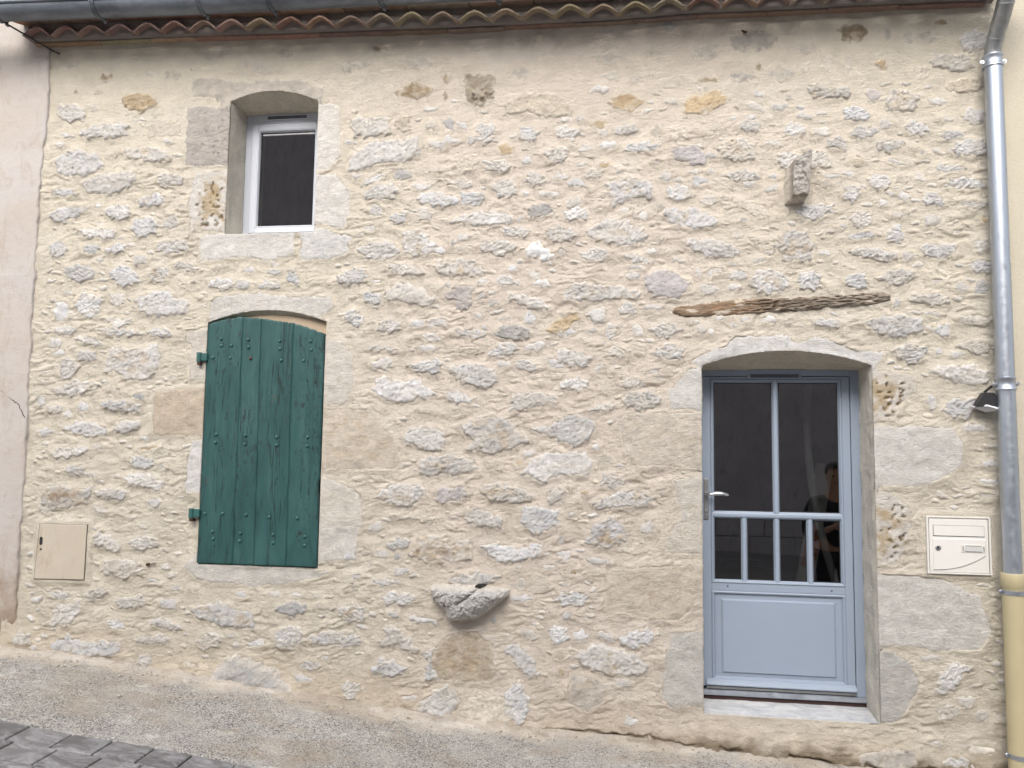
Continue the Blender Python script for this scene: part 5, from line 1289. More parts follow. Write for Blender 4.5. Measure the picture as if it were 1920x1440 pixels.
w -1347 3659 -1360 3645 -1372 3644 -1385 3650 -1385 3669 -1373 3677 -1355 3672;w 1067 3853 1059 3840 1043 3838 1024 3845 1025 3860 1036 3867 1059 3864;
b -3222 3489 -3223 3480 -3265 3480 -3283 3486 -3286 3494 -3259 3498 -3236 3494;b -799 3305 -811 3299 -829 3301 -858 3311 -853 3322 -826 3321 -806 3314;
b -1395 3324 -1409 3310 -1417 3307 -1428 3319 -1423 3340 -1415 3348 -1401 3345;b 110 2368 96 2359 84 2358 62 2370 65 2382 74 2387 100 2380;
w -128 3342 -142 3327 -157 3325 -169 3331 -168 3349 -157 3356 -141 3351;g 725 3152 712 3142 691 3143 677 3145 678 3158 696 3166 717 3163;
w 330 3424 325 3413 312 3407 300 3414 298 3436 309 3442 324 3441;b -897 3461 -904 3452 -925 3448 -941 3453 -944 3467 -921 3474 -903 3468;
t 191 1314 196 1311 162 1315 139 1318 117 1325 115 1330 119 1333 136 1332 175 1324 191 1320;
b -373 1237 -388 1233 -403 1242 -414 1254 -405 1266 -387 1261 -373 1249;o -285 1411 -290 1400 -309 1401 -321 1404 -322 1420 -308 1428 -294 1426;
w 333 3419 327 3408 311 3404 295 3413 298 3427 311 3434 328 3428;b -1528 1969 -1540 1962 -1566 1964 -1582 1970 -1584 1978 -1556 1982 -1542 1980;
b 1667 530 1660 515 1645 511 1630 520 1630 533 1645 540 1660 538;b -1387 2422 -1396 2414 -1418 2412 -1447 2416 -1447 2424 -1426 2429 -1395 2427;
b 1700 507 1691 489 1683 485 1672 501 1674 516 1679 525 1696 519;b -78 2219 -70 2194 -73 2186 -90 2196 -100 2215 -103 2229 -91 2227;
b -3283 1638 -3303 1630 -3321 1630 -3350 1635 -3351 1639 -3331 1646 -3297 1644;b -3801 590 -3806 584 -3826 580 -3841 586 -3837 601 -3825 606 -3813 606;
b 42 1583 36 1573 19 1566 6 1568 1 1577 12 1587 34 1595;b -1604 2186 -1614 2173 -1626 2166 -1648 2167 -1652 2174 -1642 2183 -1614 2190;
b -3865 1553 -3875 1548 -3895 1545 -3920 1551 -3917 1558 -3906 1565 -3880 1562;
b -1613 797 -1619 793 -1639 791 -1655 789 -1682 792 -1686 796 -1675 799 -1665 803 -1641 803 -1623 800;
b 873 3792 867 3785 843 3784 820 3793 818 3798 839 3803 865 3798;w -3421 3142 -3430 3137 -3457 3134 -3470 3140 -3469 3151 -3459 3153 -3439 3152;
b 185 1515 172 1509 152 1507 141 1509 141 1521 154 1528 179 1525;b -304 3680 -314 3674 -341 3674 -357 3680 -360 3685 -332 3691 -315 3689;
w 429 2519 416 2510 400 2508 382 2517 386 2528 398 2529 418 2526;b -1308 619 -1315 615 -1339 615 -1356 621 -1359 631 -1341 634 -1318 627;
b -684 2191 -684 2184 -709 2180 -723 2184 -724 2195 -710 2200 -684 2198;w 577 2544 565 2531 551 2533 535 2538 539 2550 553 2552 567 2551;
b 1789 2797 1787 2790 1761 2789 1748 2793 1743 2803 1767 2808 1778 2806;o -3887 3397 -3900 3393 -3932 3390 -3950 3397 -3942 3403 -3937 3407 -3906 3404;
b 1827 1412 1814 1409 1792 1413 1777 1418 1781 1427 1797 1428 1822 1421;b 1430 3573 1420 3567 1411 3563 1392 3572 1392 3579 1411 3588 1428 3582;
k -3842 4206 -3848 4189 -3858 4192 -3871 4197 -3872 4211 -3857 4220 -3848 4213;
b -3033 3157 -3042 3146 -3063 3146 -3078 3153 -3076 3162 -3063 3164 -3047 3163;b -332 1019 -332 1013 -353 1006 -376 1009 -372 1018 -363 1023 -341 1027;
w -3494 2150 -3507 2141 -3521 2138 -3536 2145 -3534 2153 -3523 2160 -3506 2159;
k -3544 1666 -3550 1652 -3560 1644 -3580 1633 -3582 1640 -3573 1656 -3562 1665;b 127 263 119 256 109 254 90 259 90 269 100 276 122 271;
b -1317 3701 -1322 3689 -1333 3687 -1342 3698 -1342 3711 -1334 3718 -1322 3716;b -881 3641 -893 3634 -917 3631 -928 3636 -927 3646 -918 3649 -895 3648;
b -1095 2370 -1107 2363 -1126 2363 -1140 2367 -1139 2377 -1123 2380 -1103 2377;
b -3400 2151 -3410 2145 -3430 2140 -3441 2146 -3445 2153 -3425 2161 -3416 2159;w -654 1006 -658 994 -673 991 -683 998 -682 1010 -677 1015 -657 1014;
b -3263 2100 -3276 2091 -3294 2090 -3305 2095 -3312 2100 -3287 2108 -3272 2104;b -268 131 -281 122 -303 119 -311 124 -307 132 -299 137 -276 137;
b -793 1987 -804 1979 -816 1977 -829 1985 -829 1992 -814 1998 -802 1997;g 1769 3532 1764 3525 1754 3521 1738 3531 1737 3537 1748 3546 1763 3542;
b -2943 2787 -2947 2781 -2960 2775 -2969 2785 -2971 2799 -2959 2803 -2948 2797;
b -1360 1964 -1362 1956 -1378 1955 -1394 1960 -1395 1967 -1383 1973 -1361 1971;b -704 2098 -712 2092 -740 2091 -748 2095 -751 2102 -732 2105 -718 2105;
b -3269 3592 -3275 3584 -3293 3584 -3303 3588 -3305 3599 -3289 3602 -3277 3598;b -562 2721 -569 2716 -597 2715 -605 2718 -609 2725 -590 2730 -577 2727;
b -3146 1811 -3150 1804 -3167 1804 -3178 1809 -3180 1817 -3167 1823 -3153 1819;b -1588 438 -1598 436 -1613 438 -1614 449 -1612 458 -1595 455 -1589 450;
b -831 2065 -844 2060 -860 2063 -871 2069 -873 2074 -858 2077 -840 2073;b -1413 2558 -1421 2552 -1445 2550 -1463 2553 -1456 2560 -1446 2562 -1424 2561;
b -2926 3145 -2933 3141 -2952 3139 -2965 3142 -2968 3150 -2954 3155 -2935 3150;
b -3410 1734 -3417 1725 -3429 1724 -3446 1728 -3442 1737 -3430 1741 -3414 1736;b -2145 787 -2150 779 -2163 779 -2172 785 -2169 795 -2165 799 -2149 799;
b -2944 1704 -2954 1698 -2963 1696 -2978 1702 -2976 1709 -2967 1713 -2951 1711;b -453 751 -454 743 -471 742 -485 743 -484 750 -471 757 -457 754;
b -133 1504 -142 1499 -154 1498 -164 1500 -163 1507 -155 1512 -140 1512;b -528 3688 -527 3679 -536 3677 -546 3683 -548 3691 -537 3697 -529 3695;
t 644 2538 638 2533 622 2532 616 2535 615 2540 623 2543 639 2545;w 984 2512 978 2506 970 2504 960 2508 959 2516 971 2519 982 2516;
o -1455 1898 -1458 1891 -1467 1890 -1474 1895 -1476 1900 -1468 1907 -1460 1904;w 1042 2491 1035 2487 1020 2486 1014 2489 1014 2494 1022 2497 1036 2494
"""


def poly_sdf(px, pz, poly):
    """signed distance, positive inside"""
    n = len(poly)
    best = np.full(px.shape, 1e9)
    inside = np.zeros(px.shape, bool)
    for i in range(n):
        ax, az = poly[i]
        bx, bz = poly[(i + 1) % n]
        ex, ez = bx - ax, bz - az
        wx, wz = px - ax, pz - az
        t = np.clip((wx * ex + wz * ez) / (ex * ex + ez * ez + 1e-12), 0, 1)
        best = np.minimum(best, (wx - t * ex) ** 2 + (wz - t * ez) ** 2)
        c = ((az > pz) != (bz > pz))
        xi = ax + (pz - az) * ex / (ez if abs(ez) > 1e-12 else 1e-12)
        inside ^= c & (px < xi)
    d = np.sqrt(best)
    return np.where(inside, d, -d)


def parse():
    L = []
    for s in STONES.replace('\n', '').split(';'):
        f = s.split()
        if not f:
            continue
        v = np.array(list(map(float, f[1:]))) / 1000.0
        poly = v.reshape(-1, 2)
        if f[0].startswith('d'):
            # run dressed blocks on into the opening they border, so that they can be cut clean at its edge
            D, cx, cz, ins = near_open(poly[:, 0].copy(), poly[:, 1].copy())
            new = []
            for (x, z), dd in zip(poly, D):
                if dd < 0.035:
                    for o in OPEN:
                        if o['x0'] - .05 < x < o['x1'] + .05 and o['z0'] - .05 < z < o['arch'](min(max(x, o['x0']), o['x1'])) + .05:
                            q = [(abs(x - o['x0']), 0), (abs(x - o['x1']), 1), (abs(z - o['z0']), 2),
                                 (abs(z - o['arch'](min(max(x, o['x0']), o['x1']))), 3)]
                            k = min(q)[1]
                            if k == 0:
                                x = o['x0'] + .07
                            elif k == 1:
                                x = o['x1'] - .07
                            elif k == 2:
                                z = o['z0'] + .07
                            else:
                                z = o['arch'](min(max(x, o['x0']), o['x1'])) - .07
                new.append((x, z))
            poly = np.array(new)
        L.append((f[0], poly))
    return L


SL = parse()

# extra chips of stone scattered between the mapped ones
_rng = random.Random(11)
_cents = [(p[:, 0].mean(), p[:, 1].mean(), 0.5 * max(np.ptp(p[:, 0]), np.ptp(p[:, 1]))) for _, p in SL]
chips = []
tries = 0
while len(chips) < 460 and tries < 20000:
    tries += 1
    x, z = _rng.uniform(-4.0, 2.1), _rng.uniform(0.35, 4.0)
    if z > 3.55 and _rng.random() < 0.75:
        continue
    w = _rng.uniform(0.022, 0.085)
    if any((x - a) ** 2 + ((z - b) * 1.3) ** 2 < (r * 0.95 + w * 0.55) ** 2 for a, b, r in _cents):
        continue
    D, _, _, ins = near_open(np.array([x]), np.array([z]))
    if D[0] < 0.10 or (-1.25 < x < -.68 and .6 < z < .95) or (1.68 < x < 2.1 and 1.0 < z < 1.42) or (-3.97 < x < -3.52 and .78 < z < 1.24) or (.2 < x < 1.6 and 2.52 < z < 2.72):
        continue
    h = w * _rng.uniform(0.18, 0.42)
    a0 = _rng.uniform(-0.35, 0.2)
    n = 8
    pts = []
    for k in range(n):
        a = 2 * math.pi * (k + _rng.uniform(-.3, .3)) / n
        q = _rng.uniform(.6, 1.2)
        ux, uz = q * math.cos(a) * w / 2, q * math.sin(a) * h / 2
        pts.append((x + ux * math.cos(a0) - uz * math.sin(a0), z + ux * math.sin(a0) + uz * math.cos(a0)))
    chips.append((_rng.choice('bbwwbw'), np.array(pts)))
    _cents.append((x, z, w / 2))

# ------------------------------------------------------------------ mortar face as a height field (p = out of the wall, metres)
SP = 0.0085
XA, XB, ZA, ZB = -4.16, 2.18, -0.22, 4.60
xs = np.linspace(XA, XB, int(round((XB - XA) / SP)) + 1)
zs = np.linspace(ZA, ZB, int(round((ZB - ZA) / SP)) + 1)
for o in OPEN:
    for key in (o['x0'], o['x1']):
        xs[np.argmin(np.abs(xs - key))] = key
    zs[np.argmin(np.abs(zs - o['z0']))] = o['z0']
GXX, GZZ = np.meshgrid(xs, zs)
# snap one vertex row onto each arch
for o in OPEN:
    ci = np.where((xs >= o['x0'] - 1e-9) & (xs <= o['x1'] + 1e-9))[0]
    for c in ci:
        zt = o['arch'](xs[c])
        r_ = np.argmin(np.abs(zs - zt))
        GZZ[r_, c] = zt


def mortar_p(x, z, fine=True):
    p = 0.010 * fbm(x * 2.1, z * 2.6, 3, 1) + 0.0045 * fbm(x * 8, z * 12, 3, 5)
    if fine:
        wx = 0.25 * pn(x * 9, z * 9, 40)
        a = 0.0034 * fbm(x * 28 + wx, z * 56 + wx, 3, 9, 0.62)
        p = p + a * (1 - 0.55 * sst(3.55, 4.1, z))
        rg_ = fbm(x * 5.5 + 1.2 * wx, z * 19 + 2.0 * wx, 3, 13, 0.55, True)
        lip = sst(0.55, 1.05, rg_) * sst(-.1, .5, fbm(x * 3, z * 3, 2, 15)) * (1 - sst(3.5, 3.95, z))
        p = p + 0.0085 * lip
    g = gz(x, -0.03)
    h = z - g
    foot = sst(-2.2, -0.8, x)
    tn = 1 + 0.45 * pn(x * 3.1, 0.3 + z * 2, 61)
    # mortar swells towards the ground; a ledge stands out under the door
    p = p + (0.030 + 0.012 * foot) * np.exp(-np.clip(h, 0, None) / 0.075) * tn
    led = sst(0.05, 0.42, x) * (1 - sst(1.5, 1.85, x))
    p = p + led * 0.055 * sst(0.22, -0.04, z) * (1 + 0.35 * fbm(x * 5, z * 6, 3, 63)) + led * sst(.25, .1, z) * 0.007 * fbm(x * 9, z * 34, 4, 64) + 0.010 * sst(.14, .0, h) * fbm(x * 13, z * 17, 4, 69)
    cut = sst(-0.75, -0.1, x) * sst(0.030, 0.012, h + 0.020 * fbm(x * 9, x * 3 + 1, 4, 66))
    p = p - 0.034 * cut * sst(-.25, .25, fbm(x * 4.3, 2.2 + 0 * x, 3, 68) + .15)
    D, _, _, _ = near_open(x, z)
    t = sst(0.03, 0.0, D)
    p = lerp(p, np.maximum(p * 0.3, 0) + 0.003, t)
    return p


SD = np.full(GXX.shape, -0.2)
for ty, poly in SL:
    if ty in ('f', 'fg', 'k', 'ok'):
        continue
    m = 0.05
    c0, c1 = np.searchsorted(xs, poly[:, 0].min() - m), np.searchsorted(xs, poly[:, 0].max() + m)
    r0_, r1 = np.searchsorted(zs, poly[:, 1].min() - m), np.searchsorted(zs, poly[:, 1].max() + m)
    if c1 > c0 and r1 > r0_:
        d = poly_sdf(GXX[r0_:r1, c0:c1], GZZ[r0_:r1, c0:c1], poly)
        SD[r0_:r1, c0:c1] = np.maximum(SD[r0_:r1, c0:c1], d)


def level(x0, x1, z0, z1, pv):
    global PM
    dx = np.maximum(np.maximum(x0 - GXX, GXX - x1), 0)
    dz = np.maximum(np.maximum(z0 - GZZ, GZZ - z1), 0)
    w = sst(0.05, 0.012, np.hypot(dx, dz))
    PM = lerp(PM, pv + (PM - pv) * 0.18, w)


def blur(a, k):
    for ax in (0, 1):
        pad = [(0, 0), (0, 0)]
        pad[ax] = (k, k)
        b = np.cumsum(np.pad(a, pad, mode='edge'), axis=ax)
        z0 = np.zeros_like(np.take(b, [0], ax))
        b = np.concatenate([z0, b], ax)
        n = a.shape[ax]
        a = (np.take(b, range(2 * k + 1, 2 * k + 1 + n), ax) - np.take(b, range(0, n), ax)) / (2 * k + 1)
    return a


PM = mortar_p(GXX, GZZ)
Dn, _, _, _ = near_open(GXX, GZZ)
keep = 1 - sst(0.05, 0.0, Dn)
up_fade = 1 - 0.8 * sst(3.6, 4.1, GZZ)
# hand pressed mortar: laps up on to each stone, sags a little between them
lap = 0.0075 * np.exp(-(np.clip(-SD, 0, None) / 0.022) ** 2) - 0.0035
lap = lap * (1 + 0.6 * pn(GXX * 14, GZZ * 14, 71))
PM = PM + lap * keep * up_fade
PM = PM - 0.032 * sst(0.010, 0.020, SD) * keep

level(1.7005, 2.0435, 1.054, 1.3785, 0.016)
level(-3.928, -3.564, .824, 1.190, 0.017)

# colour of the mortar: yellower at the sides, pinker in the middle; damp tan at the foot
def mortar_tint(x, z):
    n = fbm(x * 0.9, z * 0.9, 3, 81)
    mid = np.exp(-((x + 0.45) / 1.35) ** 2) + 0.35 * n
    mid = np.clip(mid, 0, 1)[..., None]
    c = lerp(np.array((0.705, 0.655, 0.550)), np.array((0.700, 0.630, 0.548)), mid)
    v = (1 + 0.05 * fbm(x * 5, z * 7, 4, 83))[..., None]
    c = c * v
    h = z - gz(x, 0)
    damp = (sst(0.30, 0.02, h + 0.10 * fbm(x * 3, z * 3, 3, 85)) * 0.30)[..., None]
    c = lerp(c, np.array((0.42, 0.32, 0.19)), damp)
    # brown dirt along the foot on the right
    dirt = (sst(0.0, 0.5, x) * sst(0.11, 0.01, h + 0.05 * fbm(x * 8, z * 9, 3, 87)) * 0.75)[..., None]
    c = lerp(c, np.array((0.16, 0.115, 0.065)), dirt)
    pale = (sst(0.25, 0.7, fbm(x * 2.3, z * 2.9, 3, 89)) * 0.25)[..., None]
    c = lerp(c, np.array((0.72, 0.69, 0.62)), pale)
    return c


house = empty('stone_house', (-1.0, 0.0, 0.1))
tag(house, 'old stone house with cream mortar facade, green shutter, grey half-glazed door and tiled eaves', 'house')

F = grid_faces(len(xs), len(zs))
V = np.stack([GXX, -PM, GZZ], -1).reshape(-1, 3)
fc = V[F].mean(1)
Df, _, _, insf = near_open(fc[:, 0].copy(), fc[:, 2].copy())
# ragged left end where the neighbour's render begins
F = F[~insf]
T = mortar_tint(GXX, GZZ).reshape(-1, 3)
# returns: free edges of the sheet get depth
E = np.concatenate([F[:, [0, 1]], F[:, [1, 2]], F[:, [2, 3]], F[:, [3, 0]]])
key = np.sort(E, 1)
kk = key[:, 0].astype(np.int64) * len(V) + key[:, 1]
uq, idx, cnt = np.unique(kk, return_index=True, return_counts=True)
BE = E[idx[cnt == 1]]
bv = np.unique(BE)
remap = np.full(len(V), -1)
remap[bv] = len(V) + np.arange(len(bv))
V2 = V[bv].copy()
Db, _, _, _ = near_open(V2[:, 0].copy(), V2[:, 2].copy())
V2[:, 1] = np.where(np.abs(Db) < 0.004, 0.004, 0.30)
F2 = np.stack([BE[:, 1], BE[:, 0], remap[BE[:, 0]], remap[BE[:, 1]]], 1)
Vw = np.concatenate([V, V2])
Fw = np.concatenate([F, F2])
used = np.unique(Fw)
rm = np.full(len(Vw), -1)
rm[used] = np.arange(len(used))
wall = mesh_np('wall', Vw[used], rm[Fw], M['mortar'], house, True, np.concatenate([T, T[bv]])[used], loc=(-1.0, 0, -0.22))

# ------------------------------------------------------------------ stones
C = lambda *a: np.array(a, float)
WHITE, GREYW, BEIGE, OCHRE, MAUVE, GREY = C(.685, .68, .672), C(.56, .55, .535), C(.64, .58, .485), C(.56, .445, .295), C(.53, .50, .495), C(.48, .47, .455)
MORT = C(.70, .64, .548)
BROWN = C(.27, .18, .10)
# kind: base, plateau mm, rough mm, edge mm, ochre amount, brown amount, smear
KIND = {
    'w': (WHITE, 11, 18, 11, .06, .00, .22), 'x': (WHITE * .97, 11, 19, 11, .48, .05, .25), 'x2': (WHITE * .95, 12, 18, 11, .6, .6, .15),
    'b': (BEIGE, 10, 14, 11, .12, .0, .30), 'o': (OCHRE, 7, 15, 14, .5, .12, .18), 'ok': (lerp(OCHRE, BROWN, .3), 2, 6, 20, .5, .15, .40),
    'm': (MAUVE, 11, 13, 10, .06, .0, .16), 'g': (GREY, 13, 13, 10, .0, .0, .12), 'g2': (C(.52, .505, .48), 26, 16, 60, .15, .0, .18),
    's': (C(.69, .68, .665), 13, 6, 14, .05, .0, .12), 'p': (C(.66, .66, .66), 17, 1.5, 22, .0, .0, .02), 'p2': (C(.50, .505, .52), 8, 2.5, 12, .0, .0, .08),
    'p3': (C(.56, .52, .45), 16, 2, 22, .05, .0, .05),
    'f': (C(.58, .54, .475), 1.0, 4, 20, .08, .0, .60), 'fg': (C(.48, .46, .43), 1.5, 3.5, 18, .05, .0, .38), 'k': (C(.36, .29, .20), 1.5, 5, 16, .25, .25, .40),
    'q': (C(.34, .29, .225), 3, 8, 12, .25, .2, .25), 't': (C(.42, .22, .12), 7, 2, 5, .0, .0, .0),
    'u': (C(.50, .425, .325), 7, 12, 30, .35, .30, .25), 'y': (C(.52, .475, .415), 9, 9, 25, .25, .15, .25),
    'd1': (C(.47, .43, .39), 5, 6, 10, .10, .05, .12), 'd2': (C(.70, .685, .655), 6, 5.0, 10, .08, .0, .16), 'd3': (C(.52, .48, .425), 3, 4, 14, .10, .0, .35),
    'd4': (C(.67, .64, .59), 6, 5, 10, .45, .05, .12), 'd5': (C(.67, .635, .575), 6, 5, 10, .15, .0, .20), 'd6': (C(.60, .505, .39), 5, 4, 8, .20, .0, .10),
    'd7': (C(.65, .57, .465), 4, 5, 12, .45, .0, .22), 'd8': (C(.64, .575, .485), 4, 10, 20, .28, .04, .25), 'd9': (C(.66, .615, .54), 4, 6, 14, .25, .0, .30),
    'da': (C(.57, .55, .51), 6, 7, 14, .10, .0, .15),
}


def parea(p):
    x, z = p[:, 0], p[:, 1]
    return abs(np.sum(x * np.roll(z, -1) - z * np.roll(x, -1))) / 2


def build_stone(ty, poly, seed, small=False):
    base, P, A, EDG, och, brn, smear = KIND[ty]
    rs = random.Random(seed)
    dressed = ty[0] == 'd'
    P, A, EDG = P / 1000, A / 1000, EDG / 1000
    asz = math.sqrt(parea(poly))
    kf = min(1.0, max(0.48, asz / 0.12))
    if not dressed:
        P, A, EDG = P * kf * 0.8, A * (0.35 + 0.65 * kf), EDG * (0.5 + 0.5 * kf)
    x0, z0 = poly.min(0) - 0.02
    x1, z1 = poly.max(0) + 0.02
    size = math.sqrt((x1 - x0) * (z1 - z0))
    if small:
        s = min(max(size / 9, 0.007), 0.011)
    else:
        s = min(max(size / 30, 0.0058), 0.0105)
    nx, nz = max(4, int((x1 - x0) / s) + 1), max(4, int((z1 - z0) / s) + 1)
    gx_, gz_ = np.meshgrid(np.linspace(x0, x1, nx), np.linspace(z0, z1, nz))
    # jitter the lattice so facets do not line up
    jx = (pn(gx_ * 190, gz_ * 190, seed % 97) * 0.35) * s
    jz = (pn(gx_ * 190 + 31, gz_ * 190, seed % 97) * 0.35) * s
    gx_ = gx_ + jx
    gz_ = gz_ + jz
    wa = min(0.022, 0.16 * size) * (0.55 if dressed else 1.0)
    qx = gx_ + wa * fbm(gx_ * 22, gz_ * 22, 3, seed % 53)
    qz = gz_ + wa * 0.8 * fbm(gx_ * 22 + 7, gz_ * 22, 3, seed % 53 + 20)
    d = poly_sdf(qx, qz, poly) + (0.0045 if not dressed else 0.002)
    X, Z = gx_, gz_
    flag = np.zeros(X.shape, bool)
    D, cx, cz, ins = near_open(X, Z)
    if ins.any():
        if dressed:
            X = np.where(ins, cx, X)
            Z = np.where(ins, cz, Z)
            flag = ins
        else:
            d = np.where(ins, -1, d)
    dm = max(size * 0.28, 0.012)
    inside = np.clip(d / dm, 0, 1)
    sc = rs.uniform(0.85, 1.25)
    ani = rs.uniform(1.3, 2.3)
    rot = rs.uniform(-0.35, 0.35)
    rx = (X * math.cos(rot) + Z * math.sin(rot)) * 23 * sc
    rz = (-X * math.sin(rot) + Z * math.cos(rot)) * 23 * sc * ani
    off = rs.uniform(0, 50)
    w_ = 0.5 * fbm(rx * 0.8 + off, rz * 0.8, 2, 3)
    n1 = fbm(rx + off + w_, rz + w_, 4, 11, 0.55, True) * 0.42
    n2 = fbm(rx * 3.1 + off, rz * 3.1, 3, 17, 0.6)
    n3 = fbm(rx * 2.1 + off * 2 + w_, rz * 2.3, 3, 19, 0.6, True) * 0.42
    rough = 0.55 * n1 + 0.55 * n3 + 0.30 * n2 - 0.12
    # cleavage steps
    stp = 0.45
    rough = lerp(rough, np.round(rough / stp) * stp, 0.35 if not dressed else 0.0)
    tilt = (rs.uniform(-.5, .5) * (X - X.mean()) + rs.uniform(-.9, .3) * (Z - Z.mean())) * (0.05 if not dressed else 0.01)
    pb = mortar_p(X, Z, False)
    edge_in = np.clip(d / EDG, -3, None)
    prof = np.where(d > 0, P * (1 - np.exp(-np.clip(edge_in, 0, None) * 1.6)), 0.9 * d)
    amp = A * np.clip(0.45 + d / (EDG * 1.6), 0.0, 1.0)
    dome = 0
    if ty in ('s', 'p', 'p2', 'p3', 'g2'):
        dome = P * 0.9 * (1 - (1 - inside) ** 2)
    p = pb + prof + amp * rough + tilt * np.clip(inside * 2, 0, 1) + dome
    holes = np.zeros(X.shape)
    if ty in ('d4', 'q', 'd1'):
        hn = fbm(X * 27 + off + (3.7 if ty == 'q' else 0), Z * 33 - off, 4, 57, 0.6) + 0.35 * pn(X * 90 + off, Z * 80, 58)
        cxh, czh = rs.uniform(-.12, .2), rs.uniform(-.22, .22)
        rr = np.hypot((X - poly[:, 0].mean() - cxh * np.ptp(poly[:, 0])) / (np.ptp(poly[:, 0]) * .42), (Z - poly[:, 1].mean() - czh * np.ptp(poly[:, 1])) / (np.ptp(poly[:, 1]) * .45))
        holes = sst(.20, .46, hn - {'d4': .10, 'q': .16, 'd1': .22}[ty] - .45 * np.clip(rr - .35, 0, 2))
        p = p - (0.022 if ty != 'd1' else 0.010) * holes * np.clip(inside * 3, 0, 1)
    if dressed:
        # worn arris towards the opening
        ar = sst(0.018, 0.0, np.abs(D))
        p = np.where(np.abs(D) < 0.02, np.maximum(p - 0.003 * ar * (1 + fbm(X * 30, Z * 30, 2, 5)), 0.004), p)
        p = np.where(flag, np.maximum(pb + P * 0.8, 0.004), p)
    # colour
    col = np.broadcast_to(base, X.shape + (3,)).copy()
    col *= ((1 + 0.30 * (rs.random() - 0.55) if not dressed else 1 + .08 * (rs.random() - .5)) + 0.13 * fbm(X * 13, Z * 19, 4, 31 + seed % 5))[..., None]
    if ty in ('w', 'x', 'x2', 's'):
        wm = rs.random() ** 1.6 * .55 + .25 * fbm(X * 6 + off, Z * 9, 3, 61)
        col = lerp(col, BEIGE * .97, np.clip(wm, 0, .75)[..., None])
    hue = rs.uniform(-1, 1)
    col *= np.array((1 + 0.018 * hue, 1, 1 - 0.03 * hue))
    if och > 0:
        of = sst(-0.1, 1.0, fbm(X * 11 + off, Z * 14, 4, 41, .62) + 0.9 * (och - 0.45) + 0.5 * inside - 0.25) * min(1, och * 1.3)
        col = lerp(col, OCHRE * 1.02 if not dressed else C(.53, .43, .29), of[..., None])
    if brn > 0:
        bf = sst(0.0, 0.8, fbm(X * 9 + off + 5, Z * 11, 3, 43) + inside * 1.1 - 0.55) * brn
        col = lerp(col, BROWN, bf[..., None])
    if ty == 'd4':
        col = lerp(col, C(.46, .34, .18), np.clip(holes * 0.9 + sst(.0, .6, fbm(X * 10, Z * 10, 3, 47) + inside - .6) * .7, 0, 1)[..., None])
    sm = sst(EDG * 1.3, -EDG * 0.4, d + 0.013 * kf * fbm(X * 26, Z * 32, 3, 49)) * 0.85 + smear * 1.3 * sst(-0.15, 0.6, fbm(X * 15, Z * 21, 3, 51))
    if not dressed:
        sm = sm + 0.5 * sst(0.05, -0.75, rough)      # lime left in the hollows
    sm = np.clip(sm, 0, 1)
    if ty == 't':
        sm = sm * 0
    col = lerp(col, MORT, sm[..., None])
    F_ = grid_faces(nx, nz)
    dd = d.reshape(-1)
    ff = dd[F_].max(1) > -0.010
    if dressed:
        fl = flag.reshape(-1)
        Xf, Zf = X.reshape(-1), Z.reshape(-1)
        q = F_
        ar_ = 0.5 * np.abs((Xf[q[:, 2]] - Xf[q[:, 0]]) * (Zf[q[:, 3]] - Zf[q[:, 1]]) - (Xf[q[:, 3]] - Xf[q[:, 1]]) * (Zf[q[:, 2]] - Zf[q[:, 0]]))
        ff &= ar_ > 2e-6
        Dc, _, _, _ = near_open(Xf[q].mean(1), Zf[q].mean(1))
        ff &= Dc > -0.0015
    F_ = F_[ff]
    if len(F_) < 4:
        return None
    V_ = np.stack([X, -p, Z], -1).reshape(-1, 3)
    E_ = np.concatenate([F_[:, [0, 1]], F_[:, [1, 2]], F_[:, [2, 3]], F_[:, [3, 0]]])
    ks = np.sort(E_, 1)
    _, ix, ct = np.unique(ks[:, 0].astype(np.int64) * len(V_) + ks[:, 1], return_index=True, return_counts=True)
    be = E_[ix[ct == 1]]
    b_ = np.unique(be)
    rmp = np.full(len(V_), -1)
    rmp[b_] = len(V_) + np.arange(len(b_))
    vb = V_[b_].copy()
    if dressed:
        vb[:, 1] = np.where(flag.reshape(-1)[b_], 0.004, vb[:, 1] + 0.03)
    else:
        vb[:, 1] += 0.03
    fb = np.stack([be[:, 1], be[:, 0], rmp[be[:, 0]], rmp[be[:, 1]]], 1)
    Vv = np.concatenate([V_, vb])
    Ff = np.concatenate([F_, fb])
    cc = col.reshape(-1, 3)
    cc = np.concatenate([cc, cc[b_]])
    us = np.unique(Ff)
    r2 = np.full(len(Vv), -1)
    r2[us] = np.arange(len(us))
    return Vv[us], r2[Ff], np.clip(cc[us], 0.01, 0.8)


NAMES = {'p': 'pebble', 'p2': 'pebble', 'p3': 'pebble', 't': 'tile_fragment', 'g2': 'boulder'}
order = sorted(range(len(SL)), key=lambda i: -parea(SL[i][1]) - (10 if SL[i][0][0] == 'd' or SL[i][0] in ('p', 'p2', 'p3') else 0))
big = set(order[:298])
restV, restF, restC, nv = [], [], [], 0
for i, (ty, poly) in enumerate(SL):
    r_ = build_stone(ty, poly, i * 7 + 3, small=i not in big)
    if r_ is None:
        continue
    if i in big:
        mt = M['dressed'] if ty[0] == 'd' else (M['smooth'] if ty in ('p', 'p2', 'p3') else (M['mortar'] if ty in ('f', 'fg', 'k', 'ok') else M['rough']))
        nm = 'dressed_stone' if ty[0] == 'd' else NAMES.get(ty, 'stone')
        ob = mesh_np(nm, r_[0], r_[1], mt, wall, ty in ('p', 'p2', 'p3') or ty[0] == 'd', r_[2])
        if ty == 'p':
            ob['label'] = 'smooth pale rounded pebble standing proud of the mortar'
        if ty == 'g2':
            ob['label'] = 'grey domed boulder at the foot of the wall'
    else:
        restV.append(r_[0]); restF.append(r_[1] + nv); restC.append(r_[2]); nv += len(r_[0])
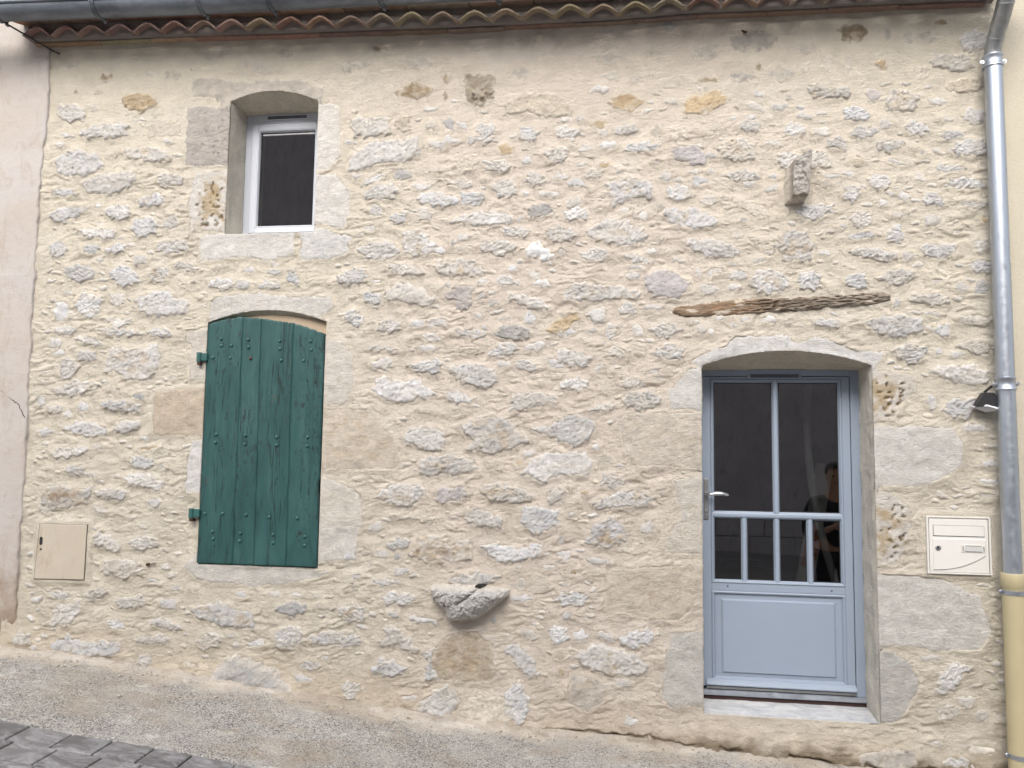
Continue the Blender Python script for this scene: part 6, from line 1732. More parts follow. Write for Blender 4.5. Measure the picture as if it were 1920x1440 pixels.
for i, (ty, poly) in enumerate(chips):
    r_ = build_stone(ty, poly, i * 5 + 1001, small=True)
    if r_ is not None:
        restV.append(r_[0]); restF.append(r_[1] + nv); restC.append(r_[2]); nv += len(r_[0])
ob = mesh_np('small_stones', np.concatenate(restV), np.concatenate(restF), M['rough'], wall, False, np.concatenate(restC), loc=(-1, 0, 0.3))
ob['kind'] = 'stuff'

# ------------------------------------------------------------------ reveals, soffits and sills of the openings


def sheet(name, P, mat, parent, tint=None, smooth=True):
    nv_, nu_ = P.shape[:2]
    V_ = P.reshape(-1, 3)
    t = None if tint is None else tint.reshape(-1, 3)
    return mesh_np(name, V_, grid_faces(nu_, nv_), mat, parent, smooth, t)


for o in OPEN:
    d0, d1 = 0.004, o['depth']
    for side, xv in ((1, o['x0']), (-1, o['x1'])):
        zt = float(o['arch'](np.array(xv)))
        zz = np.linspace(o['z0'], zt, int((zt - o['z0']) / 0.012))
        yy = np.linspace(d0, d1, max(6, int((d1 - d0) / 0.014)))
        Yg, Zg = np.meshgrid(yy, zz)
        fr = np.clip((Yg - d0) / 0.03, 0, 1)
        Xg = xv + side * fr * (0.005 + 0.006 * fbm(Yg * 9, Zg * 7, 3, 90 + side) + 0.0015 * fbm(Yg * 60, Zg * 60, 2, 95))
        # joints between the jamb blocks
        blk = np.floor(Zg / 0.37 + 0.13 * side)
        tn = np.broadcast_to(C(.78, .73, .63), Xg.shape + (3,)) * (1 + 0.07 * np.sin(blk * 12.9 + side) + 0.12 * fbm(Yg * 9, Zg * 7, 4, 97))[..., None]
        jt = np.exp(-(((Zg / 0.37 + 0.13 * side) % 1) / 0.02) ** 2)
        Xg = Xg - side * 0.003 * jt * fr
        sheet('jamb_reveal', np.stack([Xg, Yg, Zg], -1), M['dressed'], wall, tn)
    xx = np.linspace(o['x0'], o['x1'], int((o['x1'] - o['x0']) / 0.013))
    tt = np.linspace(0, 1, max(6, int((d1 - d0) / 0.014)))
    Xg, Tg = np.meshgrid(xx, tt)
    za = o['arch'](Xg)
    Zg = lerp(za, np.minimum(o['ztop'], za - 0.0), Tg ** 0.9)
    Zg = Zg - 0.003 * fbm(Xg * 12, Tg * 4, 3, 101) * np.clip(Tg * 6, 0, 1)
    tn = np.broadcast_to(C(.74, .67, .55), Xg.shape + (3,)) * (1 + 0.08 * fbm(Xg * 9, Tg * 3, 3, 103))[..., None]
    sheet('soffit', np.stack([Xg, lerp(d0, d1, Tg), Zg], -1), M['dressed'], wall, tn)
    Xg, Tg = np.meshgrid(xx, tt)
    Zg = lerp(o['z0'], o['zb'] + (0.010 if o['n'] == 'door' else 0), Tg) + 0.003 * fbm(Xg * 7, Tg * 3, 3, 105) * np.clip(Tg * 8, 0, 1)
    sheet('sill', np.stack([Xg, lerp(d0, d1 + .02, Tg), Zg], -1), M['sill'] if o['n'] == 'door' else M['dressed'], wall,
          np.broadcast_to(C(.66, .64, .60), Xg.shape + (3,)))

# ------------------------------------------------------------------ house body behind the facade (keeps the rooms dark)
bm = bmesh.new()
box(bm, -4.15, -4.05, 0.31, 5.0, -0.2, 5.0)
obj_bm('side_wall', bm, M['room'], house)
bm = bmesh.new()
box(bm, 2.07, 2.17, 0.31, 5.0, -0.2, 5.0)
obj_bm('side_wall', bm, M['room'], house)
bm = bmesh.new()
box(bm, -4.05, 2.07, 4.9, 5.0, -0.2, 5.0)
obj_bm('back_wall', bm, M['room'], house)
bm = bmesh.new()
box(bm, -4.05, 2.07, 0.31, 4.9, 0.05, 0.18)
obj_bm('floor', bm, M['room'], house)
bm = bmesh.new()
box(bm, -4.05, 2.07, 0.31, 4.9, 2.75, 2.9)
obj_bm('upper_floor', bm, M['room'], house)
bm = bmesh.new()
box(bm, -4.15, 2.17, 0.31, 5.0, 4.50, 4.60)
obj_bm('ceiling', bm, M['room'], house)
bm = bmesh.new()
v = [(-4.3, -0.20, 4.66), (2.2, -0.20, 4.56), (2.2, 5.2, 6.2), (-4.3, 5.2, 6.3)]
a = [bm.verts.new(p) for p in v]
b = [bm.verts.new((p[0], p[1], p[2] + 0.08)) for p in v]
bm.faces.new(a); bm.faces.new(b)
for i in range(4):
    bm.faces.new((a[i], a[(i + 1) % 4], b[(i + 1) % 4], b[i]))
roof = obj_bm('roof', bm, M['roof'], house)

# ------------------------------------------------------------------ the door
door = empty('door', (0.93, 0.28, 0.205), house)
YF = 0.262            # face of the fixed frame
YL = 0.268            # face of the leaf
bm = bmesh.new()
box(bm, 0.404, 0.462, YF, 0.33, 0.235, 2.256, .003)
obj_bm('frame', bm, M['grey'], door)
bm = bmesh.new()
box(bm, 1.374, 1.4295, YF, 0.33, 0.235, 2.256, .003)
obj_bm('frame', bm, M['grey'], door)
bm = bmesh.new()
box(bm, 0.462, 1.374, YF, 0.33, 2.216, 2.256, .003)
obj_bm('frame_head', bm, M['grey'], door)
L0, L1, LZ0, LZ1 = 0.465, 1.3705, 0.285, 2.2125
GX0, GX1, GZ0, GZ1 = 0.522, 1.323, 0.915, 2.196     # outer edge of the glazing beads
bm = bmesh.new()
box(bm, L0, GX0, YL, 0.315, LZ0, LZ1, .002)
obj_bm('stile', bm, M['grey'], door)
bm = bmesh.new()
box(bm, GX1, L1, YL, 0.315, LZ0, LZ1, .002)
obj_bm('stile', bm, M['grey'], door)
bm = bmesh.new()
box(bm, GX0, GX1, YL + .0006, 0.315, GZ1, LZ1 - .001, .0015)
obj_bm('top_rail', bm, M['grey'], door)
bm = bmesh.new()
box(bm, GX0, GX1, YL + .0006, 0.315, 0.868, GZ0, .0015)
obj_bm('lock_rail', bm, M['grey'], door)
bm = bmesh.new()
box(bm, GX0, GX1, YL + .0006, 0.315, LZ0 + .001, 0.325, .0015)
obj_bm('bottom_rail', bm, M['grey'], door)


def bead_ring(x0, x1, z0, z1, w, yo, yi, name, mat, parent):
    """mitred moulding: outer edge at yo standing proud then falling to yi on the inside"""
    bm = bmesh.new()
    pr = [(0.0, 0.012), (0.0, yo), (0.25, yo - 0.004), (0.55, yo - 0.002), (0.8, yo + 0.006), (1.0, yi), (1.0, 0.30)]
    rings = []
    for t, y in pr:
        yv = y if y > 0.1 else 0.30
        q = t * w
        rings.append([bm.verts.new(c) for c in ((x0 + q, yv, z0 + q), (x1 - q, yv, z0 + q), (x1 - q, yv, z1 - q), (x0 + q, yv, z1 - q))])
    for i in range(len(rings) - 1):
        for k in range(4):
            bm.faces.new((rings[i][k], rings[i][(k + 1) % 4], rings[i + 1][(k + 1) % 4], rings[i + 1][k]))
    return obj_bm(name, bm, mat, parent)


bead_ring(GX0 + .001, GX1 - .001, GZ0 + .001, GZ1 - .001, 0.021, YL - .001, YL + .012, 'glazing_bead', M['grey'], door)
P0, P1, PZ0, PZ1 = 0.543, 1.302, 0.936, 2.176


def bar_v(x, z0, z1, w, name='glazing_bar'):
    bm = bmesh.new()
    h = w / 2
    pr = [(x - h, YL + .014), (x - h * .55, YL - .001), (x - h * .3, YL - .003), (x + h * .3, YL - .003), (x + h * .55, YL - .001), (x + h, YL + .014), (x + h, .298), (x - h, .298)]
    strip(bm, pr, 'z', z0, z1)
    obj_bm(name, bm, M['grey'], door)


def bar_h(z, x0, x1, w, name='glazing_bar'):
    bm = bmesh.new()
    h = w / 2
    pr = [(YL + .014, z - h), (YL - .0015, z - h * .55), (YL - .0035, z - h * .3), (YL - .0035, z + h * .3), (YL - .0015, z + h * .55), (YL + .014, z + h), (.2985, z + h), (.2985, z - h)]
    strip(bm, pr, 'x', x0, x1)
    obj_bm(name, bm, M['grey'], door)


ZR = 1.3385
bar_h(ZR, GX0 + .012, GX1 - .012, 0.046)
bar_v(0.9225, ZR + .016, GZ1 - .012, 0.040)
for xb in (0.7255, 0.9225, 1.1205):
    bar_v(xb, GZ0 + .012, ZR - .016, 0.038)


def pane(x0, x1, z0, z1, y, parent):
    bm = bmesh.new()
    box(bm, x0, x1, y, y + 0.006, z0, z1)
    o_ = obj_bm('pane', bm, M['glass'], parent)
    e = 0.006
    bm = bmesh.new()
    for (a, b, c, d_) in ((x0, x0 + e, z0, z1), (x1 - e, x1, z0, z1), (x0 + e, x1 - e, z0, z0 + e), (x0 + e, x1 - e, z1 - e, z1)):
        box(bm, a, b, y - 0.0022, y - 0.0004, c, d_)
    obj_bm('glazing_seal', bm, M['gasket'], parent)
    return o_


xb = [P0, 0.7255, 0.9225, 1.1205, P1]
pane(P0, 0.9225 - .020, ZR + .023, P1 * 0 + P1 * 0 + 2.176, 0.288, door)
pane(0.9225 + .020, P1, ZR + .023, 2.176, 0.288, door)
for i in range(4):
    pane(xb[i] + (.019 if i else 0), xb[i + 1] - (.019 if i < 3 else 0), 0.936, ZR - .023, 0.288, door)

# raised lower panel
bead_ring(0.523, 1.322, 0.326, 0.867, 0.022, YL - .001, YL + .013, 'panel_moulding', M['grey'], door)
bm = bmesh.new()
x0, x1, z0, z1 = 0.545, 1.300, 0.348, 0.845
rings = []
for q, y in ((0, YL + .012), (0.018, YL + .011), (0.036, YL + .010), (0.040, YL + .006), (0.046, YL + .001), (0.050, YL + .0005)):
    rings.append([bm.verts.new(c) for c in ((x0 + q, y, z0 + q * .6), (x1 - q, y, z0 + q * .6), (x1 - q, y, z1 - q * .75), (x0 + q, y, z1 - q * .75))])
for i in range(len(rings) - 1):
    for k in range(4):
        bm.faces.new((rings[i][k], rings[i][(k + 1) % 4], rings[i + 1][(k + 1) % 4], rings[i + 1][k]))
bm.faces.new(rings[-1])
obj_bm('panel', bm, M['grey'], door)
# weather bar, threshold, dark joint below
bm = bmesh.new()
strip(bm, [(YL - .001, 0.334), (YL - .012, 0.331), (YL - .026, 0.318), (YL - .031, 0.306), (YL - .031, 0.300), (YL - .026, 0.297), (YL - .001, 0.297)], 'x', 0.487, 1.3695)
obj_bm('weather_bar', bm, M['grey'], door)
bm = bmesh.new()
box(bm, 0.487, 1.3705, YL - .020, YL + .03, 0.2765, 0.2925, .002)
obj_bm('rain_seal', bm, M['satin'], door)
bm = bmesh.new()
strip(bm, [(.31, .272), (YL - .018, .272), (YL - .026, .268), (YL - .030, .246), (YL - .030, .240), (.31, .236)], 'x', 0.447, 1.4285)
obj_bm('threshold', bm, M['zinc'], door)
bm = bmesh.new()
box(bm, 0.4445, 1.4305, YL - .016, .32, 0.203, 0.238)
obj_bm('joint_strip', bm, m_flat('dark_red_strip', (0.045, 0.022, 0.018), 0.8), door)  # dark red strip drawn in the gap below the threshold
# vent in the top rail
bm = bmesh.new()
box(bm, 0.752, 1.084, YL - .010, YL + .002, 2.1995, 2.2265, .003)
vent = obj_bm('vent', bm, M['grey'], door)
bm = bmesh.new()
for k in range(3):
    zc = 2.2055 + k * 0.0072
    box(bm, 0.772, 1.064, YL - .0115, YL - .0095, zc, zc + 0.0045)
obj_bm('vent_slot', bm, M['gasket'], door)
# handle
bm = bmesh.new()
box(bm, 0.4795, 0.5075, YL - .009, YL, 1.308, 1.562, .0035, 2)
obj_bm('handle_plate', bm, M['satin'], door)
bm = bmesh.new()
tube(bm, [(0.4935, YL - .008, 1.468), (0.4935, YL - .018, 1.468)], [0.0115, 0.0105], 14)
tube(bm, [(0.4935, YL - .016, 1.468), (0.494, YL - .040, 1.468), (0.500, YL - .052, 1.468), (0.515, YL - .056, 1.4685), (0.545, YL - .057, 1.470), (0.585, YL - .055, 1.470), (0.612, YL - .050, 1.467), (0.624, YL - .044, 1.463)],
     [0.0085, 0.0085, 0.009, 0.0095, 0.0105, 0.0105, 0.0095, 0.006], 12)
obj_bm('handle', bm, M['steel'], door, True, angle=1.0)
bm = bmesh.new()
tube(bm, [(0.4935, YL - .008, 1.362), (0.4935, YL - .0125, 1.362)], 0.0085, 14)
box(bm, 0.4885, 0.4985, YL - .0125, YL - .008, 1.335, 1.358, .002)
obj_bm('lock_cylinder', bm, M['steel'], door)
bm = bmesh.new()
for xk, zk in ((0.621, 0.897), (1.242, 0.890)):
    tube(bm, [(xk, YL + .002, zk), (xk, YL - .0012, zk)], 0.0052, 10)
obj_bm('hole_disc', bm, M['gasket'], door)  # black discs stand in for the dark of two small holes

# things seen dimly behind the glass: a pale conduit hanging in the room
bm = bmesh.new()
cp = []
for k in range(26):
    t = k / 25
    cp.append((1.235 + 0.03 * math.sin(t * 3) - 0.16 * math.sin(t * math.pi) * 0.7 + 0.25 * t * t, 0.62 + 0.05 * t, 2.6 - 2.1 * t))
tube(bm, cp, [0.024 + 0.0018 * (k % 2) for k in range(26)], 12)
tag(obj_bm('conduit', bm, m_flat('pale_conduit', (0.60, 0.60, 0.58), 0.6)), 'pale flexible conduit hanging in the dark room behind the right door panes', 'conduit')
bm = bmesh.new()
vs = box(bm, -0.055, 0.055, -0.018, 0.018, 0, 1.5, .004)
rotm = Matrix.Translation((1.02, 0.60, 0.20)) @ Matrix.Rotation(R(12), 4, 'Y') @ Matrix.Rotation(R(-6), 4, 'X')
bmesh.ops.transform(bm, matrix=rotm, verts=bm.verts)
brd = empty('leaning_board', (1.02, 0.60, 0.20))
tag(brd, 'long pale board with an orange label leaning in the dark room behind the door', 'board')
obj_bm('board', bm, m_flat('pale_board', (0.42, 0.40, 0.36), 0.7), brd)
bm = bmesh.new()
box(bm, -0.045, 0.045, -0.0205, -0.0185, 0.80, 1.16)
bmesh.ops.transform(bm, matrix=rotm, verts=bm.verts)
obj_bm('board_label', bm, m_flat('orange_label', (0.42, 0.13, 0.04), 0.6), brd)

# ------------------------------------------------------------------ the small upper window
win = empty('window', (-2.37, 0.25, 3.15), house)
YW = 0.232
bm = bmesh.new()
box(bm, -2.6885, -2.640, YW, 0.31, 3.152, 4.078, .003)
obj_bm('frame', bm, M['winwhite'], win)
bm = bmesh.new()
box(bm, -2.110, -2.0605, YW, 0.31, 3.152, 4.078, .003)
obj_bm('frame', bm, M['winwhite'], win)
bm = bmesh.new()
box(bm, -2.640, -2.110, YW + .0006, 0.31, 4.008, 4.078, .003)
obj_bm('frame_head', bm, M['winwhite'], win)
bm = bmesh.new()
box(bm, -2.640, -2.110, YW + .0006, 0.31, 3.152, 3.212, .003)
obj_bm('frame_sill', bm, M['winwhite'], win)
bm = bmesh.new()
S0, S1, SZ0, SZ1 = -2.637, -2.113, 3.215, 4.005
box(bm, S0, -2.592, YW - .012, 0.30, SZ0, SZ1, .003)
obj_bm('sash_stile', bm, M['winwhite'], win)
bm = bmesh.new()
box(bm, -2.160, S1, YW - .012, 0.30, SZ0, SZ1, .003)
obj_bm('sash_stile', bm, M['winwhite'], win)
bm = bmesh.new()
box(bm, -2.592, -2.160, YW - .0115, 0.30, 3.957, SZ1 - .0005, .003)
obj_bm('sash_rail', bm, M['winwhite'], win)
bm = bmesh.new()
box(bm, -2.592, -2.160, YW - .0115, 0.30, SZ0 + .0005, 3.254, .003)
obj_bm('sash_rail', bm, M['winwhite'], win)
bead_ring(-2.592, -2.160, 3.254, 3.957, 0.014, YW - .009, YW + .008, 'glazing_bead', M['winwhite'], win)
pane(-2.578, -2.174, 3.268, 3.943, YW + .014, win)
bm = bmesh.new()
box(bm, -2.545, -2.215, YW - .012, YW, 4.028, 4.060, .003)
obj_bm('vent', bm, M['winwhite'], win)
bm = bmesh.new()
for k in range(3):
    zc = 4.034 + k * 0.0075
    box(bm, -2.525, -2.235, YW - .0135, YW - .0115, zc, zc + 0.005)
obj_bm('vent_slot', bm, M['gasket'], win)

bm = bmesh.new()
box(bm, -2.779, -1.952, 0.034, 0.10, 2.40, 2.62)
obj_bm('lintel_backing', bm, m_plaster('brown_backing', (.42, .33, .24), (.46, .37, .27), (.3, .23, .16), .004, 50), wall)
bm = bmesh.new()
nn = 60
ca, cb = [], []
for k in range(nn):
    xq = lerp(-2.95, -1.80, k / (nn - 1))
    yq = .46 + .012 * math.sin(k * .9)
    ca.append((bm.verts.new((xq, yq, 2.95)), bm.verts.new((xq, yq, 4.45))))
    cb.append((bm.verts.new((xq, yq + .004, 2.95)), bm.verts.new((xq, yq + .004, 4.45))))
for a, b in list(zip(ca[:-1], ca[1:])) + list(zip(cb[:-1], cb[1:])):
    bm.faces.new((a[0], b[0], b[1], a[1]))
obj_bm('backing_sheet', bm, m_flat('dark_backing', (.012, .011, .011), .95, 0, 0), win)  # unseen dark sheet added behind the pane to keep the glass evenly dark
# ------------------------------------------------------------------ the green plank shutter
shut = empty('shutter', (-2.36, 0.0, 0.96), house)
shut['label'] = 'closed green plank shutter with round stud heads and flaking paint'
SEAM_T = [-2.774, -2.527, -2.400, -2.175, -1.957]
SEAM_B = [-2.772, -2.529, -2.382, -2.165, -1.957]
_tx = [-2.79, -2.773, -2.667, -2.543, -2.4, -2.189, -2.053, -1.965, -1.954, -1.94]
_tz = [2.530, 2.536, 2.568, 2.584, 2.572, 2.544, 2.504, 2.471, 2.449, 2.44]
for k in range(4):
    nz, nx = 150, 16
    tz = np.linspace(0, 1, nz)
    P = np.zeros((nz, nx, 3))
    for j in range(nz):
        xl = lerp(SEAM_B[k], SEAM_T[k], tz[j]) + 0.0009
        xr = lerp(SEAM_B[k + 1], SEAM_T[k + 1], tz[j]) - 0.0009
        wob = 0.0035 * float(fbm(tz[j] * 9, k * 3.7, 4, 121))
        xl += wob if k else 0
        wob2 = 0.0035 * float(fbm(tz[j] * 9, (k + 1) * 3.7, 4, 121))
        if k == 3:
            wob2 = -0.006 * abs(float(fbm(tz[j] * 12, 55, 4, 123))) - (0.010 * math.exp(-((tz[j] - 0.33) / 0.03) ** 2))
        xr += wob2
        u = np.linspace(0, 1, nx)
        P[j, :, 0] = xl + (xr - xl) * u
        zt = np.interp(P[j, :, 0], _tx, _tz) + 0.006 * fbm(P[j, :, 0] * 40, 0.5 + 0 * u, 3, 125) - 0.003
        P[j, :, 2] = 0.963 + 0.004 * fbm(P[j, :, 0] * 25, 0.1 + 0 * u, 2, 127) * (1 - tz[j]) + (zt - 0.963) * tz[j]
        P[j, :, 1] = -0.014 + 0.0018 * (np.abs(u - .5) * 2) ** 14 - 0.0012 * fbm(P[j, :, 0] * 55, P[j, :, 2] * 3.2, 3, 129) + 0.004 * (pn(k * 1.7, tz[j] * 2, 131))
    # knots and splits
    for q in range(5):
        rr = random.Random(k * 10 + q)
        kx, kz = rr.uniform(SEAM_B[k] + .03, SEAM_B[k + 1] - .03), rr.uniform(1.05, 2.4)
        d_ = np.hypot((P[..., 0] - kx) / 0.010, (P[..., 2] - kz) / 0.055)
        P[..., 1] += 0.004 * np.exp(-d_ ** 2)
    V_ = P.reshape(-1, 3)
    F_ = grid_faces(nx, nz)
    n0 = len(V_)
    Vb = V_.copy()
    Vb[:, 1] = 0.024
    idx = np.arange(n0).reshape(nz, nx)
    ring = np.concatenate([idx[0, :], idx[1:, -1], idx[-1, -2::-1], idx[-2:0:-1, 0]])
    F2 = np.stack([np.roll(ring, -1), ring, ring + n0, np.roll(ring, -1) + n0], 1)
    mesh_np('plank', np.concatenate([V_, Vb]), np.concatenate([F_, F2, F_[:, ::-1] + n0]), M['shutter'], shut, False)
STUDS = [(-2.674, 2.436), (-2.671, 2.39), (-2.601, 2.39), (-2.484, 2.431), (-2.481, 2.379), (-2.264, 2.419), (-2.26, 2.366), (-2.05, 2.415), (-2.044, 2.359), (-2.727, 2.309),
         (-2.605, 2.308), (-2.462, 2.305), (-2.249, 2.29), (-2.094, 2.288), (-2.679, 1.801), (-2.683, 1.749), (-2.477, 1.797), (-2.478, 1.739), (-2.259, 1.789), (-2.257, 1.737),
         (-2.049, 1.791), (-2.048, 1.733), (-2.733, 1.284), (-2.609, 1.287), (-2.448, 1.283), (-2.288, 1.272), (-2.098, 1.271), (-2.674, 1.171), (-2.666, 1.123), (-2.481, 1.164),
         (-2.483, 1.115), (-2.258, 1.162), (-2.255, 1.109), (-2.042, 1.155), (-2.043, 1.099)]
bm = bmesh.new()
bmesh.ops.create_uvsphere(bm, u_segments=12, v_segments=6, radius=0.0115)
for v in bm.verts:
    v.co.y *= 0.62
    v.co.y -= 0.017
stud0 = None
for i, (sx, sz) in enumerate(STUDS):
    if stud0 is None:
        stud0 = obj_bm('stud', bm, M['iron'], shut, True, loc=(0, 0, 0))
        st = stud0
    else:
        st = stud0.copy()
        COL.objects.link(st)
    st.location = Vector((sx, 0, sz)) - WLOC[shut.name]
rs_ = [o for o in shut.children if o.name.startswith('stud')]
# the rusty one
m2 = stud0.data.copy()
m2.materials[0] = M['rust']
rs_[11].data = m2
rs_[11]['label'] = 'rusty stud head'
for hx, hz in ((-2.79, 2.312), (-2.793, 1.286)):
    bm = bmesh.new()
    box(bm, hx - .036, hx + .03, -0.034, -0.012, hz - .026, hz + .026, .004)
    tube(bm, [(hx - .026, -0.03, hz - .030), (hx - .026, -0.03, hz + .030)], 0.017, 14)
    h_ = obj_bm('hinge', bm, M['iron'], shut)
    bm = bmesh.new()
    tube(bm, [(hx - .026, -0.03, hz - .052), (hx - .026, -0.03, hz - .024)], 0.013, 12)
    tube(bm, [(hx - .026, -0.03, hz - .044), (hx - .024, 0.02, hz - .046)], 0.011, 10)
    obj_bm('hinge_pin', bm, M['rust'], h_)

# ------------------------------------------------------------------ wooden lintel beam let into the wall above the door
bp = np.array([(0.258, 2.583), (0.282, 2.613), (0.493, 2.647), (0.793, 2.667), (1.177, 2.674), (1.4, 2.688), (1.549, 2.694), (1.547, 2.633), (1.431, 2.612), (1.288, 2.605), (0.951, 2.576), (0.723, 2.566), (0.492, 2.554), (0.317, 2.556)])
X, Z = np.meshgrid(np.linspace(.23, 1.575, 200), np.linspace(2.53, 2.715, 46))
ax_z = np.interp(X, [.258, .8, 1.55], [2.584, 2.617, 2.664])
vv = Z - ax_z
d = poly_sdf(X + .010 * fbm(X * 10, Z * 70, 3, 141), Z + .009 * fbm(X * 17, Z * 50, 4, 143), bp) - .002
fib = fbm(X * 7, vv * 95, 4, 145, 0.6, True) * 0.5 + 0.5 * fbm(X * 26, vv * 120, 3, 147)
worn = sst(0.55, 0.9, X) * (1 - 0.3 * sst(1.3, 1.5, X))
p = mortar_p(X, Z, False) + np.where(d > 0, 0.012 * (1 - np.exp(-d / .007)), .9 * d) + (0.005 + 0.013 * worn) * fib * np.clip(d / .01, 0, 1) - 0.004
tt = lerp(C(.27, .20, .14), C(.21, .16, .115), sst(.5, 1.0, X)[..., None])
tt = lerp(tt, C(.33, .30, .26), (sst(.6, 1.3, X) * sst(-.1, .6, fib) * .6)[..., None])
tt = lerp(tt, C(.34, .17, .07), (np.exp(-((X - .62) / .12) ** 2) * sst(-.3, .5, fbm(X * 12, vv * 40, 3, 149)) * .45)[..., None])
F_ = grid_faces(X.shape[1], X.shape[0])
F_ = F_[d.reshape(-1)[F_].max(1) > -.008]
V_ = np.stack([X, -p, Z], -1).reshape(-1, 3)
us = np.unique(F_)
r2 = np.full(len(V_), -1)
r2[us] = np.arange(len(us))
tt = lerp(tt, MORT * .95, (sst(.1, .55, fbm(X * 9, Z * 26, 4, 140) - .02 * d / .004) * .8)[..., None])
mesh_np('lintel_beam', V_[us], r2[F_], M['wood'], wall, False, tt.reshape(-1, 3)[us], label='weathered brown oak lintel set flush in the wall above the door')

# ------------------------------------------------------------------ the projecting corbel stone, top right
CB = []
fr_ = [(0.985, 3.478), (1.086, 3.548), (1.084, 3.52), (1.066, 3.268), (0.978, 3.262), (0.974, 3.40)]   # outline of the head
ROWS = [(0.02, 1.10, -0.012, 0.03), (-0.03, 1.08, -0.01, 0.022), (-0.08, 1.03, -.004, .010), (-0.125, 1.0, 0, 0), (-0.138, .93, 0, 0)]
n = 40
outl = []
L = len(fr_)
for k in range(n):
    t = k / n * L
    i = int(t)
    a, b = fr_[i % L], fr_[(i + 1) % L]
    outl.append((lerp(a[0], b[0], t - i), lerp(a[1], b[1], t - i)))
cx = sum(p[0] for p in outl) / n
cz = sum(p[1] for p in outl) / n
Vc, Tc = [], []
for j in range(13):
    t = j / 12
    y = np.interp(t, [0, 1], [0.02, -0.13])
    for (ox, oz) in outl:
        sx = np.interp(t, [0, .5, 1], [1.30, 1.10, 1.0])
        sz = np.interp(t, [0, .5, 1], [1.06, 1.02, 1.0])
        nx_ = 0.006 * float(fbm(ox * 30 + y * 20, oz * 30, 3, 151))
        Vc.append((cx + (ox - cx) * sx - 0.018 * (1 - t) + nx_, y - nx_ * (t > .9), cz + (oz - cz) * sz - 0.02 * (1 - t) + nx_))
        top = 1 if (oz - cz) > 0.10 and ox < 1.08 else 0
        c = lerp(MORT, C(.40, .355, .30), min(1, max(0, (t - .45) * 2.2)))
        Tc.append(c)
Fc = []
for j in range(12):
    for k in range(n):
        Fc.append((j * n + k, j * n + (k + 1) % n, (j + 1) * n + (k + 1) % n, (j + 1) * n + k))
# rough head face: rings shrinking to the centre
base = 12 * n
prev = base
for q in range(1, 16):
    f_ = 1 - q / 16
    st_ = len(Vc)
    for k in range(n):
        vx, vy, vz = Vc[base + k]
        X_, Z_ = cx + (vx - cx) * f_, cz + (vz - cz) * f_
        Vc.append((X_, -0.134 - 0.011 * float(fbm(X_ * 34, Z_ * 34, 4, 153)), Z_))
        Tc.append(C(.47, .44, .405) * (1 + .34 * float(fbm(X_ * 38, Z_ * 38, 4, 155))))
    for k in range(n):
        Fc.append((prev + k, prev + (k + 1) % n, st_ + (k + 1) % n, st_ + k))
    prev = st_
ci = len(Vc)
Vc.append((cx, -0.136, cz))
Tc.append(C(.34, .31, .27))
for k in range(n):
    Fc.append((prev + k, prev + (k + 1) % n, ci))
mesh_np('corbel_stone', np.array(Vc), Fc, M['rough'], wall, False, np.array(Tc), label='grey stone block sticking out of the wall high up on the right')

# ------------------------------------------------------------------ the projecting basin spout stone
pb_ = np.array([(-1.218, 0.865), (-1.195, 0.893), (-1.07, 0.892), (-0.93, 0.892), (-0.86, 0.892), (-0.712, 0.873), (-0.712, 0.842), (-0.825, 0.745), (-0.92, 0.684), (-1.063, 0.655), (-1.10, 0.672), (-1.118, 0.734), (-1.205, 0.80)])
nb, nr = 96, 30
Vb_, Tb_, Fb_ = [], [], []
# polar lattice about the body axis; r=1 at the wall, r->0 at the nose
ccx, ccz = -0.965, 0.80
ol = []
Lb = len(pb_)
per = np.cumsum([0] + [float(np.hypot(*(pb_[(i + 1) % Lb] - pb_[i]))) for i in range(Lb)])
for k in range(nb):
    s_ = per[-1] * k / nb
    i = int(np.searchsorted(per, s_, 'right') - 1)
    f_ = (s_ - per[i]) / (per[i + 1] - per[i])
    ol.append(lerp(pb_[i], pb_[(i + 1) % Lb], f_))
for j in range(nr + 1):
    r_ = 1 - j / (nr + 1) * 0.985
    for k in range(nb):
        ox, oz = ol[k]
        x = ccx + (ox - ccx) * r_
        z = ccz + (oz - ccz) * r_ + 0.03 * (1 - r_) ** 1.5
        # nose profile, nearly flat on top, sloping back below
        y = -0.155 * (1 - r_ ** 3.2) ** 0.62 + 0.012
        dep = max(0.0, -y / 0.155)
        nz_ = float(fbm(x * 24, z * 24 + r_ * 2, 4, 161, .55, True)) * .5
        y -= (0.020 * nz_ + .008 * float(fbm(x * 70, z * 70, 3, 169))) * min(1, dep * 2)
        z += 0.006 * float(fbm(x * 40, z * 40, 3, 163))
        # channel running from the hole down to the left: splits the two lips
        gx0, gz0, gx1, gz1 = -0.885, 0.885, -1.02, 0.79
        t = max(0, min(1, ((x - gx0) * (gx1 - gx0) + (z - gz0) * (gz1 - gz0)) / ((gx1 - gx0) ** 2 + (gz1 - gz0) ** 2)))
        dl = math.hypot(x - (gx0 + t * (gx1 - gx0)), z - (gz0 + t * (gz1 - gz0)))
        y += 0.050 * math.exp(-(dl / 0.011) ** 2) * (1 - .4 * t) * min(1, dep * 1.6)
        # the right lip is a little lower
        Vb_.append((x, y, z))
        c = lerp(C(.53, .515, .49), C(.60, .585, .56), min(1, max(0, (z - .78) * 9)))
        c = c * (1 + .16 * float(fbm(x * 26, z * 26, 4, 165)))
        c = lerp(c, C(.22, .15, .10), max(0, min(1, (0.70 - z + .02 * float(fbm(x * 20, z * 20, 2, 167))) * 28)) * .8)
        c = lerp(c, MORT * .98, .75 * math.exp(-dep * 5))
        if z > .872:
            c = lerp(c, MORT, .55)
        Tb_.append(c)
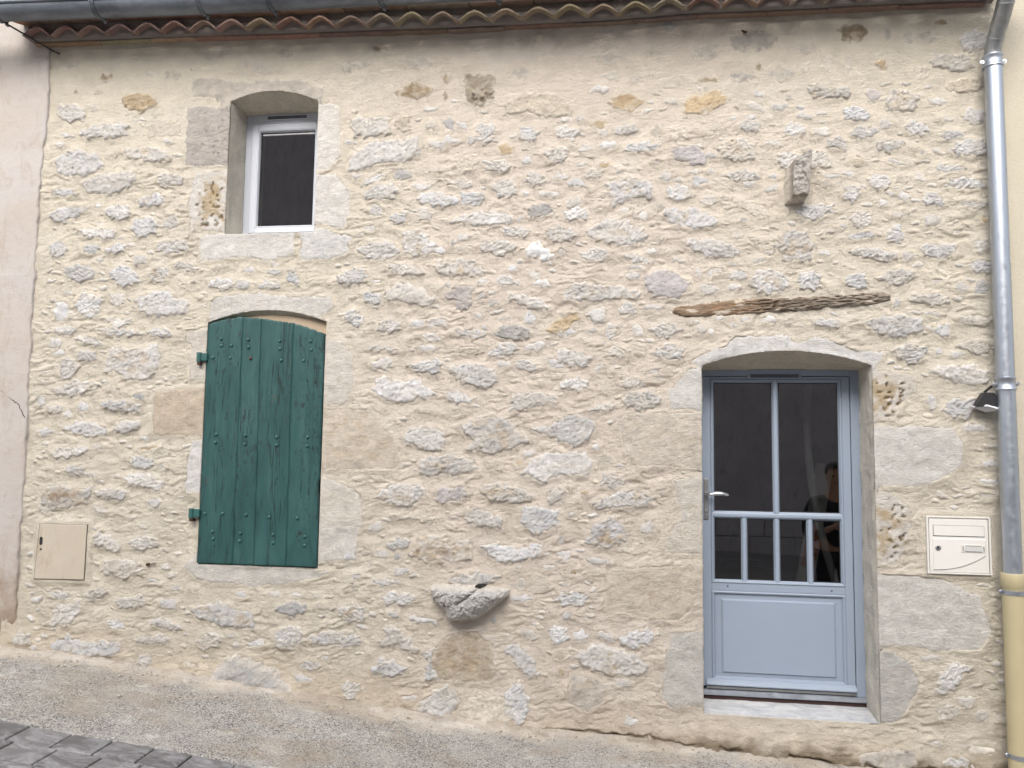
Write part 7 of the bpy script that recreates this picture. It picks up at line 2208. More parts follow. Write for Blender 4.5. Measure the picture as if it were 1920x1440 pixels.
for j in range(nr):
    for k in range(nb):
        Fb_.append((j * nb + k, j * nb + (k + 1) % nb, (j + 1) * nb + (k + 1) % nb, (j + 1) * nb + k))
Vb_.append((ccx, -0.14, ccz + .03)); Tb_.append(C(.5, .48, .45))
for k in range(nb):
    Fb_.append((nr * nb + k, nr * nb + (k + 1) % nb, len(Vb_) - 1))
mesh_np('basin_stone', np.array(Vb_), Fb_, M['rough'], wall, False, np.array(Tb_), label='broken half-bowl stone spout jutting out low in the middle of the wall')
# dark drain hole behind the lip
bm = bmesh.new()
tube(bm, [(-0.893, -0.064, 0.889), (-0.890, 0.02, 0.893)], [0.019, 0.022], 12)
for v in bm.verts:
    v.co.x = -0.89 + (v.co.x + 0.89) * 1.5
    v.co.z = 0.889 + (v.co.z - 0.889) * 0.55
obj_bm('drain_hole', bm, M['dark'], wall)

# little rusty pin and a stub of iron
bm = bmesh.new()
tube(bm, [(-3.118, 0.02, 0.945), (-3.118, -0.022, 0.944), (-3.116, -0.028, 0.944)], [0.010, 0.010, 0.006], 10)
tube(bm, [(-3.112, -0.014, 0.945), (-3.062, -0.016, 0.951)], [0.004, 0.003], 8)
obj_bm('iron_pin', bm, M['rust'], wall)
bm = bmesh.new()
tube(bm, [(0.70, 0.01, 4.375), (0.728, -0.02, 4.345)], [0.008, 0.007], 8)
obj_bm('iron_pin', bm, M['rust'], wall)

# ------------------------------------------------------------------ genoise eaves
eave = empty('eaves', (-1.0, 0, 4.44), house)
_ex = [-4.3, -4.05, -3.2, -2.13, -1.17, -.13, .4, 1.05, 1.85, 2.3]
_ez = [4.552, 4.545, 4.526, 4.493, 4.466, 4.448, 4.461, 4.446, 4.436, 4.425]


def ez(x):
    return float(np.interp(x, _ex, _ez))


rng = random.Random(23)
TC = [(.235, .165, .135), (.26, .185, .15), (.22, .15, .12), (.30, .23, .175), (.28, .205, .155), (.29, .22, .165), (.25, .175, .14)]
E0, E1 = -4.175, 2.17
# lower course of thin tiles laid flat
x = E0
while x < E1 - 0.05:
    w = min(rng.uniform(0.34, 0.52), E1 - x)
    nn = 9
    bm = bmesh.new()
    th = rng.uniform(.011, .016)
    pr = -0.040 - rng.uniform(0, .008)
    rows = []
    dz = rng.uniform(-.003, .003)
    for k in range(nn):
        xx_ = x + 0.002 + (w - 0.004) * k / (nn - 1)
        z_ = ez(xx_) + dz + 0.002 * float(fbm(xx_ * 9, 1.0, 2, 171))
        yj = pr + 0.003 * float(fbm(xx_ * 17, 2.0, 3, 173))
        rows.append([bm.verts.new(c) for c in ((xx_, 0.01, z_), (xx_, yj + .003, z_ - .001), (xx_, yj, z_ + .005), (xx_, yj, z_ + th - .003), (xx_, yj + .004, z_ + th), (xx_, 0.01, z_ + th))])
    for a, b in zip(rows[:-1], rows[1:]):
        for k in range(6):
            bm.faces.new((a[k], b[k], b[(k + 1) % 6], a[(k + 1) % 6]))
    bm.faces.new(rows[0]); bm.faces.new(rows[-1][::-1])
    ob = obj_bm('flat_tile', bm, M['terra'], eave)
    c = rng.choice(TC[:3] + TC[-1:]) if x > -2.4 else rng.choice([(.36, .27, .19), (.30, .2, .14)])
    ob.color = (*[v * rng.uniform(.95, 1.15) for v in c], 1)
    x += w
# barrel tiles
pitch = 0.2068
k = 0
x = E0 + 0.075
while x < E1 - 0.06:
    w = pitch * rng.uniform(.95, 1.0)
    h = rng.uniform(.062, .072)
    yf = -0.118 - rng.uniform(0, .016)
    z0 = ez(x) + 0.020
    tl = rng.uniform(-.05, .05)
    bm = bmesh.new()
    prof_o, prof_i = [], []
    m_ = 14
    for q in range(m_ + 1):
        a = math.pi * q / m_
        # rounded but slightly pointed barrel
        uu = -math.cos(a)
        px_, pz_ = uu * w / 2, (1 - abs(uu) ** 1.55) * h
        prof_o.append((px_, pz_))
        fi = 1 - 0.013 / (w / 2)
        prof_i.append((px_ * fi, max(0, pz_ * (1 - 0.013 / h) - 0.0005)))
    rg = []
    for yy, sc_ in ((yf, 1.0), (yf + .004, 1.01), (yf + .06, .99), (0.02, .96)):
        jit = [0.0016 * float(fbm(x * 31 + q, yy * 20, 2, 177)) for q in range(m_ + 1)]
        o_ = [bm.verts.new((x + (p_[0] * math.cos(tl) - p_[1] * math.sin(tl)) * sc_, yy, z0 + max(0, p_[0] * math.sin(tl)) + p_[1] * sc_ + jit[i])) for i, p_ in enumerate(prof_o)]
        i_ = [bm.verts.new((x + (p_[0] * math.cos(tl) - p_[1] * math.sin(tl)) * sc_, yy, z0 + max(0, p_[0] * math.sin(tl)) + p_[1] * sc_ + jit[i])) for i, p_ in enumerate(prof_i)]
        rg.append(o_ + i_[::-1])
    nq = len(rg[0])
    for a, b in zip(rg[:-1], rg[1:]):
        for q in range(nq):
            bm.faces.new((a[q], a[(q + 1) % nq], b[(q + 1) % nq], b[q]))
    for q in range(m_):
        bm.faces.new((rg[0][q], rg[0][q + 1], rg[0][nq - 2 - q], rg[0][nq - 1 - q]))
        bm.faces.new((rg[-1][q + 1], rg[-1][q], rg[-1][nq - 1 - q], rg[-1][nq - 2 - q]))
    ob = obj_bm('barrel_tile', bm, M['terra'], eave)
    c = TC[rng.choice([0, 1, 2, 6, 0, 1])] if x < -2.9 else TC[rng.choice([0, 1, 3, 4, 5, 3, 5])]
    ob.color = (*[v * rng.uniform(.92, 1.12) for v in c], 1)
    x += pitch * rng.uniform(.97, 1.03)
# mortar filling
nx = 330
xx = np.linspace(E0 + .01, E1 - .006, nx)
zb = np.array([ez(v) for v in xx])
rows = [(-0.0, .017), (-.074, .017), (-.076, .05), (-.080, .078), (-.088, .100), (-.098, .128), (0.0, .128)]
Pm = np.zeros((len(rows), nx, 3))
for j, (py, pz) in enumerate(rows):
    Pm[j, :, 0] = xx
    Pm[j, :, 1] = py + (0.006 * fbm(xx * 9, j * .8 + xx, 3, 181) if 0 < j < 6 else 0)
    Pm[j, :, 2] = zb + pz
mesh_np('bedding_mortar', Pm.reshape(-1, 3), grid_faces(nx, len(rows)), M['genmortar'], eave, True)
# end block on the left
bm = bmesh.new()
box(bm, E0 - .012, E0 + .012, -.105, 0.01, ez(E0) + .016, ez(E0) + .112, .006)
obj_bm('bedding_mortar', bm, M['genmortar'], eave)
# upper course of flat tiles
x = E0 - .015
while x < E1 - 0.05:
    w = min(rng.uniform(0.30, 0.46), E1 + .01 - x)
    bm = bmesh.new()
    z_ = ez(x + w / 2) + .116 + rng.uniform(-.004, .004)
    pr = -0.152 - rng.uniform(0, .014)
    box(bm, x + .002, x + w - .002, pr, 0.0, z_, z_ + .017, .003)
    for v in bm.verts:
        v.co.z += ez(v.co.x) - ez(x + w / 2)
    ob = obj_bm('flat_tile', bm, M['terra'], eave)
    ob.color = (*[v * rng.uniform(.95, 1.15) for v in rng.choice(TC[:3])], 1)
    x += w

# ------------------------------------------------------------------ gutter with its brackets
gut = empty('gutter', (-1.2, -0.30, 4.55))
tag(gut, 'dark zinc half-round gutter hung along the tiled eaves', 'gutter')
GR = 0.080
GYC = -0.300


def gzc(x):
    return float(np.interp(x, [-6, -4.266, -2.966, -1.968, -.919, 2.4], [4.716, 4.670, 4.628, 4.611, 4.590, 4.525]))


bm = bmesh.new()
rg = []
ns = 14
for i in range(41):
    xg = lerp(-4.75, 2.32, i / 40)
    zc = gzc(xg)
    ring = []
    for q in range(ns + 1):
        a = math.pi * q / ns
        ring.append(bm.verts.new((xg, GYC - GR * math.cos(a), zc - GR * math.sin(a))))
    for q in range(ns, -1, -1):
        a = math.pi * q / ns
        ring.append(bm.verts.new((xg, GYC - (GR - .003) * math.cos(a), zc - (GR - .003) * math.sin(a) + .0005)))
    rg.append(ring)
nq = len(rg[0])
for a, b in zip(rg[:-1], rg[1:]):
    for q in range(nq):
        bm.faces.new((a[q], b[q], b[(q + 1) % nq], a[(q + 1) % nq]))
bm.faces.new(rg[0]); bm.faces.new(rg[-1][::-1])
obj_bm('trough', bm, M['zincold'], gut, True, angle=0.9)
bm = bmesh.new()
tube(bm, [(lerp(-4.75, 2.32, i / 20), GYC - GR - .004, gzc(lerp(-4.75, 2.32, i / 20)) + .002) for i in range(21)], 0.010, 10)
obj_bm('rolled_rim', bm, M['zincold'], gut, True)
for xe in (-4.75, 2.32):
    bm = bmesh.new()
    vs = [bm.verts.new((xe + s, GYC - GR * math.cos(math.pi * q / 16), gzc(xe) - GR * math.sin(math.pi * q / 16))) for s in (-.002, .002) for q in range(17)]
    bm.faces.new(vs[:17]); bm.faces.new(vs[17:])
    for q in range(17):
        bm.faces.new((vs[q], vs[(q + 1) % 17], vs[17 + (q + 1) % 17], vs[17 + q]))
    obj_bm('end_cap', bm, M['zincold'], gut)
for xg in (-4.235, -3.50, -2.757, -2.281, -1.547, -0.80, -.05, .70, 1.45):
    bm = bmesh.new()
    zc = gzc(xg)
    for dx in (-.011, .0, .011):
        tube(bm, [(xg + dx, GYC - (GR + .004) * math.cos(a), zc - (GR + .004) * math.sin(a)) for a in [math.pi * (q / 18) for q in range(-1, 16)]], 0.0055 if dx else .0042, 6)
    tube(bm, [(xg, GYC + .060, zc - .060), (xg, GYC + .066, zc - .074), (xg, GYC + .080, zc - .078)], [.012, .012, .008], 8)
    obj_bm('gutter_bracket', bm, M['zincold'], gut, True)
bm = bmesh.new()
tube(bm, [(-4.22, -0.262, 4.588), (-4.04, -0.012, 4.505)], .006, 8)
tube(bm, [(-4.05, -0.030, 4.512), (-4.00, -0.010, 4.485)], .005, 8)
obj_bm('stay_rod', bm, M['black'], gut)

# ------------------------------------------------------------------ downpipe
PX, PY, PR = 2.1215, -0.092, 0.0485
dp = empty('downpipe', (PX, PY, -0.05))
tag(dp, 'zinc downpipe with a cream painted lower section at the right end of the facade', 'downpipe')
bm = bmesh.new()
tube(bm, [(PX + .002, PY, z_) for z_ in np.linspace(1.05, 4.045, 12)], PR, 28)
obj_bm('pipe', bm, M['zinc'], dp, True, angle=1.0)
neck = [(PX, PY, 4.00), (PX, PY, 4.08), (PX, PY - .012, 4.12), (PX + .004, PY - .038, 4.162), (PX + .008, PY - .075, 4.21), (PX + .012, PY - .115, 4.262), (PX + .014, PY - .150, 4.31), (PX + .015, PY - .182, 4.362), (PX + .015, PY - .200, 4.41), (PX + .015, PY - .206, 4.50)]
bm = bmesh.new()
tube(bm, neck, PR - .002, 28)
obj_bm('swan_neck', bm, M['zincneck'], dp, True, angle=1.0)
for i in (3, 6):
    a, b = Vector(neck[i]), Vector(neck[i + 1])
    bm = bmesh.new()
    tube(bm, [a, a + (b - a) * .12], [PR + .0012, PR - .0005], 28)
    obj_bm('seam', bm, M['zincneck'], dp, True, angle=1.0)


def collar(z, r):
    bm = bmesh.new()
    tube(bm, [(PX, PY, z - .036), (PX, PY, z - .034), (PX, PY, z - .026), (PX, PY, z - .020), (PX, PY, z + .020), (PX, PY, z + .026), (PX, PY, z + .034), (PX, PY, z + .040)],
         [r + .001, r + .008, r + .008, r + .003, r + .003, r + .008, r + .008, r + .001], 28)
    c_ = obj_bm('collar', bm, M['zinc'], dp, True, angle=0.7)
    for s in (-1, 1):
        bm = bmesh.new()
        tube(bm, [(PX + s * (r + .012), PY - .008, z), (PX + s * (r + .012), PY + .008, z)], .0125, 14)
        tube(bm, [(PX + s * (r + .012), PY - .016, z), (PX + s * (r + .012), PY - .008, z)], .006, 8)
        box(bm, PX + s * (r + .006) - .008, PX + s * (r + .006) + .008, PY - .005, PY + .005, z - .009, z + .009)
        obj_bm('bolt', bm, M['steel'], c_, True, angle=.6)
    bm = bmesh.new()
    tube(bm, [(PX, PY + r, z), (PX, 0.0, z)], .007, 8)
    obj_bm('wall_pin', bm, M['zinc'], c_)


collar(4.035, PR)
collar(2.135, PR)
bm = bmesh.new()
tube(bm, [(PX - .001, PY, -0.10), (PX - .001, PY, 0.96), (PX - .001, PY, 1.000), (PX - .001, PY, 1.006), (PX - .001, PY, 1.074), (PX - .001, PY, 1.080), (PX - .001, PY, 1.078)],
     [.0555, .0555, .0555, .0605, .0605, .0580, .050], 28)
obj_bm('lower_pipe', bm, M['creampipe'], dp, True, angle=.8)
for z in (0.975, 0.098):
    bm = bmesh.new()
    tube(bm, [(PX, PY, z - .013), (PX, PY, z - .012), (PX, PY, z + .012), (PX, PY, z + .013)], [.055, .0585, .0585, .055], 28)
    for s in (-1, 1):
        box(bm, PX + s * .062 - .012, PX + s * .062 + .012, PY - .004, PY + .004, z - .012, z + .012, .003)
        tube(bm, [(PX + s * .066, PY - .010, z), (PX + s * .066, PY - .004, z)], .006, 8)
    tube(bm, [(PX, PY + .05, z), (PX, 0.02, z)], .007, 8)
    obj_bm('pipe_clamp', bm, M['zinc'], dp, True, angle=.7)

# ------------------------------------------------------------------ small floodlight tucked behind the pipe
fl = empty('floodlight', (2.02, -0.06, 2.0))
tag(fl, 'small black floodlight with pale lens fixed beside the zinc downpipe', 'floodlight')
# black wedge housing: slanted left edge, open towards the street
fp = [(1.966, 2.008), (2.016, 2.088), (2.062, 2.088), (2.090, 2.055), (2.088, 1.998)]
bm = bmesh.new()
A = [bm.verts.new((x_, -0.085, z_)) for x_, z_ in fp]
B = [bm.verts.new((x_ + .004, -0.012, z_ + .004)) for x_, z_ in fp]
bm.faces.new(A); bm.faces.new(B[::-1])
for i in range(5):
    bm.faces.new((A[i], A[(i + 1) % 5], B[(i + 1) % 5], B[i]))
bmesh.ops.bevel(bm, geom=list(bm.edges), offset=.004, segments=2, affect='EDGES')
obj_bm('housing', bm, M['black'], fl, True, angle=.6)
bm = bmesh.new()
q = [(1.964, -0.045, 2.004), (2.022, -0.098, 2.008), (2.090, -0.098, 1.988), (2.036, -0.035, 1.976)]
a = [bm.verts.new(p_) for p_ in q]
b = [bm.verts.new((p_[0], p_[1] + .004, p_[2] + .010)) for p_ in q]
bm.faces.new(a); bm.faces.new(b[::-1])
for i in range(4):
    bm.faces.new((a[i], a[(i + 1) % 4], b[(i + 1) % 4], b[i]))
obj_bm('lens', bm, M['lens'], fl)
bm = bmesh.new()
tube(bm, [(2.025, -0.05, 2.09), (2.05, -0.06, 2.115), (2.066, -0.08, 2.135)], [.008, .007, .006], 8)
obj_bm('bracket_arm', bm, M['black'], fl)

# ------------------------------------------------------------------ letterbox
mb = empty('letterbox', (1.872, -0.012, 1.052))
tag(mb, 'cream metal letterbox set in the wall to the right of the door', 'letterbox')
XL, XR, ZL, ZH = 1.7005, 2.0435, 1.054, 1.3785
bm = bmesh.new()
for (a, b, c, d_) in ((XL, XL + .010, ZL, ZH), (XR - .010, XR, ZL, ZH), (XL + .010, XR - .010, ZL, ZL + .008), (XL + .010, XR - .010, ZH - .008, ZH)):
    box(bm, a, b, -.026, .04, c, d_, .0012)
obj_bm('frame', bm, M['cream'], mb)
bm = bmesh.new()
box(bm, XL + .010, XR - .010, .0, .03, ZL + .008, ZH - .008)
obj_bm('box_back', bm, M['gasket'], mb)
fx0, fx1, fz0, fz1 = XL + .0135, XR - .0145, ZL + .0095, ZH - .0125
bm = bmesh.new()
box(bm, fx0, fx1, -.024, -.004, fz0, fz1, .0012)
dr = obj_bm('door', bm, M['cream'], mb)
W_, H_ = XR - XL, ZH - ZL
fxx = lambda u: XL + W_ * u
fzz = lambda v: ZH - H_ * v
# posting flap in a shadow gap
bm = bmesh.new()
box(bm, fxx(.100), fxx(.900), -.0246, -.0235, fzz(.347), fzz(.152))
obj_bm('flap_gap', bm, M['gasket'], dr)
bm = bmesh.new()
box(bm, fxx(.106), fxx(.894), -.0285, -.024, fzz(.336), fzz(.158), .0012)
obj_bm('flap', bm, M['cream'], mb)
# pressed shield below: raised area ending in a curve
bm = bmesh.new()
top = [(.092, .395), (.905, .395)]
cur = [(.905, .655), (.84, .705), (.75, .760), (.64, .815), (.52, .862), (.40, .895), (.28, .915), (.18, .922), (.092, .922)]
pts = top + cur
vf = [bm.verts.new((fxx(u_), -.0275, fzz(v_))) for u_, v_ in pts]
vb2 = [bm.verts.new((fxx(u_ + (.012 if u_ > .5 else -.008)), -.0238, fzz(v_ + (.012 if v_ > .5 else -.014)))) for u_, v_ in pts]
bm.faces.new(vf)
for i in range(len(pts)):
    bm.faces.new((vf[i], vf[(i + 1) % len(pts)], vb2[(i + 1) % len(pts)], vb2[i]))
obj_bm('pressed_panel', bm, M['cream'], mb)
bm = bmesh.new()
tube(bm, [(fxx(u_), -.0272, fzz(v_ + .006)) for u_, v_ in cur], .0011, 6)
obj_bm('groove', bm, m_flat('shadow_groove', (.25, .245, .235), .7), dr)
bm = bmesh.new()
tube(bm, [(fxx(.170), -.027, fzz(.547)), (fxx(.170), -.0315, fzz(.547)), (fxx(.170), -.033, fzz(.547))], [.0150, .0150, .0115], 18)
lk = obj_bm('lock', bm, M['satin'], mb, True, angle=.6)
bm = bmesh.new()
box(bm, fxx(.170) - .0075, fxx(.170) + .0015, -.0338, -.0328, fzz(.547) - .003, fzz(.547) + .009)
obj_bm('keyhole', bm, M['gasket'], lk)
# name plate holder
nx0, nx1, nz0, nz1 = fxx(.530), fxx(.905), fzz(.618), fzz(.478)
bm = bmesh.new()
box(bm, nx0, nx1, -.0305, -.0270, nz0, nz1, .0015)
npl = obj_bm('name_holder', bm, M['cream'], mb)
bm = bmesh.new()
box(bm, nx0 + .007, nx0 + .011, -.0312, -.0300, nz0 + .008, nz1 - .010)
box(bm, nx1 - .011, nx1 - .007, -.0312, -.0300, nz0 + .008, nz1 - .010)
box(bm, nx0 + .022, nx1 - .022, -.0312, -.0300, nz0 + .004, nz0 + .0065)
box(bm, nx0 + .022, nx1 - .022, -.0312, -.0300, nz1 - .0085, nz1 - .006)
obj_bm('holder_slot', bm, M['gasket'], npl)
bm = bmesh.new()
box(bm, nx0 + .016, nx1 - .016, -.0322, -.0300, nz0 + .0075, nz1 - .0095)
obj_bm('name_card', bm, m_flat('clear_card', (.52, .52, .50), .2), npl)

# ------------------------------------------------------------------ utility cover, lower left
uc = empty('utility_cover', (-3.745, -0.01, 0.82))
tag(uc, 'beige square utility meter cover set in the wall at lower left', 'meter box')
co = [(-3.928, .824), (-3.566, .830), (-3.564, 1.190), (-3.913, 1.188)]
bm = bmesh.new()
a = [bm.verts.new((x_, -.021, z_)) for x_, z_ in co]
b = [bm.verts.new((x_, .02, z_)) for x_, z_ in co]
bm.faces.new(a); bm.faces.new(b[::-1])
for i in range(4):
    bm.faces.new((a[i], a[(i + 1) % 4], b[(i + 1) % 4], b[i]))
bmesh.ops.bevel(bm, geom=list(bm.edges), offset=.003, segments=1, affect='EDGES')
obj_bm('cover', bm, M['beigebox'], uc)
bm = bmesh.new()
cxm, czm = -3.746, 1.008
a = [bm.verts.new((cxm + (x_ - cxm) * 1.014, -.0185, czm + (z_ - czm) * 1.014 - .001)) for x_, z_ in co]
b = [bm.verts.new((v.co.x, .02, v.co.z)) for v in a]
bm.faces.new(a); bm.faces.new(b[::-1])
for i in range(4):
    bm.faces.new((a[i], a[(i + 1) % 4], b[(i + 1) % 4], b[i]))
obj_bm('rim', bm, m_flat('dark_rim', (.10, .08, .06), .9), uc)
bm = bmesh.new()
for k in range(16):
    pass
ring = []
for q in range(20):
    aa = 2 * math.pi * q / 20
    ring.append((-3.893 + .0115 * math.cos(aa), 1.075 + .0115 * math.sin(aa) + (.016 if math.sin(aa) > 0 else -.016)))
a = [bm.verts.new((x_, -.0222, z_)) for x_, z_ in ring]
b = [bm.verts.new((x_, -.015, z_)) for x_, z_ in ring]
bm.faces.new(a); bm.faces.new(b[::-1])
for i in range(20):
    bm.faces.new((a[i], a[(i + 1) % 20], b[(i + 1) % 20], b[i]))
tube(bm, [(-3.890, -.0222, 1.020), (-3.890, -.012, 1.020)], .0075, 10)
obj_bm('key_slot', bm, M['gasket'], uc)

# ------------------------------------------------------------------ neighbouring houses
EDX = [(-.3, -4.03), (.41, -4.047), (1.08, -4.065), (1.48, -4.062), (2.02, -4.066), (2.58, -4.086), (2.88, -4.083), (3.26, -4.086), (3.72, -4.086), (4.1, -4.063), (4.52, -4.08), (6.5, -4.08)]
nz, nx = 420, 150
zz = np.linspace(-.1, 6.5, nz)
P = np.zeros((nz, nx, 3))
u = np.linspace(0, 1, nx) ** 0.5
for j, z_ in enumerate(zz):
    xe = np.interp(z_, [a for a, _ in EDX], [b for _, b in EDX]) + 0.010 * float(fbm(z_ * 11, 3.0, 4, 191))
    P[j, :, 0] = -9.0 + (xe + 9.0) * u
    P[j, :, 2] = z_
    P[j, :, 1] = -0.009 - 0.005 * fbm(P[j, :, 0] * 2, z_ * 2 + 0 * u, 3, 193) - 0.0016 * fbm(P[j, :, 0] * 25, z_ * 25 + 0 * u, 3, 195)
# patch of lost render at the foot
lost = sst(.60, .50, P[..., 2] + .04 * fbm(P[..., 0] * 9, P[..., 2] * 9, 3, 197))
P[..., 1] += .016 * lost * (P[..., 0] < -4.0)
nbh = empty('rendered_house', (-6, 0, 0.4))
tag(nbh, 'neighbouring house with pinkish worn render at the left edge', 'house')
V_ = P.reshape(-1, 3)
idx = np.arange(nz * nx).reshape(nz, nx)
re_ = idx[:, -1]
vb_ = V_[re_].copy(); vb_[:, 1] = .05
F_ = np.concatenate([grid_faces(nx, nz), np.stack([re_[1:], re_[:-1], len(V_) + np.arange(nz - 1), len(V_) + np.arange(1, nz)], 1)])
lw = mesh_np('wall', np.concatenate([V_, vb_]), F_, M['pink'], nbh, True)
bm = bmesh.new()
box(bm, -9, -4.17, .06, 5, -.1, 6.5)
obj_bm('house_body', bm, M['pink'], nbh)
# hairline cracks in its render
def crack(pts, w, parent, yoff):
    bm = bmesh.new()
    n_ = 40
    for i in range(len(pts) - 1):
        pass
    P_ = []
    for i in range(n_ + 1):
        t = i / n_ * (len(pts) - 1)
        k_ = min(int(t), len(pts) - 2)
        f_ = t - k_
        P_.append((lerp(pts[k_][0], pts[k_ + 1][0], f_) + .006 * float(fbm(t * 3, 1, 4, 201)), yoff, lerp(pts[k_][1], pts[k_ + 1][1], f_) + .008 * float(fbm(t * 3, 9, 4, 203))))
    tube(bm, P_, [w * (0.5 + .5 * abs(math.sin(i * 1.7))) for i in range(n_ + 1)], 5)
    obj_bm('crack', bm, M['dark'], parent)


crack([(-4.30, 2.10), (-4.20, 2.03), (-4.14, 1.99), (-4.085, 1.90)], .0045, nbh, -.0085)

rh = empty('cream_house', (4, 0, -.1))
tag(rh, 'neighbouring house with smooth cream render behind the downpipe', 'house')
bm = bmesh.new()
box(bm, 2.186, 8.0, .034, 5, -.5, 6.8)
obj_bm('wall', bm, M['creamwall'], rh)

# house across the street (seen mirrored in the panes)
op = empty('house_opposite', (0, -11.0, 0))
tag(op, 'tall brownish rendered house across the street mirrored in the door panes', 'house')
bm = bmesh.new()
box(bm, -14, 14, -14.5, -11.0, -.8, 8.7)
obj_bm('wall', bm, M['opp'], op)
for r_i in range(2):
    xq = -4.0
    rr = random.Random(50 + r_i)
    while xq < 9:
        w = rr.uniform(.5, .95)
        bm = bmesh.new()
        zq = -.30 + r_i * .45
        box(bm, xq + .008, xq + w - .008, -11.0, -10.96, zq + .008, zq + .45 - .008, .012)
        obj_bm('plinth_block', bm, M['opp'], op)
        xq += w

# ------------------------------------------------------------------ ground and paving
gxs = np.concatenate([np.linspace(-60, -6.5, 12), np.arange(-6.4, 3.6, .018), np.linspace(3.7, 60, 12)])
gys = np.concatenate([np.linspace(-60, -2.7, 12), np.arange(-2.6, .10, .018), np.linspace(.2, 40, 8)])
X, Y = np.meshgrid(gxs, gys)
Z = gz(X, Y) + 0.006 * fbm(X * 2.3, Y * 2.3, 3, 211) + .0022 * fbm(X * 14, Y * 14, 3, 213)
# rough rise of mortar and debris against the wall
Z = Z + .006 * sst(-.35, -.05, Y) * fbm(X * 17, Y * 17, 4, 217) + (0.020 * sst(-.14, -.02, Y) * (1 + .7 * fbm(X * 6, Y * 9, 3, 215)) * (1 - .6 * sst(-.9, .2, X)))
inner = (X > -6.4) & (X < 3.6)
Z = Z - .013 * sst(-1.035, -1.055, Y) * inner
gr = mesh_np('ground', np.stack([X, Y, Z], -1).reshape(-1, 3), grid_faces(len(gxs), len(gys)), M['ground'], None, True, loc=(0, 0, 0))
gr['kind'] = 'structure'
pv = empty('pavement', (-1.5, -1.8, 0.1))
pv['kind'] = 'structure'
rng = random.Random(77)
row = 0
yt = -1.045
npv = 0
while row < 9:
    dpt = 0.186
    x = -4.9 + (0.115 if row % 2 else 0.0) + rng.uniform(-.02, .02)
    while x < 2.1:
        w = 0.222 + rng.uniform(-.02, .022)
        g_ = .0055
        ya, yb = yt - dpt + g_ + rng.uniform(-.003, .003), yt - g_ * .6 + rng.uniform(-.003, .003)
        bm = bmesh.new()
        box(bm, x + g_, x + w - g_, ya, yb, -.03, .0, .007, 2)
        tx, ty_ = rng.uniform(-.008, .008), rng.uniform(-.008, .008)
        zc = float(gz(np.array(x + w / 2), np.array((ya + yb) / 2))) + rng.uniform(-.001, .003)
        for v in bm.verts:
            v.co.x += .004 * math.sin(v.co.y * 90 + row) + rng.uniform(-.0012, .0012)
            v.co.y += rng.uniform(-.0012, .0012)
            v.co.z += float(gz(np.array(v.co.x), np.array(v.co.y))) + rng.uniform(-.0006, .0006) + (v.co.x - x) * tx + (v.co.y - ya) * ty_ + .001
        ob = obj_bm('paver', bm, M['sett'], pv)
        b_ = rng.uniform(.75, 1.25)
        ob.color = (.15 * b_, .142 * b_, .142 * b_, 1)
        npv += 1
        x += w
    yt -= dpt
    row += 1
# loose grit and crumbs of mortar at the wall foot
rng = random.Random(99)
bm = bmesh.new()
for k in range(420):
    x = rng.uniform(-4.0, 2.1)
    y = -.05 - abs(rng.gauss(0, .10)) if rng.random() < .75 else rng.uniform(-1.0, -.1)
    if x > -.3:
        y -= .05
    r_ = rng.uniform(.0025, .008) * (1.6 if rng.random() < .06 else 1)
    z = float(gz(np.array(x), np.array(y))) + .012 * math.exp(y / .06) + r_ * .3
    m_ = Matrix.Translation((x, y, z)) @ Matrix.Rotation(rng.uniform(0, 6), 4, 'Z') @ Matrix.Diagonal((r_ * rng.uniform(.8, 1.9), r_, r_ * .75, 1))
    bmesh.ops.create_icosphere(bm, subdivisions=1, radius=1.0, matrix=m_)
for v in bm.verts:
    v.co += Vector((rng.uniform(-.001, .001), rng.uniform(-.001, .001), rng.uniform(-.001, .001)))
gt = obj_bm('grit', bm, m_plaster('grit_stone', (.40, .36, .30), (.50, .46, .40), (.12, .10, .08), .002, 90, None, 1.0))
tag(gt, 'loose grit and crumbs of mortar lying along the foot of the wall', kind='stuff')
print('pavers', npv, 'stones', len(SL), 'chips', len(chips))

# ------------------------------------------------------------------ the person standing in the street (mirrored in the door panes)
def skinned(name, pts, edges, mat, parent, sub=2, root=0):
    me = bpy.data.meshes.new(name)
    o0 = Vector(PO)
    me.from_pydata([Vector(p[:3]) for p in pts], edges, [])
    me.update()
    o = bpy.data.objects.new(name, me)
    link(o, parent, PO)
    o.rotation_euler = (0, 0, 0)
    md = o.modifiers.new('skin', 'SKIN')
    if not me.skin_vertices:
        raise RuntimeError('no skin layer')
    for i, p in enumerate(pts):
        sv = me.skin_vertices[0].data[i]
        r = p[3]
        sv.radius = (r, p[4] if len(p) > 4 else r)
        sv.use_root = i == root
    md.use_smooth_shade = True
    s_ = o.modifiers.new('sub', 'SUBSURF')
    s_.levels = s_.render_levels = sub
    me.materials.append(mat)
    return o


PO = (1.97, -2.60, float(gz(np.array(1.97), np.array(-2.6))))
per_ = empty('person', PO)
tag(per_, 'person in dark jacket and trousers in the street, mirrored in the right door panes', 'person')
skin_m = m_flat('skin', (.42, .26, .19), .6)
cloth_m = m_flat('dark_jacket', (.022, .026, .038), .85)
trous_m = m_flat('dark_trousers', (.020, .022, .030), .85)
hair_m = m_flat('dark_hair', (.012, .010, .009), .7)
# facing the facade (+y); local coordinates, z up from the ground
body = [(0, 0, .97, .15, .11), (0, .0, 1.12, .145, .10), (0, -.01, 1.28, .165, .115), (0, -.015, 1.42, .13, .085), (0, 0, 1.50, .058), (0, .015, 1.56, .060), (0, .02, 1.63, .076, .092), (0, .02, 1.70, .074, .090), (0, .012, 1.755, .050, .062)]
be = [(i, i + 1) for i in range(8)]


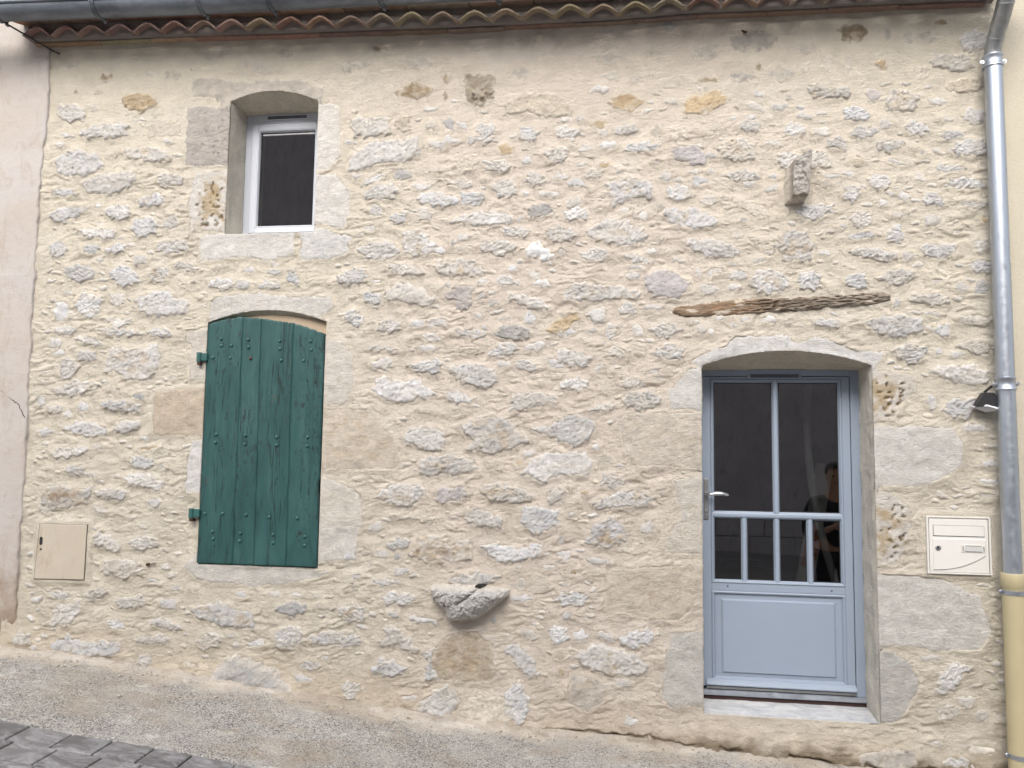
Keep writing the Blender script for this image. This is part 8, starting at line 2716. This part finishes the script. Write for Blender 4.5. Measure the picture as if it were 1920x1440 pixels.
def chain(base_i, pts_):
    global body, be
    last = base_i
    for p in pts_:
        body.append(p)
        be.append((last, len(body) - 1))
        last = len(body) - 1
    return last


hands = []
for s in (-1, 1):
    h = chain(0, [(s * .095, 0, .90, .088), (s * .105, .015, .50, .058), (s * .108, .0, .44, .056), (s * .11, -.02, .12, .042)])
    chain(h, [(s * .113, .0, .055, .042, .036), (s * .118, .09, .035, .038, .028), (s * .12, .15, .028, .030, .020)])
    w = chain(3, [(s * .175, -.01, 1.40, .060), (s * .225, -.02, 1.33, .052), (s * .255, -.02, 1.12, .043), (s * .235, .04, 1.06, .040), (s * .11, .24, 1.17, .030), (s * .09, .265, 1.185, .026, .022)])
    hnd = chain(w, [(s * .065, .295, 1.20, .032, .018)])
    for f in range(4):
        fx = s * (.055 - .004 * f)
        fz = 1.235 - .019 * f
        L_ = (.9, 1.0, .95, .78)[f]
        chain(hnd, [(s * .055, .312, fz - .006, .0095), (s * (.045), .312 + .024 * L_, fz, .0088), (s * .028, .312 + .030 * L_, fz, .0082), (s * .012, .312 + .018 * L_, fz - .002, .0072)])
    chain(w, [(s * .070, .275, 1.215, .012), (s * .052, .285, 1.238, .010), (s * .034, .300, 1.245, .0085)])
# nose, ears
chain(6, [(0, .100, 1.645, .014), (0, .122, 1.628, .011)])
for s in (-1, 1):
    chain(6, [(s * .074, .012, 1.645, .012), (s * .084, .004, 1.652, .014, .02)])
skinned('body', body, be, skin_m, per_, 2)
jk = [(0, 0, .93, .165, .125), (0, .0, 1.12, .160, .115), (0, -.01, 1.28, .180, .130), (0, -.015, 1.42, .140, .098), (0, -.008, 1.495, .075)]
je = [(0, 1), (1, 2), (2, 3), (3, 4)]
for s in (-1, 1):
    b0 = len(jk)
    jk += [(s * .175, -.01, 1.40, .074), (s * .228, -.02, 1.33, .066), (s * .258, -.02, 1.12, .056), (s * .236, .04, 1.06, .053), (s * .118, .228, 1.163, .042)]
    je += [(3, b0)] + [(b0 + i, b0 + i + 1) for i in range(4)]
skinned('jacket', jk, je, cloth_m, per_, 2)
tr = [(0, 0, .97, .160, .120)]
te = []
for s in (-1, 1):
    b0 = len(tr)
    tr += [(s * .095, 0, .88, .102), (s * .105, .012, .50, .074), (s * .108, .0, .44, .070), (s * .11, -.018, .10, .060), (s * .111, -.012, .055, .060)]
    te += [(0, b0)] + [(b0 + i, b0 + i + 1) for i in range(4)]
skinned('trousers', tr, te, trous_m, per_, 2)
for s in (-1, 1):
    skinned('shoe', [(s * .113, -.045, .045, .045, .04), (s * .116, .05, .045, .048, .036), (s * .122, .175, .032, .042, .024)], [(0, 1), (1, 2)], hair_m, per_, 2)
bm = bmesh.new()
bmesh.ops.create_uvsphere(bm, u_segments=28, v_segments=16, radius=1.0)
for v in bm.verts:
    d_ = v.co.copy()
    rr = 1 + .03 * float(fbm(d_.x * 6, d_.z * 6 + d_.y * 4, 3, 301))
    z_ = max(d_.z, -.25 if d_.y < .1 else .30)
    v.co = Vector((PO[0] + d_.x * .086 * rr, PO[1] + .008 + d_.y * .103 * rr, PO[2] + 1.70 + z_ * .100 * rr))
obj_bm('hair', bm, hair_m, per_, True)
for s in (-1, 1):
    bm = bmesh.new()
    bmesh.ops.create_uvsphere(bm, u_segments=12, v_segments=8, radius=.0115)
    bmesh.ops.translate(bm, verts=bm.verts, vec=(PO[0] + s * .031, PO[1] + .098, PO[2] + 1.658))
    obj_bm('eye', bm, M['gasket'], per_, True)
bm = bmesh.new()
box(bm, PO[0] - .024, PO[0] + .024, PO[1] + .100, PO[1] + .106, PO[2] + 1.588, PO[2] + 1.598, .002)
obj_bm('mouth', bm, m_flat('lips', (.30, .13, .11), .5), per_)
bm = bmesh.new()
box(bm, PO[0] - .030, PO[0] + .030, PO[1] + .322, PO[1] + .331, PO[2] + 1.155, PO[2] + 1.280, .004)
ph = tag(obj_bm('phone', bm, M['black']), 'dark phone held in both hands by the person in the street', 'phone')
